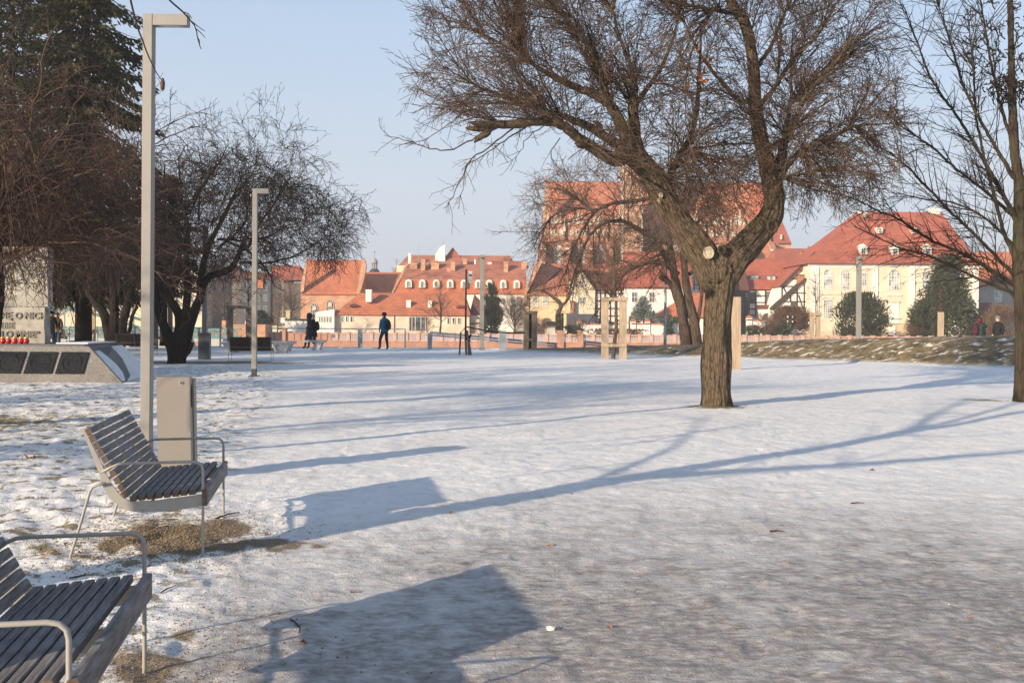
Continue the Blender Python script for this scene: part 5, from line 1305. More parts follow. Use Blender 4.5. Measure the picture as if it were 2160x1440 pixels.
# ---- twin dark trunks behind the forked tree
QH = [dict(seg=.3, w=.09, trop=(0, 0, -.14), dens=2.6, ratio=.5, ang=(25, 60), rr=.5, tip=.35, out='mid', rmin=.012),
      dict(seg=.22, w=.12, trop=(0, 0, -.18), dens=4.4, ratio=.5, ang=(25, 60), rr=.6, tip=.4, rmin=.0075),
      dict(seg=.16, w=.15, trop=(0, 0, -.1), dens=5.2, ratio=.55, ang=(25, 60), rr=.7, tip=.6, rmin=.006), dict(seg=.14, w=.18, tip=.8)]
def ex_h(out, p):
    for a, w in (([(1415, 560), (1397, 530), (1348, 483), (1301, 465), (1257, 481), (1232, 520), (1212, 575), (1200, 620)], [13, 12, 10, 9, 7, 6, 4, 3]),
                 ([(1432, 580), (1395, 553), (1342, 562), (1304, 592), (1285, 640)], [13, 11, 9, 6, 3]),
                 ([(1410, 500), (1395, 425), (1328, 425), (1284, 431), (1256, 443), (1220, 421), (1173, 395)], [12, 10, 9, 8, 7, 6, 4]),
                 ([(1256, 443), (1242, 464), (1224, 492), (1217, 507), (1200, 545), (1195, 580)], [7, 6, 5, 5, 4, 2]),
                 ([(1256, 443), (1210, 440), (1170, 455), (1140, 490), (1125, 520)], [6, 5, 4, 3, 2]),
                 ([(1430, 640), (1415, 600), (1393, 583)], [12, 11, 12]), ([(1455, 580), (1478, 552), (1500, 560), (1520, 600)], [9, 7, 5, 3])):
        l = smooth_line([p(x, y, rnd.uniform(-.3, .3)) for x, y in a], [x/43.75/2 for x in w], .25, .02); out['limb'].append(l)
        for k in range(int(len(l[0])*1.15)):
            i = rnd.randrange(2, len(l[0])-1); d = (Vector(l[0][i+1])-Vector(l[0][i])).normalized()
            grow(out, Vector(l[0][i]), side(d, R(rnd.uniform(25, 70))), rnd.uniform(.8, 2.8), min(.03, l[1][i]*.6), 0, QH)
def ex_h2(out, p):
    ex_h(out, p)
    QF = [dict(dens=3.4, ang=(25, 60)), dict(seg=.22, w=.14, trop=(0, 0, -.2), dens=4.0, ratio=.5, ang=(25, 60), rr=.7, tip=.6, rmin=.0078), dict(seg=.16, w=.18, tip=.8)]
    fill(out, p, [(1120, 560), (1105, 470), (1120, 390), (1180, 345), (1300, 330), (1420, 330), (1540, 380), (1540, 500), (1440, 560), (1360, 600), (1290, 620), (1200, 640), (1170, 560)], 1.8, 330, list(out['limb'])+list(out['trunk']), QF, arch=.10, rk=.007, r0=.010, tip=.0085, wob=.16, t0=.3, lat=(.6, 1.6), rmax=.05)
stems_tree('twin_trunk_tree', 'dark bare tree with two leaning trunks on the snowy bank behind the forked tree', 48.0, (1458, 727),
    [([(1449, 735), (1447, 722), (1442, 680), (1434, 632), (1424, 591), (1415, 530), (1408, 480), (1395, 420), (1385, 360)], [28, 23, 20, 19, 17, 14, 12, 9, 6]),
     ([(1471, 735), (1470, 722), (1462, 670), (1450, 617), (1443, 560), (1440, 500), (1450, 440), (1462, 380)], [26, 22, 20, 17, 14, 11, 9, 6]),
     ([(1468, 700), (1472, 675), (1478, 640), (1482, 602), (1490, 550)], [10, 9, 8, 7, 5])],
    (1430, 520), [(5, (1.8, 4.2), .25, .6)], QH, (m_bark_m, m_bark_m, m_twig_far), 1/43.75, 31, ex_h2)

# ---- spruces
def spruce(name, label, x, y, h, r, seed, z0=2.0, dens=1.0, trunk_r=.38):
    rs = random.Random(seed); root = empty(name, (x, y, 0), label, 'tree')
    MB().lathe([(trunk_r*1.15, -.1), (trunk_r, .3), (trunk_r*.9, 3), (trunk_r*.5, h*.6), (.04, h)], 14).build('trunk', m_bark_d, root, off=(0, 0, 0), smooth=True)
    Pn = []; D = []; L = []; W = []; br = []
    z = z0
    while z < h-.4:
        t = (z-z0)/(h-z0); rad = r*(1-t)**.72*(.72 if z < z0+1 else 1)
        for k in range(8):
            az = rs.uniform(0, 2*math.pi); bl = rad*rs.uniform(.62, 1.12); zz = z+rs.uniform(-.25, .25)
            d = Vector((math.cos(az), math.sin(az), rs.uniform(-.05, .22))); q = Vector((0, 0, zz)); pts = [tuple(q)]; n = max(4, int(bl/.22)); st = bl/n
            for i in range(n):
                u = (i+1)/n; d = (d+Vector((rs.gauss(0, .05), rs.gauss(0, .05), -.10+.20*u*u))).normalized(); q = q+d*st; pts.append(tuple(q))
                if u > .12:
                    for s_ in range(max(2, int(4.6*dens))):
                        lat = d.cross(Vector((0, 0, 1))).normalized()*rs.choice((-1, 1)); spread = rs.random()*(.55*(1.2-u)+.12)
                        if q.z < max(2.2, z0-.6): continue
                        Pn.append(tuple(q+lat*spread+Vector((rs.gauss(0, .05), rs.gauss(0, .05), -spread*.55-rs.random()*.12))))
                        dd = (d*.7+lat*.6+Vector((0, 0, -.75+.9*u*rs.random()))+Vector((rs.gauss(0, .3), rs.gauss(0, .3), rs.gauss(0, .25))))
                        D.append(tuple(dd)); L.append(rs.uniform(.18, .42)); W.append(rs.uniform(.03, .062))
            br.append((np.array(pts), [.045*(1-.8*i/n)*(rad/r+.2) for i in range(n+1)]))
        z += rs.uniform(.34, .5)
    tag(link('branches', tubes_mesh('branches', br, 4, True, 0, m_bark_d), root), kind='stuff')
    tag(link('crown', tufts_mesh('needles', Pn, D, L, W, m_spruce), root), kind='stuff')
    return root
sp = P(176, 700, 46.0)
spruce('spruce_tree', 'tall dark spruce filling the upper left corner behind the near lamp', sp.x, 46.0, 25, 5.2, 3, 2.9, 2.6)
sp = P(20, 700, 50.0)
spruce('spruce_tree', 'second spruce crossing the left edge behind the stone monument', sp.x, 50.0, 24, 4.6, 4, 3.0, 1.5)
sp = P(345, 700, 52.0)
spruce('spruce_tree', 'shorter dark spruce hidden behind the gnarled tree and the near lamp', sp.x, 52.0, 9.5, 2.7, 8, 3.4, 2.0, .2)
spruce('spruce_tree', 'spruce standing outside the left edge and shading the promenade', -28.5, 27, 16, 4.2, 5, 1.5, 1.0)
spruce('spruce_tree', 'spruce outside the left edge behind the monument shading the gnarled trunk', -23.5, 21.5, 13, 3.4, 9, 1.2, .6)
spruce('spruce_tree', 'tall spruce outside the left edge whose shade reaches the quay', -27, 20.8, 18, 4.2, 10, 1.2, 1.1)
spruce('spruce_tree', 'spruce farthest outside the left edge shading the far promenade', -34, 31, 17, 4.4, 6, 1.5, 1.0)

def clump_tree(name, label, cat, px, py0, py1, w, Y, mat, n, shape='cone', up=.8, blade=(.25, .5), seed=1, z0=None, wd=.16, trunk=True):
    """evergreen seen far off: many leafy blades gathered in clumps through the crown"""
    rs = np.random.RandomState(seed); h_ = HY+ROLL*(px-CX)
    x = (px-CX)*Y/F; zt = EYE+(h_-py0)*Y/F; zb = (EYE+(h_-py1)*Y/F) if z0 is None else z0; H = zt-zb; rw = w*Y/F/2
    root = empty(name, (x, Y, zb), label, cat)
    if trunk: MB().cyl((x, Y, zb-.5), (x, Y, zb+H*.8), .2, .04, 8).build('trunk', m_bark_d, root)
    K = int(n/48); u = rs.rand(K)**(1.0 if shape != 'cone' else .75); az = rs.rand(K)*2*math.pi
    if shape == 'cone': rad = (1-u)**.85+.06; u = 1-u; rad = (1-u)**.8+.05
    elif shape == 'column': rad = np.where(u < .25, .8+.2*u/.25, (1-((u-.25)/.75)**2.2)*1.0+.05)
    else: rad = np.sqrt(np.maximum(0.02, 1-(2*u-.85)**2*.75))
    rr = rw*rad*(.35+.68*rs.rand(K)**.5)
    C = np.stack([rr*np.cos(az), rr*np.sin(az), u*H*.96+.05], -1)
    idx = rs.randint(0, K, n); s_ = rw*.115+.09
    Pn = C[idx]+rs.normal(size=(n, 3))*np.array([s_, s_, s_*1.1]); Pn[:, 2] = np.clip(Pn[:, 2], 0, H)
    D = np.stack([C[idx][:, 0]/rw, C[idx][:, 1]/rw, np.full(n, up)], -1)+rs.normal(size=(n, 3))*.45
    o = link('crown', tufts_mesh('foliage', Pn, D, rs.uniform(*blade, n), np.full(n, wd*.5)*rs.uniform(.6, 1.3, n), mat), root)
    tag(o, kind='stuff'); return root
clump_tree('yew_tree', 'round topped dark yew left of the palace door', 'tree', 1812, 622, 716, 96, 157, m_yew, 5200, 'round', 1.1, (.4, .9), 1)
clump_tree('spruce_tree', 'big dark drooping spruce before the right half of the palace', 'tree', 1998, 538, 716, 128, 158, m_yew, 10500, 'cone', -.2, (.5, 1.1), 2, wd=.2)
clump_tree('yew_tree', 'lower dark yew spreading left of the big spruce before the palace', 'tree', 1950, 640, 716, 56, 156, m_yew, 3000, 'round', .9, (.4, .8), 12)
clump_tree('thuja_tree', 'tall narrow dark thuja beside the plain steel lamp post', 'tree', 1036, 602, 707, 34, 158, m_yew, 3600, 'column', 1.2, (.4, .9), 3)
clump_tree('blue_spruce', 'small silvery blue spruce before the white gateway house', 'tree', 1358, 630, 682, 46, 166, m_bspruce, 2600, 'cone', .3, (.35, .8), 4, wd=.14)
clump_tree('evergreen_bush', 'dark green bush below the narrow yellow house', 'bush', 553, 658, 690, 34, 160, m_gbush, 900, 'round', .8, (.3, .6), 5, trunk=False)
clump_tree('evergreen_bush', 'low green bush behind the white garden wall by the ivy trunk', 'bush', 1208, 690, 709, 32, 158, m_gbush, 700, 'round', .8, (.3, .6), 6, trunk=False)
clump_tree('evergreen_bush', 'low green bush right of the big forked trunk', 'bush', 1595, 690, 710, 40, 157, m_gbush, 800, 'round', .8, (.3, .6), 7, trunk=False)
clump_tree('evergreen_bush', 'low green bush before the round brown bush', 'bush', 1640, 688, 710, 44, 156, m_gbush, 900, 'round', .8, (.3, .6), 8, trunk=False)
clump_tree('hedge', 'low clipped hedge along the balustrade below the white garden wall', 'hedge', 1300, 697, 711, 120, 156, m_bush, 1500, 'round', .6, (.3, .5), 9, trunk=False)
clump_tree('evergreen_bush', 'grey green bush beside the small hipped house', 'bush', 1418, 668, 708, 30, 158, m_gbush, 900, 'round', .9, (.3, .6), 10, trunk=False)

def bare_far(name, label, px, py0, py1, w, Y, seed, trunk=.12, mat=None, dens=1.0, cat='tree', lean=0, clear=.25, zb=None, tm=None):
    global rnd
    rnd = random.Random(seed); h_ = HY+ROLL*(px-CX); x = (px-CX)*Y/F; zt = EYE+(h_-py0)*Y/F; z0 = (EYE+(h_-py1)*Y/F) if zb is None else zb; H = zt-z0; rw = w*Y/F/2
    root = empty(name, (x, Y, z0), label, cat); out = new_out(); k_ = Y/150.
    l = smooth_line([(x, Y, z0-.1), (x+.02*H, Y, z0+H*.3), (x+lean*H*.5, Y, z0+H*.6), (x+lean*H, Y, z0+H*.95)], [trunk, trunk*.8, trunk*.5, trunk*.15], .3, .01); out['trunk'].append(l)
    Q = [dict(seg=H*.06, w=.10, trop=(0, 0, .12/max(1, H*.15)), dens=1.6*dens/(H*.12), ratio=.5, ang=(25, 55), rr=.6, tip=.3, out='mid', rmin=.012*k_),
         dict(seg=H*.04, w=.14, dens=2.6*dens/(H*.10), ratio=.5, ang=(25, 60), rr=.7, tip=.5, rmin=.009*k_), dict(seg=H*.03, w=.18, tip=.8)]
    for k in range(int(26*dens)):
        t = rnd.uniform(clear, .97); i = min(len(l[0])-1, int(t*len(l[0]))); az = rnd.uniform(0, 6.28); el = R(rnd.uniform(15, 60))
        grow(out, Vector(l[0][i]), Vector((math.cos(az)*math.cos(el), math.sin(az)*math.cos(el), math.sin(el))), rw*rnd.uniform(.7, 1.25)*(1.25-.8*t), l[1][i]*.45, 0, Q)
    tree_parts(root, out, (tm or m_bark_m, mat or m_twig_far, mat or m_twig_far)); return root
bare_far('bare_tree', 'bare rounded tree in front of the long low house', 928, 590, 706, 100, 157, 41, .16)
bare_far('bare_tree', 'wide bare tree behind the thuja and the wooden frame', 1085, 622, 706, 120, 158, 42, .14, clear=.1, dens=1.4)
bare_far('bare_tree', 'bare tree in front of the brown house between lamp and dark tree', 470, 560, 700, 110, 156, 43, .2, dens=1.3)
bare_far('bare_tree', 'bare tree left of the shaded house near the bridge end', 430, 545, 700, 100, 160, 44, .2, dens=1.3)
bare_far('bare_tree', 'leaning bare sapling before the narrow yellow house', 585, 610, 700, 90, 155, 45, .1, lean=.15)
bare_far('bare_tree', 'bare tree behind the lamp post beside the chapel', 612, 575, 700, 100, 170, 46, .18, dens=1.5)
bare_far('bare_tree', 'thin bare tree rising in front of the palace left bay', 1724, 590, 715, 60, 156, 47, .08)
bare_far('bare_tree', 'bare tree on the skyline left of the dormer house roofs', 836, 540, 600, 40, 250, 48, .2, zb=5)
bare_far('bare_tree', 'bare tree behind the monument at the far left', 112, 612, 700, 90, 130, 49, .15, dens=1.2)
bare_far('shrub', 'bare brown shrub before the entrance of the low house', 900, 668, 706, 50, 154, 50, .04, m_bush, 1.0, 'shrub', clear=.02)
bare_far('shrub', 'bare reddish shrub beside the grey shed', 1215, 672, 706, 50, 157, 51, .04, m_bush, 1.0, 'shrub', clear=.02)
bare_far('shrub', 'thin bare shrub right of the low house shrubs', 1130, 678, 706, 60, 154, 52, .04, m_bush, 1.0, 'shrub', clear=.02)
bare_far('shrub', 'bare brown shrub left of the round bush on the garden wall', 1610, 672, 708, 60, 155, 53, .05, m_bush, 1.0, 'shrub', clear=.02)
bare_far('shrub', 'small bare shrub row below the terrace stairs', 1935, 694, 712, 60, 155, 54, .03, m_bush, 1.0, 'shrub', clear=.02)
clump_tree('round_bush', 'large round brown leafless bush before the half timbered gable', 'bush', 1668, 650, 708, 78, 165, m_bush, 9000, 'round', .5, (.3, .8), 11, wd=.09, trunk=False)
clump_tree('reed_bush', 'smoky brown leafless bushes behind the people on the bank', 'bush', 2105, 650, 712, 70, 120, m_bush, 3000, 'round', 1.2, (.3, .9), 13, wd=.04, trunk=False)
# gnarled ivy covered trunk
def ivy_tree():
    Y = 156.; p = lambda x, y, dy=0: P(x, y, Y+dy); b0 = p(1180, 700); root = empty('ivy_tree', (b0.x, Y, b0.z), 'gnarled old tree with ivy round its short trunk by the grey shed', 'tree'); out = new_out()
    for a, w in (([(1180, 704), (1180, 680), (1178, 662), (1183, 648), (1180, 636), (1170, 628)], [10, 9, 9, 8, 7, 4]), ([(1183, 648), (1196, 634), (1206, 615), (1212, 590)], [6, 5, 4, 2]), ([(1180, 640), (1160, 622), (1140, 612), (1120, 616)], [6, 5, 4, 2])):
        out['trunk'].append(smooth_line([p(*q) for q in a], [x*Y/F/2 for x in w], .3, .03))
    Q = [dict(seg=.5, w=.2, trop=(0, 0, -.05), dens=1.2, ratio=.5, ang=(25, 60), rr=.6, tip=.3, out='mid', rmin=.02), dict(seg=.3, w=.2, dens=2, ratio=.5, ang=(25, 60), rr=.7, tip=.5, rmin=.012), dict(seg=.3, w=.2, tip=.8)]
    for l in list(out['trunk']):
        for k in range(12): i = rnd.randrange(len(l[0])//2, len(l[0])); grow(out, Vector(l[0][i]), (rv(.7)+Vector((0, 0, .6))).normalized(), rnd.uniform(1.5, 4), .05, 0, Q)
    tree_parts(root, out, (m_bark_m, m_twig_far, m_twig_far))
    rs = np.random.RandomState(2); n = 500; z = rs.rand(n)*3.0; t = rs.rand(n)*6.28
    tag(link('ivy', tufts_mesh('ivy', np.stack([.42*np.cos(t), .42*np.sin(t), z-.2], -1), np.stack([np.cos(t), np.sin(t), t*0+.3], -1), np.full(n, .3), np.full(n, .11), m_ivy), root), kind='stuff')
ivy_tree()
rnd = random.Random(99)
# ------------------------------------------------------------------ wooden benches
AX = R(10.4)   # the row of benches and lamps is turned this much
def make_bench(label, loc, rz, slat=None, L=1.34):
    """origin on the ground below the near front leg; x forward, y along the bench"""
    slat = slat or m_slat
    t = empty('park_bench', loc, label, 'bench', None, rz)
    e = 0.03
    def pl(pts, y0, y1, nm): return MB().prism(pts, y0, y1).build(nm, m_steel, t, off=(0, 0, 0))
    out = [(0.0, .335), (-.08, .322), (-.25, .303), (-.40, .297), (-.48, .31), (-.55, .345), (-.61, .40), (-.645, .46), (-.66, .52)]
    inn = [(-.628, .555), (-.60, .50), (-.565, .445), (-.53, .405), (-.48, .378), (-.44, .372), (-.30, .378), (-.12, .398), (0.0, .412)]
    bk = [(-.66, .52), (-.785, .862), (-.768, .862), (-.628, .555)]
    for y0 in (e, L/2-.006, L-e-.012):
        q = (out+[(-.66, .52)]+[(-.785, .862), (-.770, .862)]+inn)
        q = out+[(-.785, .862), (-.770, .862)]+inn[0:]
        m_ = MB().prism(q[::-1] if False else q, y0, y0+.012)
        m_.build('side_plate', m_steel, t, off=(0, 0, 0))
    # slats
    xs = [(-.455+.0535*i, .378+.0048*i) for i in range(8)]
    sm = None
    for i, (x, z) in enumerate(xs):
        if sm is None:
            m_ = MB(); m_.bbox(-.0215, .0215, .012, L-.012, 0, .036, .004)
            sm = m_.mesh('slat', [slat, m_slat_end])
            for p_ in sm.polygons:
                if abs(p_.normal.y) > .9: p_.material_index = 1
        o = link('slat', sm, t, (x, 0, z)); o.rotation_euler = (0, R(-5), 0)
    for i in range(10):
        u = i/9.; x = -.522+(-.752+.522)*u; z = .415+(.835-.415)*u
        o = link('slat', sm, t, (x-.002, 0, z)); o.rotation_euler = (0, R(61.5), 0)
    m_ = MB(); m_.bbox(-.018, .018, .0, L, -.055, .058, .005); fm = m_.mesh('front_board', [slat, m_slat_end])
    for p_ in fm.polygons:
        if abs(p_.normal.y) > .9: p_.material_index = 1
    link('front_board', fm, t, (0.0, 0, .392))
    # bent tubes: armrest that runs down into the front leg, and the rear leg
    for y in (.012, L-.012):
        a = [(-.655, y, .575), (-.60, y, .605), (-.55, y, .626), (-.50, y, .630), (-.08, y, .632), (-.045, y, .626), (-.022, y, .606), (-.014, y, .575), (-.012, y, .3), (-.010, y, .03), (-.012, y, .012)]
        a[-1] = (-.012, y, -.03)
        MB().tube(a, .0095, 10).build('armrest', m_steel, t, off=(0, 0, 0), smooth=True)
        r_ = [(-.628, y, .50), (-.68, y, .492), (-.712, y, .478), (-.728, y, .45), (-.79, y, .22), (-.845, y, .03), (-.846, y, .012), (-.83, y, .004), (-.80, y, .002), (-.3, y, -.012)]
        MB().tube(r_, .0095, 10).build('rear_leg', m_steel, t, off=(0, 0, 0), smooth=True)
    for q in ((-.40, .312), (-.655, .50)):
        MB().tube([(q[0], e, q[1]), (q[0], L-e, q[1])], .009, 8).build('cross_tube', m_steel, t, off=(0, 0, 0))
    return t
make_bench('nearest slatted grey bench cut off by the lower left corner', (-1.40+.012, 3.16, -.005), AX)
make_bench('slatted grey bench with steel armrests standing before the grey bin', (-2.06+.012, 6.66, -.005), AX)
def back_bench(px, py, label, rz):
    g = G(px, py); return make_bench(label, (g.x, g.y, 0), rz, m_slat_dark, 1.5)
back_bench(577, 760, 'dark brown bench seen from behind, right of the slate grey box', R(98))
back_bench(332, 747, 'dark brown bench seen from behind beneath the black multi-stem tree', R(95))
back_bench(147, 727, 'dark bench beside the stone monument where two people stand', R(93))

# ------------------------------------------------------------------ litter bin, grey box
def make_bin():
    t = empty('litter_bin', (-3.43, 9.6, 0), 'tapered beige steel litter bin with a round lock behind the bench', 'litter bin', None, AX)
    w0, w1, h = .315, .315, 1.01
    sk = lambda z: -.018*(1-z/h)+.0
    m_ = MB(); m_.hull([(.035, 0, -.03), (.335, 0, -.03), (.335, .17, -.03), (.035, .17, -.03)], [(0, 0, h), (.312, 0, h), (.312, .17, h), (0, .17, h)])
    m_.build('front_shell', m_bin, t, off=(0, 0, 0))
    m_ = MB(); m_.hull([(.045, .176, -.03), (.350, .176, -.03), (.350, .36, -.03), (.045, .36, -.03)], [(.012, .176, h-.03), (.327, .176, h-.03), (.327, .36, h-.03), (.012, .36, h-.03)])
    m_.build('rear_shell', m_bin, t, off=(0, 0, 0))
    o = MB().lathe([(0, 0), (.075, 0), (.075, .006), (0, .006)], 24).build('opening', m_black, t, off=(0, 0, 0)); o.location = (.3155, .10, .82); o.rotation_euler = (0, R(88.4), 0); o.scale = (1.5, .62, 1)
    o = MB().lathe([(0, 0), (.017, 0), (.017, .008), (.011, .009), (.010, .004), (0, .004)], 18).build('lock', m_bluesteel, t, off=(0, 0, 0)); o.location = (.235, -.001, .955); o.rotation_euler = (R(90), 0, 0)
    o = MB().box(-.005, .005, -.002, .0, -.006, .006).build('keyhole', m_black, t, off=(0, 0, 0)); o.location = (.235, -.0065, .955)
make_bin()
g = G(438, 758)
t = empty('grey_box', (g.x-.15, g.y, 0), 'plain slate grey box standing right of the gnarled tree', 'litter bin', None, R(6))
m_slate = M('shade_slate_paint', (.085, .10, .115), rough=.5, var=.06)  # grey lowered in the paint itself so the sunlit box looks shaded
MB().box(-.2, .2, 0, .35, -.05, .96).build('cabinet', m_slate, t, off=(0, 0, 0)); MB().box(-.21, .21, -.01, .36, .962, .985).build('lid', m_slate, t, off=(0, 0, 0))
g = G(1124, 739)
t = empty('grey_box', (P(1060, 737, 50).x, 50, 0), 'blue-grey steel box between lamp post and dark wooden frame', 'litter bin')
MB().box(-.17, .17, 0, .35, -.05, .95).build('cabinet', m_bluesteel, t, off=(0, 0, 0)); MB().box(-.18, .18, -.01, .36, .952, .97).build('lid', m_bluesteel, t, off=(0, 0, 0))

# ------------------------------------------------------------------ lamps
def make_lamp(loc, rz, label, H=5.0, w=.135, arm=.40, dark=False):
    t = empty('street_lamp', loc, label, 'street lamp', 'square steel lamp posts', rz)
    MB().bbox(-w/2, w/2, -w/2, w/2, 0, .01, .002) if False else None
    c = .008; pr = [(-w/2+c, -w/2), (w/2-c, -w/2), (w/2, -w/2+c), (w/2, w/2-c), (w/2-c, w/2), (-w/2+c, w/2), (-w/2, w/2-c), (-w/2, -w/2+c)]
    MB().hull([(x, y, .22) for x, y in pr], [(x, y, H) for x, y in pr]).build('post', m_lamp, t, off=(0, 0, 0))
    MB().hull([(x*1.03, y*1.03, -.1) for x, y in pr], [(x*1.03, y*1.03, .22) for x, y in pr]).build('post_foot', m_lead if dark else m_lamp, t, off=(0, 0, 0))
    MB().box(w/2+.001, w/2+arm, -w/2, w/2, H-.125, H-.0005).build('lamp_arm', m_lamp, t, off=(0, 0, 0))
    MB().box(w/2+.06, w/2+arm-.05, -w/2+.02, w/2-.02, H-.131, H-.1245).build('light_panel', m_pane_l, t, off=(0, 0, 0))
    MB().box(-.02, .02, -w/2-.002, -w/2+.002, .55, .85).build('hatch', m_lamp, t, off=(0, 0, 0))
    for a in ((.11, .11), (-.11, .11), (.11, -.11), (-.11, -.11)): MB().cyl((a[0], a[1], -.02), (a[0], a[1], .05), .018, .018, 6).build('bolt', m_lead, t, off=(0, 0, 0))
    return t
base = P(309, 964, 11.2)
make_lamp((base.x, 11.2, -.02), 0.0, 'nearest tall square lamp post with its arm near the top of the photo', 5.0, .112, .385)
g = G(536, 795); make_lamp((g.x, g.y, 0), R(4), 'square lamp post standing on snow before the gnarled tree and slab benches', 4.98, .125, .28, True)
make_lamp((P(1016, 738, 50).x, 50.2, 0), R(-88), 'blue-grey square lamp post in the centre beside the thuja', 4.75, .22, .4)
make_lamp((P(1811, 700, 47).x, 47, 0), R(-90), 'square lamp post behind the snowy bank in front of the palace', 4.6, .20, .4)
make_lamp((P(447, 700, 52).x, 50.8, 0), R(-90), 'pale lamp post rising behind the slate grey box', 6.2, .24, .4)
make_lamp((P(392, 700, 50).x, 50.0, 0), R(-90), 'blue-grey lamp post partly hidden in the branches of the gnarled tree', 6.6, .22, .4)
t = empty('slim_pole', (P(1403, 700, 51).x, 51, 0), 'slim grey pole left of the twin dark trunks', 'pole')
MB().cyl((0, 0, -.1), (0, 0, 4.9), .085, .06, 10).build('post', m_bluesteel, t, off=(0, 0, 0), smooth=True); MB().lathe([(.1, 4.9), (.14, 5.0), (.05, 5.1), (0, 5.1)], 10).build('lamp_head', m_bluesteel, t, off=(0, 0, 0))

# ------------------------------------------------------------------ white slab benches
def slab_bench(px0, px1, py, label, h=.47, d=.55, lw=.42, legs=(0, 1)):
    a, b_ = G(px0, py), G(px1, py); L = (b_-a).length; t = empty('concrete_bench', (a.x, a.y, 0), label, 'bench', 'white concrete slab benches')
    MB().box(-.12, L+.12, 0, d, h-.10, h).build('seat', m_concrete, t, off=(0, 0, 0))
    for x0, x1, s in [((0, lw, .0), (L-lw, L, 0))[q] for q in legs]:
        k = .16 if x0 == 0 else -.16
        MB().prism([(x0+k, -.03), (x1+k, -.03), (x1, h-.101), (x0, h-.101)], .03, d-.03).build('leg', m_concrete, t, off=(0, 0, 0))
slab_bench(470, 612, 744, 'long white slab bench partly behind the lamp post and dark bench')
slab_bench(566, 616, 741, 'white slab bench just behind the long one, right of the lamp post', lw=.22)
slab_bench(645, 680, 738, 'short white slab bench at the feet of the walking couple', lw=.36, legs=(1,))
t = empty('wedge_block', (P(415, 735, 46).x-.9, 46, 0), 'pale slanting concrete block behind the gnarled trunk', 'block')
MB().prism([(0, -.05), (.8, -.05), (.45, .9), (.12, .9)], 0, .5).build('block', m_concrete, t, off=(0, 0, 0))

# ------------------------------------------------------------------ railings on the quay
def rail(x0, x1, label, posts, Y=51.5, h=1.0, slope=0.0, w=.045, flat=False):
    X = lambda px: (px-CX)*Y/F
    t = empty('railing', (X(x0), Y, 0), label, 'railing'); m_ = m_bluesteel
    z0, z1 = h, h-slope
    MB().beam((X(x0), Y, z0), (X(x1), Y, z1), w, w*1.2).build('top_rail', m_, t)
    if flat: MB().beam((X(x0), Y, z0-.13), (X(x1), Y, z1-.13), .03, .08).build('lower_rail', m_, t)
    for p_ in posts:
        k = (p_-x0)/(x1-x0); wd = .22 if p_ in (760, 907) else .07
        MB().box(X(p_)-wd/2, X(p_)+wd/2, Y-.04, Y+.04, 0, z0+(z1-z0)*k-.02).build('post', m_, t)
rail(572, 856, 'thin steel railing along the quay behind the walking people', (573, 666, 760, 855))
rail(907, 1176, 'blue steel handrail sloping down beside the central lamp post', (907, 1172), 50.8, .85, .55, .09, True)
rail(1232, 1334, 'short sloping blue handrail beside the staked sapling', (1234,), 51.2, .42, .22, .09, True)
rail(95, 300, 'thin railing on the quay left of the dark trees', (120, 145, 170, 205, 285))
rail(300, 470, 'thin railing on the quay by the slate grey box', (330, 365, 420, 465))

# ------------------------------------------------------------------ sapling frames
def frame(px, py, Y, label, H, half=.42, w=.29, mats=None, sap=True, top=None, spread=1.0, z=0, rz=0, seed=1, posts=((-1, 0), (1, 0)), depth=.12, tilt=0, kind='sapling'):
    mt = mats or m_newwood; x = P(px, py, Y).x
    t = empty('sapling_stake_frame', (x, Y, z), label, 'plant support', None, rz)
    for i, (a, q) in enumerate(posts):
        c = .012
        m_ = MB().bbox(-w/2, w/2, -depth/2, depth/2, 0, H, .0) if False else MB().box(-w/2, w/2, -depth/2, depth/2, -.15, H)
        o = m_.build('post', mt, t, off=(0, 0, 0)); o.location = (a*half, q*half, 0); o.rotation_euler = (R(rnd.uniform(-.6, .6)), R(rnd.uniform(-.6, .6)), 0)
    if len(posts) > 1:
        MB().box(-half-w/2-.03, half+w/2+.03, -depth/2-.05, -depth/2-.002, H-.13, H+.012).build('top_rail', mt, t, off=(0, 0, 0))
        MB().box(-half-w/2+.02, half+w/2-.02, -depth/2-.05, -depth/2-.002, .48, .60).build('cross_rail', mt, t, off=(0, 0, 0))
    return t
def young(px, py0, Y, label, w, z, seed, trunk=.05, mat=None, clear=.55, dens=1.3, tm=None):
    rt = bare_far('young_tree', label, px, py0, 700, w, Y, seed, trunk, mat or m_twig, dens, 'tree', clear=clear, zb=z, tm=tm)
    return rt
frame(1295, 756, 40.0, 'pale timber frame of two posts supporting the sapling before the church', 2.45, .365, .29)
young(1294, 462, 40.0, 'young tree held in the pale two post timber frame', 170, 0, 61, .085, m_twig_far, clear=.42, dens=1.8, tm=m_bark)
frame(1118, 738, 49.5, 'dark shade-toned timber frame right of the central lamp post', 1.95, .20, .27, m_shadewood, posts=((-1, 0), (1, 0), (.0, 1.2)))
young(1117, 585, 49.7, 'young tree in the dark shade-toned timber frame', 70, 0, 62, .04, m_twig_d)
frame(1552, 778, 32.0, 'tall pale timber frame half hidden behind the big forked trunk', 2.33, .55, .30, posts=((0, 0),))
frame(1719, 718, 46.5, 'pale timber frame behind the bank left of the steel lamp', 1.70, .15, .2, posts=((-1, 0), (1, .3)), z=.25)
young(1720, 575, 46.7, 'young forked tree in the timber frame before the palace corner', 90, .25, 63, .04, m_twig_d)
frame(1984, 708, 48.0, 'single pale timber post on the bank before the big spruce', 1.48, .2, .26, posts=((0, 0),), z=.55)
young(1985, 610, 48.2, 'young tree behind the single timber post on the bank', 70, .55, 64, .04, m_twig_far)
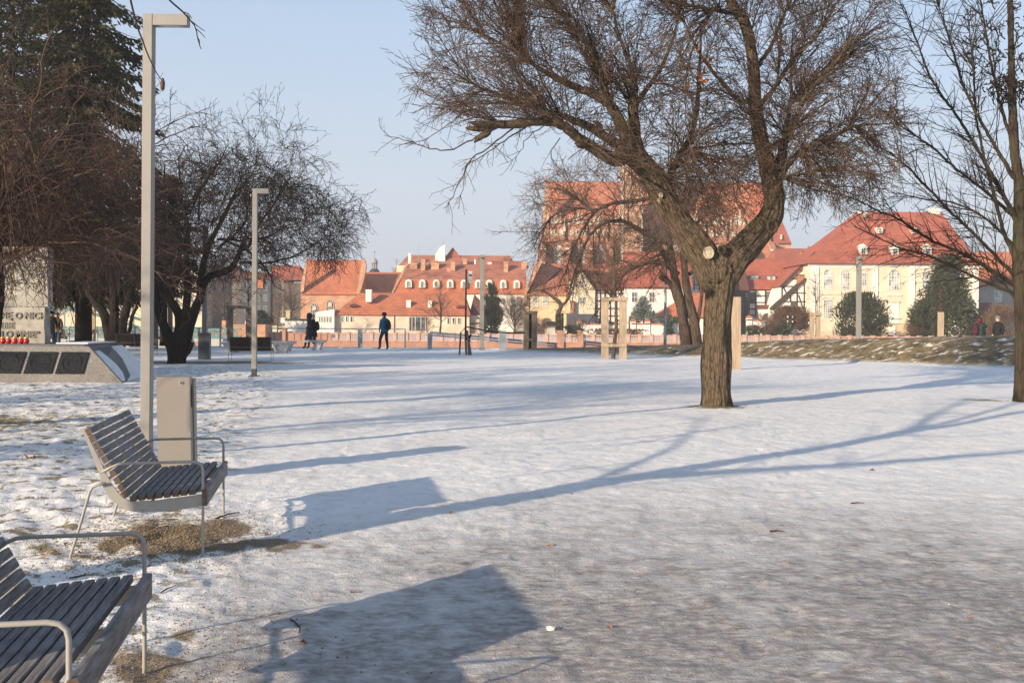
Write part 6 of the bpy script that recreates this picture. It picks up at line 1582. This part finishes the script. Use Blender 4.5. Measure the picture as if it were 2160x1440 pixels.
frame(505, 715, 48.0, 'shade-toned timber frame behind the dark bench and lamp post', 2.1, .45, .27, m_shadewood)
young(523, 570, 48.0, 'young dark tree standing in the frame behind the dark bench', 90, 0, 65, .05, m_twig_d)
frame(196, 728, 50.0, 'pale timber post between the spruce trunk and the dark tree', 2.15, .2, .24, posts=((0, 0),))
frame(344, 728, 48.0, 'dark timber frame seen between the stems of the gnarled tree', 2.35, .35, .2, m_shadewood)
# information pole with braced stakes
g = G(984, 748); t = empty('sign_pole', (g.x, g.y, 0), 'thin dark red pole with a small white notice and three brace stakes', 'sign pole')
Y = g.y; p = lambda x, y, dy=0: P(x, y, Y+dy)-Vector((g.x, Y, 0))+Vector((0, Y-Y, 0))
MB().cyl(p(982, 712)*1, p(983.5, 568), .045, .035, 10).build('pole', M('dark_red_paint', (.10, .03, .025), rough=.5), t, off=(0, 0, 0), smooth=True)
MB().cyl((0, 0, -.1), p(982, 712), .05, .045, 8).build('post_base', m_shadewood, t, off=(0, 0, 0))
for a, b_, dy in (((972, 701), (968, 745), .4), ((986, 697), (990, 752), -.45), ((987, 708), (993, 742), .3)):
    q = p(*b_); q.z = -.05; q.y = dy
    MB().beam(p(*a), q, .075, .05).build('stake', m_shadewood, t, off=(0, 0, 0))
MB().beam(p(982, 690), p(971, 703), .03, .03).build('brace', m_shadewood, t, off=(0, 0, 0))
for k in range(8):
    c = p(986+rnd.uniform(-4, 4), 712+rnd.uniform(-3, 6), rnd.uniform(-.15, .1)); MB().beam(c, c+rv(.12), .03, .05).build('strap_knot', m_black, t, off=(0, 0, 0))
sg = MB().box(.07, .23, -.02, .0, 0, .52).build('notice', m_white, t, off=(0, 0, 0)); sg.location = (0, 0, p(982, 597).z)
MB().box(.09, .21, -.024, -.021, .30, .38).build('notice_image', m_bluegrey, t, off=(0, 0, 0)).location = (0, 0, p(982, 597).z)
a, b_ = P(984, 689, Y), P(1107, 702, 49.3)
rp = MB().tube([a+(b_-a)*(i/10)-Vector((0, 0, .10*math.sin(math.pi*i/10))) for i in range(11)], .03, 6).build('tie_rope', m_black); tag(rp, 'black tie band stretched from the red pole to the dark timber frame', 'rope')

# ------------------------------------------------------------------ monument
def monument():
    t = empty('stone_monument', (-13.0, 25.0, 0), 'stone monument with carved text on a sloping granite plinth at the left edge', 'monument')
    o = lambda x, y, z: (x, y, z)
    bot = [(-17.5, 23.55, -.1), (-9.12, 23.55, -.1), (-9.75, 27.3, -.1), (-17.5, 27.3, -.1)]; top = [(-17.5, 24.2, .85), (-10.3, 24.2, .85), (-10.55, 26.8, .85), (-17.5, 26.8, .85)]
    MB().hull(bot, top).build('plinth', m_granite, t)
    # dark border stones and snow lying on the right slope
    def on(u, v, d=.02):   # point on the right slope
        a = Vector(bot[1])+(Vector(bot[2])-Vector(bot[1]))*u; b_ = Vector(top[1])+(Vector(top[2])-Vector(top[1]))*u; q = a+(b_-a)*v
        n = (Vector(bot[2])-Vector(bot[1])).cross(Vector(top[1])-Vector(bot[1])).normalized()
        return q+n*d
    def patch(us, name, mat, d):
        v = []; f = []
        for i, (u0, u1, vv) in enumerate(us): v += [on(u0, vv, d), on(u1, vv, d), on(u1, vv, .001), on(u0, vv, .001)]
        for i in range(len(us)-1):
            k = i*4; f += [(k, k+1, k+5, k+4), (k+1, k+2, k+6, k+5), (k+3, k, k+4, k+7)]
        f += [(0, 3, 2, 1)]; MB().add(v, f).build(name, mat, t)
    patch([(.02, .10, .13), (.02, .22, .3), (.02, .26, .5), (.03, .22, .7), (.04, .16, .86)], 'snow_strip', m_snow, .03)
    patch([(.12, .85, .10), (.34, .93, .2), (.45, .96, .4), (.55, .97, .6), (.60, .97, .8), (.62, .95, .93)], 'snow_strip', m_snow, .04)
    patch([(-.01, .02, .1), (-.01, .02, .5), (-.01, .02, .98)], 'edge_stone', m_granite_d, .015)
    patch([(.28, .42, .24), (.30, .52, .45), (.28, .56, .7), (.2, .58, .95)], 'edge_stone', m_granite_d, .012)
    MB().box(-17.5, -10.45, 24.35, 26.7, .853, .885).build('ledge', m_granite_d, t)
    tag(MB().box(-11.4, -10.6, 24.9, 26.6, .888, .915).build('snow_strip', m_snow, t), None)
    # bronze plaques leaning with the front face
    th = math.atan2(.65, .95)
    def plaque(x0, x1, k):
        y0, z0, z1 = 23.60, .20, .70
        f = lambda x, z, d: (x, 23.55+(z+.1)*.65/.95-d, z+d*.6)
        m_ = MB(); m_.hull([f(x0, z0, .0), f(x1, z0, .0), f(x1, z1, .0), f(x0, z1, .0)], [f(x0, z0, .03), f(x1, z0, .03), f(x1, z1, .03), f(x0, z1, .03)])
        pl = m_.build('bronze_plaque', m_bronze, t)
        xc, zc = (x0+x1)/2, (z0+z1)/2
        rl = MB()
        if k == 0:
            rl.tube([f(xc-.16, zc+.14, .045), f(xc+.16, zc+.14, .045), f(xc+.15, zc-.03, .045), f(xc, zc-.17, .045), f(xc-.15, zc-.03, .045), f(xc-.16, zc+.14, .045)], .006, 6)
            for q in (-.07, 0, .07): rl.tube([f(xc+q, zc-.04, .04), f(xc+q, zc+.08, .04)], .014, 6)
        else:
            for i in range(22):
                a = 2*math.pi*i/22; rl.tube([f(xc+.2*math.cos(a), zc+.17*math.sin(a), .04), f(xc+.24*math.cos(a+.25), zc+.2*math.sin(a+.25), .05)], .006, 5)
            rl.tube([f(xc+.11*math.cos(a), zc+.1*math.sin(a), .04) for a in [i*.7 for i in range(8)]], .006, 5)
        rl.build('relief', m_bronze, pl).location.y += .012
    x = -10.22
    for k in range(7): plaque(x-.66, x, k % 2 == 1 and 0 or 1); x -= .76
    # rough stela in two courses
    rs = np.random.RandomState(8)
    def rough_block(x0, x1, y0, y1, z0, z1, nm):
        nx, nz = 26, 24; V = []; 
        for j in range(nz+1):
            for i in range(nx+1):
                x_ = x0+(x1-x0)*i/nx; z_ = z0+(z1-z0)*j/nz; V.append((x_, y0, z_))
        V = np.array(V); V[:, 1] += (fbm(V[:, 0]*1.5, V[:, 2]*1.5, 4, 2.)-.5)*.07
        ed = (V[:, 0] > x1-1e-3); V[ed, 0] += (fbm(V[ed, 2]*3, V[ed, 2]*0, 3)-.5)*.08
        m_ = MB(); n1 = len(V); V2 = V.copy(); V2[:, 1] = y1
        f = [(j*(nx+1)+i, j*(nx+1)+i+1, (j+1)*(nx+1)+i+1, (j+1)*(nx+1)+i) for j in range(nz) for i in range(nx)]
        f += [tuple(reversed([q+n1 for q in a])) for a in f]
        for j in range(nz):
            a, b_ = j*(nx+1)+nx, (j+1)*(nx+1)+nx; f.append((a, a+n1, b_+n1, b_)); a, b_ = j*(nx+1), (j+1)*(nx+1); f.append((b_, b_+n1, a+n1, a))
        for i in range(nx):
            a, b_ = i, i+1; f.append((b_, b_+n1, a+n1, a)); a, b_ = nz*(nx+1)+i, nz*(nx+1)+i+1; f.append((a, a+n1, b_+n1, b_))
        m_.add(V.tolist()+V2.tolist(), f); m_.build(nm, m_stela, t)
    rough_block(-17, -11.78, 25.1, 25.42, .886, 1.80, 'stela_block'); rough_block(-16.95, -11.72, 25.12, 25.40, 1.815, 3.32, 'stela_block')
    # carved words, running out of the frame on the left
    def word(txt, px_r, py0, py1):
        cu = bpy.data.curves.new('lettering', 'FONT'); cu.body = txt; cu.align_x = 'RIGHT'; cu.extrude = .012; cu.offset = .004
        q = P(px_r, py1, 25.0); h = (py1-py0)*25.0/F
        tmp = bpy.data.objects.new('lettering', cu); COL.objects.link(tmp); cu.size = h/.70
        bpy.context.view_layer.update()
        me = bpy.data.meshes.new_from_object(tmp.evaluated_get(bpy.context.evaluated_depsgraph_get())); bpy.data.objects.remove(tmp)
        me.materials.clear(); me.materials.append(m_letter)
        o_ = link('carved_text', me, t, (q.x-t.location.x, .072, q.z)); o_.rotation_euler = (R(90), 0, 0)
    word('\u201eJE\u015aLI ZAPOMN\u0118 O NICH', 94, 659, 672); word('TY BO\u017bE NA NIEBIE', 27, 680, 692); word('ZAPOMNIJ O MNIE\u201d', 80, 698, 711)
monument()
for i, px in enumerate((-6, 6, 18, 31.5, 44.5, 55.5)):
    c = P(px, 729, 24.55); o = empty('grave_candle', (c.x, 24.55, .886), ['red glass grave candle cut by the left edge', 'red grave candle second from the left edge', 'red grave candle third from the left edge', 'red grave candle in the middle of the row on the plinth', 'red grave candle second from the right end of the row', 'red grave candle at the right end of the row'][i], 'candle', 'red grave candles on the plinth')
    MB().lathe([(.035, 0), (.045, .01), (.066, .05), (.068, .09), (.05, .13), (.045, .135)], 14).build('glass', m_red, o, off=(0, 0, 0), smooth=True)
    MB().lathe([(.046, .135), (.05, .14), (.048, .165), (.02, .18), (0, .18)], 12).build('lid', m_gold, o, off=(0, 0, 0))

# ------------------------------------------------------------------ ground litter
def scatter():
    rs = random.Random(4)
    V = []; f = []; 
    def blade(x, y, z, h, lean, w):
        a = rs.uniform(0, 6.28); dx, dy = math.cos(a)*w, math.sin(a)*w; b_ = len(V)
        V.extend([(x-dx, y-dy, z-.01), (x+dx, y+dy, z-.01), (x+lean[0], y+lean[1], z+h)]); f.append((b_, b_+1, b_+2))
    tf = []
    for k in range(430):
        Y = 4.6+rs.random()**1.4*26; X = lawn_edge(Y)-.1-rs.random()**.8*(Y*.55); tf.append((X, Y, rs.uniform(.04, .16), rs.randint(8, 22)))
    for k in range(60): tf.append((-8.7+rs.gauss(0, 1.3), 14.6+rs.gauss(0, .8), .2, 22))
    for k in range(34): tf.append((-2.5+rs.gauss(0, .4), 7.1+rs.gauss(0, .5), .08, 10))
    hs = height(np.array([a[0] for a in tf]), np.array([a[1] for a in tf]))[0]
    for (X, Y, r, n), h in zip(tf, hs):
        for q in range(n): blade(X+rs.gauss(0, r), Y+rs.gauss(0, r), h, rs.uniform(.012, .05), (rs.gauss(0, .025), rs.gauss(0, .025)), .0022+Y*.00012)
    me = bpy.data.meshes.new('grass'); me.from_pydata(V, [], f); me.materials.append(m_tuft); o = link('grass', me); tag(o, 'sparse yellow winter grass poking through the snow on the left lawn', 'grass', kind='stuff')
    # gravel under the bench
    V = []; F_ = []
    pts = [(-2.45+rs.gauss(0, .38), 7.15+rs.gauss(0, .48)) for k in range(5200)]+[(-1.85+rs.gauss(0, .33), 4.7+rs.gauss(0, .6)) for k in range(900)]+[(-1.5+rs.gauss(0, .5), 4.4+rs.gauss(0, .4)) for k in range(300)]
    hs = height(np.array([a[0] for a in pts]), np.array([a[1] for a in pts]))[0]
    for (X, Y), h in zip(pts, hs):
        s = rs.uniform(.003, .0085); b_ = len(V); z = h+s*.2
        V += [(X+s, Y, z), (X, Y+s, z), (X-s, Y, z), (X, Y-s, z), (X, Y, z+s*.9), ]; F_ += [(b_, b_+1, b_+4), (b_+1, b_+2, b_+4), (b_+2, b_+3, b_+4), (b_+3, b_, b_+4)]
    me = bpy.data.meshes.new('gravel'); me.from_pydata(V, [], F_); me.materials.append(m_gravel); tag(link('gravel', me), 'fine brown gravel showing under the benches', 'gravel', kind='stuff')
    # snow crumbs on the trodden path
    V = []; F_ = []
    pts = [((rs.random()-.42)*Y*1.0, Y) for Y in [3.4+rs.random()**1.6*22 for k in range(700)]]
    hs = height(np.array([a[0] for a in pts]), np.array([a[1] for a in pts]))[0]
    for (X, Y), h in zip(pts, hs):
        s = rs.uniform(.003, .007)*(1+Y*.02); b_ = len(V); a = rs.uniform(0, 3)
        for q in range(4): t_ = a+q*1.57; V.append((X+s*math.cos(t_)*rs.uniform(.6, 1.6), Y+s*math.sin(t_)*rs.uniform(.6, 1.6), h-.002))
        V.append((X, Y, h+s*.25)); F_ += [(b_, b_+1, b_+4), (b_+1, b_+2, b_+4), (b_+2, b_+3, b_+4), (b_+3, b_, b_+4)]
    me = bpy.data.meshes.new('snow_crumbs'); me.from_pydata(V, [], F_); me.materials.append(m_snow); tag(link('snow_crumbs', me), 'scattered crumbs of frozen snow on the trodden path', 'snow crumbs', kind='stuff')
    # dead leaves
    lm = MB(); n = 7
    ring_ = [(.035*math.cos(2*math.pi*i/n)*(1.5 if i % 2 else .8), .03*math.sin(2*math.pi*i/n)*(1.3 if i % 2 else .8), .012*((i*5) % 3)) for i in range(n)]
    lm.add([(0, 0, .002)]+ring_, [(0, 1+i, 1+(i+1) % n) for i in range(n)]); lme = lm.mesh('fallen_leaf', m_leaf)
    spots = [(62, 972, 2.2), (745, 1248, .9), (1158, 1150, 1.0), (1840, 989, 1.0), (950, 1085, .9), (1205, 1045, .7), (1105, 885, .7), (118, 1165, 1), (140, 1150, 1), (95, 1178, 1.1), (170, 1168, .9), (560, 1125, .8), (70, 1062, 1), (640, 1352, 1.0), (1285, 1322, .8), (2045, 1310, .7)]
    lab = ['large curled brown leaf on the snow at the left', 'dead leaf on the grey path above the middle of the bench shadow tip', 'small orange leaf on the grey path in the middle', 'small red-brown leaf on the snow right of the big trunk',
      'tiny leaf just past the shadow of the second bench', 'tiny brown leaf on the path below the long trunk shadow', 'tiny leaf on the bright snow left of the big trunk', 'dead leaf behind the armrest of the nearest bench, leftmost of four', 'dead leaf in the lawn grass just left of the bench rear leg foot',
      'dead leaf lowest of those in the grass behind the nearest armrest', 'dead leaf touching the rear leg foot of the second bench', 'dead leaf on the snow right of the bare gravel patch', 'dead leaf on the lawn between the curled leaf and the near bench', 'brown leaf beside the hooked twig at the shadow edge',
      'brown leaf right of the white ice lump', 'small dark leaf at the lower right of the snow']
    for i, (px, py, s) in enumerate(spots):
        g = G(px, py); o = link('fallen_leaf', lme, None, (g.x, g.y, hz(g.x, g.y)+.004)); s *= .55*(1 if py > 1000 else 1.4); o.scale = (s, s, s*1.2); o.rotation_euler = (rs.uniform(-.3, .3), rs.uniform(-.3, .3), rs.uniform(0, 6))
        tag(o, lab[i], 'leaf')
    def stick(pts, r, label):
        q = []
        for x, y in pts:
            g = G(x, y); q.append((g.x, g.y, hz(g.x, g.y)+r*1.5))
        o = MB().tube(q, [r*(1-.5*i/(len(q)-1)) for i in range(len(q))], 6).build('fallen_twig', m_stick); tag(o, label, 'twig')
    stick([(613, 1308), (622, 1312), (633, 1326), (632, 1335)], .006, 'thin hooked dark twig on the shaded snow near the lower left')
    stick([(340, 1250), (352, 1243), (372, 1237)], .005, 'small dark twig on the snow right of the nearest bench')
    stick([(455, 1094), (480, 1086), (505, 1081)], .008, 'dark stick lying at the far front leg of the second bench')
    stick([(1624, 1123), (1640, 1122), (1652, 1124)], .008, 'short dark stick on the snow at the right')
    stick([(146, 1218), (172, 1215), (206, 1204)], .005, 'thin dark twig on the snow left of the nearest armrest')
    stick([(1795, 1062), (1810, 1061), (1822, 1063)], .006, 'tiny dark stick on the snow below the leaf at the right')
    g = G(1162, 1324); o = MB().lathe([(.0, 0), (.022, .0), (.026, .012), (.0, .018)], 7).build('ice_lump', m_white, None, off=(0, 0, 0), loc=(g.x, g.y, hz(g.x, g.y))); tag(o, 'small white ice lump on the grey path near the bottom', 'ice')
scatter()
# ------------------------------------------------------------------ people
def body_mesh(J, mats, zones):
    """J: list of (name, parent, (x,y,z), radius)"""
    me = bpy.data.meshes.new('body'); idx = {j[0]: i for i, j in enumerate(J)}
    me.from_pydata([j[2] for j in J], [(idx[j[1]], i) for i, j in enumerate(J) if j[1]], [])
    o = bpy.data.objects.new('tmp_body', me); COL.objects.link(o)
    o.modifiers.new('s', 'SKIN'); sd = me.skin_vertices[0].data
    for i, j in enumerate(J):
        r = j[3]; sd[i].radius = r if isinstance(r, tuple) else (r, r)
    sd[0].use_root = True
    ss = o.modifiers.new('u', 'SUBSURF'); ss.levels = 2; ss.render_levels = 2
    bpy.context.view_layer.update()
    m2 = bpy.data.meshes.new_from_object(o.evaluated_get(bpy.context.evaluated_depsgraph_get())); bpy.data.objects.remove(o)
    m2.materials.clear()
    for m in mats: m2.materials.append(m)
    for p_ in m2.polygons: p_.material_index = zones(p_.center); p_.use_smooth = True
    return m2
m_skin = M('skin', (.50, .30, .22), rough=.6, var=.08)
def cloth(n, c): return M(n, c, rough=.9, var=.18, scale=6, bump=.008, bscale=14)
def person(loc, rz, label, top, legs, hat, pose, hem=.84, pack=None, coat=None, hair=None, hood=False, shoes=(.02, .018, .018), s=1.0, hatcol=None):
    t = empty('person', loc, label, 'person', None, rz); t.scale = (s, s, s)
    ct, cl, ch, cs = cloth('jacket_cloth', top), cloth('trouser_cloth', legs), cloth('hat_cloth', hat), cloth('shoe_leather', shoes)
    A = pose
    J = [('pel', None, (0, 0, .94), (.165, .125)), ('bel', 'pel', (.01, 0, 1.10), (.165, .13)), ('che', 'bel', (.02, 0, 1.30), (.19, .145)), ('sho', 'che', (.015, 0, 1.43), (.14, .10)), ('nek', 'sho', (.03, 0, 1.515), .06),
         ('hd0', 'nek', (.045, 0, 1.60), (.085, .095)), ('hd1', 'hd0', (.045, 0, 1.69), (.088, .10)), ('hd2', 'hd1', (.04, 0, 1.755), (.06, .07)), ('nose', 'hd0', (.135, 0, 1.645), .014)]
    for sd, k in (('l', 1), ('r', -1)):
        h, kn, an, toe = A['leg'+sd]
        J += [('hip'+sd, 'pel', (0, k*.095, .88), .105), ('kne'+sd, 'hip'+sd, (kn[0], k*.115, kn[1]), .076), ('ank'+sd, 'kne'+sd, (an[0], k*.12, an[1]), .055), ('toe'+sd, 'ank'+sd, (toe[0], k*.14, toe[1]), (.045, .036))]
        el, wr = A['arm'+sd]
        J += [('shd'+sd, 'sho', (.01, k*.185, 1.40), .085), ('elb'+sd, 'shd'+sd, el, .062), ('wri'+sd, 'elb'+sd, wr, .045)]
    shoe_z = .085
    def zones(c):
        if c.z > 1.545 and abs(c.y) < .16:
            if hood: return 0 if c.x < .10 else 3
            return 2 if (c.z > 1.68 or c.x < .0) else 3
        if c.z < shoe_z+.02 and c.z < .13: return 4
        if c.z < hem and not (abs(c.y) > .185): return 1
        if c.z < .13: return 4
        return 0
    me = body_mesh(J, [ct, cl, ch, m_skin, cs], zones); b_ = link('body', me, t)
    for sd in 'lr':   # hands with palm, four fingers and thumb
        el, wr = [Vector(v) for v in A['arm'+sd]]; d = (wr-el).normalized(); w = wr; sd_ = d.cross(Vector((1, 0, 0))).normalized() if abs(d.x) < .9 else Vector((0, 1, 0)); up = d.cross(sd_)
        m_ = MB(); m_.tube([w, w+d*.03, w+d*.085], [.026, .036, .032], 8)
        for q, l in ((-.026, .055), (-.009, .07), (.009, .075), (.026, .065)):
            a = w+d*.08+up*q; m_.tube([a, a+d*l*.5, a+d*l*.9+sd_*.02], [.0095, .009, .006], 6)
        m_.tube([w+d*.03+up*.03, w+d*.06+up*.055, w+d*.09+up*.058], [.012, .011, .008], 6)
        m_.build('hand', m_skin if not A.get('gloves') else cs, t, off=(0, 0, 0), smooth=True)
    MB().lathe([(0, -.012), (.010, 0), (0, .012)], 6, (.138, .033, 1.675)).lathe([(0, -.012), (.010, 0), (0, .012)], 6, (.138, -.033, 1.675)).build('eyes', m_black, t, off=(0, 0, 0))
    hc = cloth('headwear', hatcol or hat)
    if hood: MB().lathe([(.10, -.16), (.135, -.10), (.14, 0), (.125, .07), (.07, .125), (0, .145)], 14, (.02, 0, 1.67)).build('hood', ct if hatcol is None else hc, t, off=(0, 0, 0), smooth=True)
    else: MB().lathe([(.118, -.02), (.124, .0), (.115, .06), (.07, .105), (0, .12)], 14, (.035, 0, 1.69)).build('hat', hc, t, off=(0, 0, 0), smooth=True)
    if hair: MB().lathe([(.06, -.17), (.115, -.12), (.125, 0), (.10, .07), (0, .11)], 12, (.0, 0, 1.66)).build('hair', cloth('hair', hair), t, off=(0, 0, 0), smooth=True)
    if coat:
        m_ = MB(); n = 18; pr = [(coat, .255), (coat+.12, .245), (.9, .215), (1.05, .20)]
        for z, r in pr: m_.v += [(r*.82*math.cos(2*math.pi*i/n)*(1+.04*math.sin(5*i)), r*math.sin(2*math.pi*i/n), z) for i in range(n)]
        for k in range(3):
            for i in range(n): j = (i+1) % n; m_.f.append((k*n+i, k*n+j, (k+1)*n+j, (k+1)*n+i)); m_.m.append(0)
        m_.build('coat_skirt', ct, t, off=(0, 0, 0), smooth=True)
    if pack:
        pc, yy = pack; m_ = MB()
        m_.lathe([(.0, -.24), (.11, -.23), (.15, -.12), (.145, .02), (.11, .15), (.05, .24), (0, .26)], 14)
        o = m_.build('backpack', cloth('backpack_cloth', pc), t, off=(0, 0, 0), smooth=True); o.location = (-.20, yy, 1.20); o.scale = (.85, 1.05, 1.0)
        for k in (-1, 1): MB().tube([(-.13, yy+k*.09, 1.38), (-.02, yy*.3+k*.11, 1.50), (.16, yy*.2+k*.11, 1.38), (.15, k*.12, 1.15), (-.08, yy+k*.13, 1.02)], .018, 6).build('strap', cloth('strap_cloth', pc), t, off=(0, 0, 0))
    if not hood or True: MB().tube([(.03+.085*math.cos(a), .085*math.sin(a), 1.50+.01*math.cos(a)) for a in [2*math.pi*i/10 for i in range(11)]], .038, 8).build('collar', ct, t, off=(0, 0, 0), smooth=True)
    return t
walk = dict(legl=(0, (.16, .50), (.20, .11), (.33, .05)), legr=(0, (-.04, .50), (-.30, .14), (-.20, .05)), arml=((-.05, .27, 1.14), (.10, .25, .92)), armr=((.02, -.27, 1.14), (.14, -.24, .95)))
step = dict(legl=(0, (.20, .50), (.22, .10), (.36, .05)), legr=(0, (-.02, .49), (-.10, .10), (.04, .04)), arml=((.0, .25, 1.14), (.10, .22, .95)), armr=((-.02, -.27, 1.13), (.10, -.25, .90)))
stand = dict(legl=(0, (.02, .49), (0, .10), (.14, .04)), legr=(0, (.02, .49), (0, .10), (.14, .04)), arml=((.0, .27, 1.14), (.08, .24, .92)), armr=((.0, -.27, 1.14), (.10, -.22, .95)))
pockets = dict(walk); pockets['arml'] = ((-.08, .28, 1.16), (.14, .20, 1.05)); pockets['armr'] = ((-.08, -.28, 1.16), (.14, -.20, 1.05))
photo = dict(stand); photo['arml'] = ((.20, .24, 1.30), (.22, .08, 1.56)); photo['armr'] = ((.20, -.24, 1.30), (.22, -.08, 1.56))
lean = dict(stand); lean['armr'] = ((-.1, -.28, 1.16), (-.02, -.42, .97))
Yp = 49.0
person((P(811, 734, Yp).x, Yp, 0), R(132), 'person in a bright blue jacket and black hat with a black backpack by the railing', (.006, .10, .24), (.012, .018, .035), (.012, .012, .014), step, hem=.86, pack=((.010, .010, .013), -.06), hood=False, s=1.03)
Yp = 49.6
person((P(653, 731, Yp).x, Yp, 0), R(180), 'person striding in dark hooded coat, left one of the walking couple', (.010, .013, .022), (.008, .016, .035), (.01, .012, .02), pockets, hem=.80, coat=.74, hood=True, s=1.0)
person((P(661, 731, Yp+.45).x, Yp+.45, 0), R(180), 'person in long dark coat with grey hat and bag, right one of the couple', (.010, .010, .024), (.014, .010, .014), (.16, .16, .14), dict(step, arml=pockets['arml'], armr=pockets['armr']), hem=.7, coat=.62, pack=((.022, .026, .014), .02), hatcol=(.18, .18, .16), s=.96)
person((P(107, 725, 48).x, 48, 0), R(-60), 'person in a black cap and dark green jacket beside the monument', (.02, .035, .03), (.012, .02, .04), (.012, .010, .010), stand, s=1.0)
person((P(119, 725, 48.5).x, 48.6, 0), R(-100), 'person in a blue hat and brown jacket leaning beside the monument', (.06, .042, .03), (.02, .05, .09), (.03, .06, .12), lean, s=.97)
person((P(2066, 705, 48).x, 48, .02), R(40), 'red haired person in a dark green jacket with a pink bag raising a camera', (.018, .038, .03), (.02, .02, .03), (.09, .025, .02), photo, hair=(.09, .02, .018), hatcol=(.05, .016, .013), pack=((.06, .014, .03), .10), s=.98)
person((P(2079, 705, 48.8).x, 49.1, .02), R(110), 'person in a green jacket standing just behind the red haired one', (.025, .05, .04), (.02, .02, .03), (.10, .05, .03), photo, hair=(.12, .05, .02), hatcol=(.12, .05, .02), s=.97)
person((P(2117, 705, 46).x, 46.5, .02), R(205), 'person in a black jacket and pale cap standing near the right edge trunk', (.014, .014, .015), (.02, .02, .025), (.45, .42, .40), stand, hatcol=(.16, .15, .14), s=1.02)

# ------------------------------------------------------------------ winter haze over the town
hm = bpy.data.materials.new('haze_air'); hm.use_nodes = True
for n in list(hm.node_tree.nodes):
    if n.type == 'BSDF_PRINCIPLED': hm.node_tree.nodes.remove(n)
pv = hm.node_tree.nodes.new('ShaderNodeVolumePrincipled'); pv.inputs['Density'].default_value = 0.0007; pv.inputs['Color'].default_value = (.93, .93, .95, 1)
pv.inputs['Anisotropy'].default_value = 0.1
hm.node_tree.links.new(pv.outputs[0], [n for n in hm.node_tree.nodes if n.type == 'OUTPUT_MATERIAL'][0].inputs['Volume'])
tag(MB().box(-420, 420, -60, 560, -5.7, 84).build('haze', hm), 'thin pale winter haze in front of the old town', 'haze', kind='stuff')
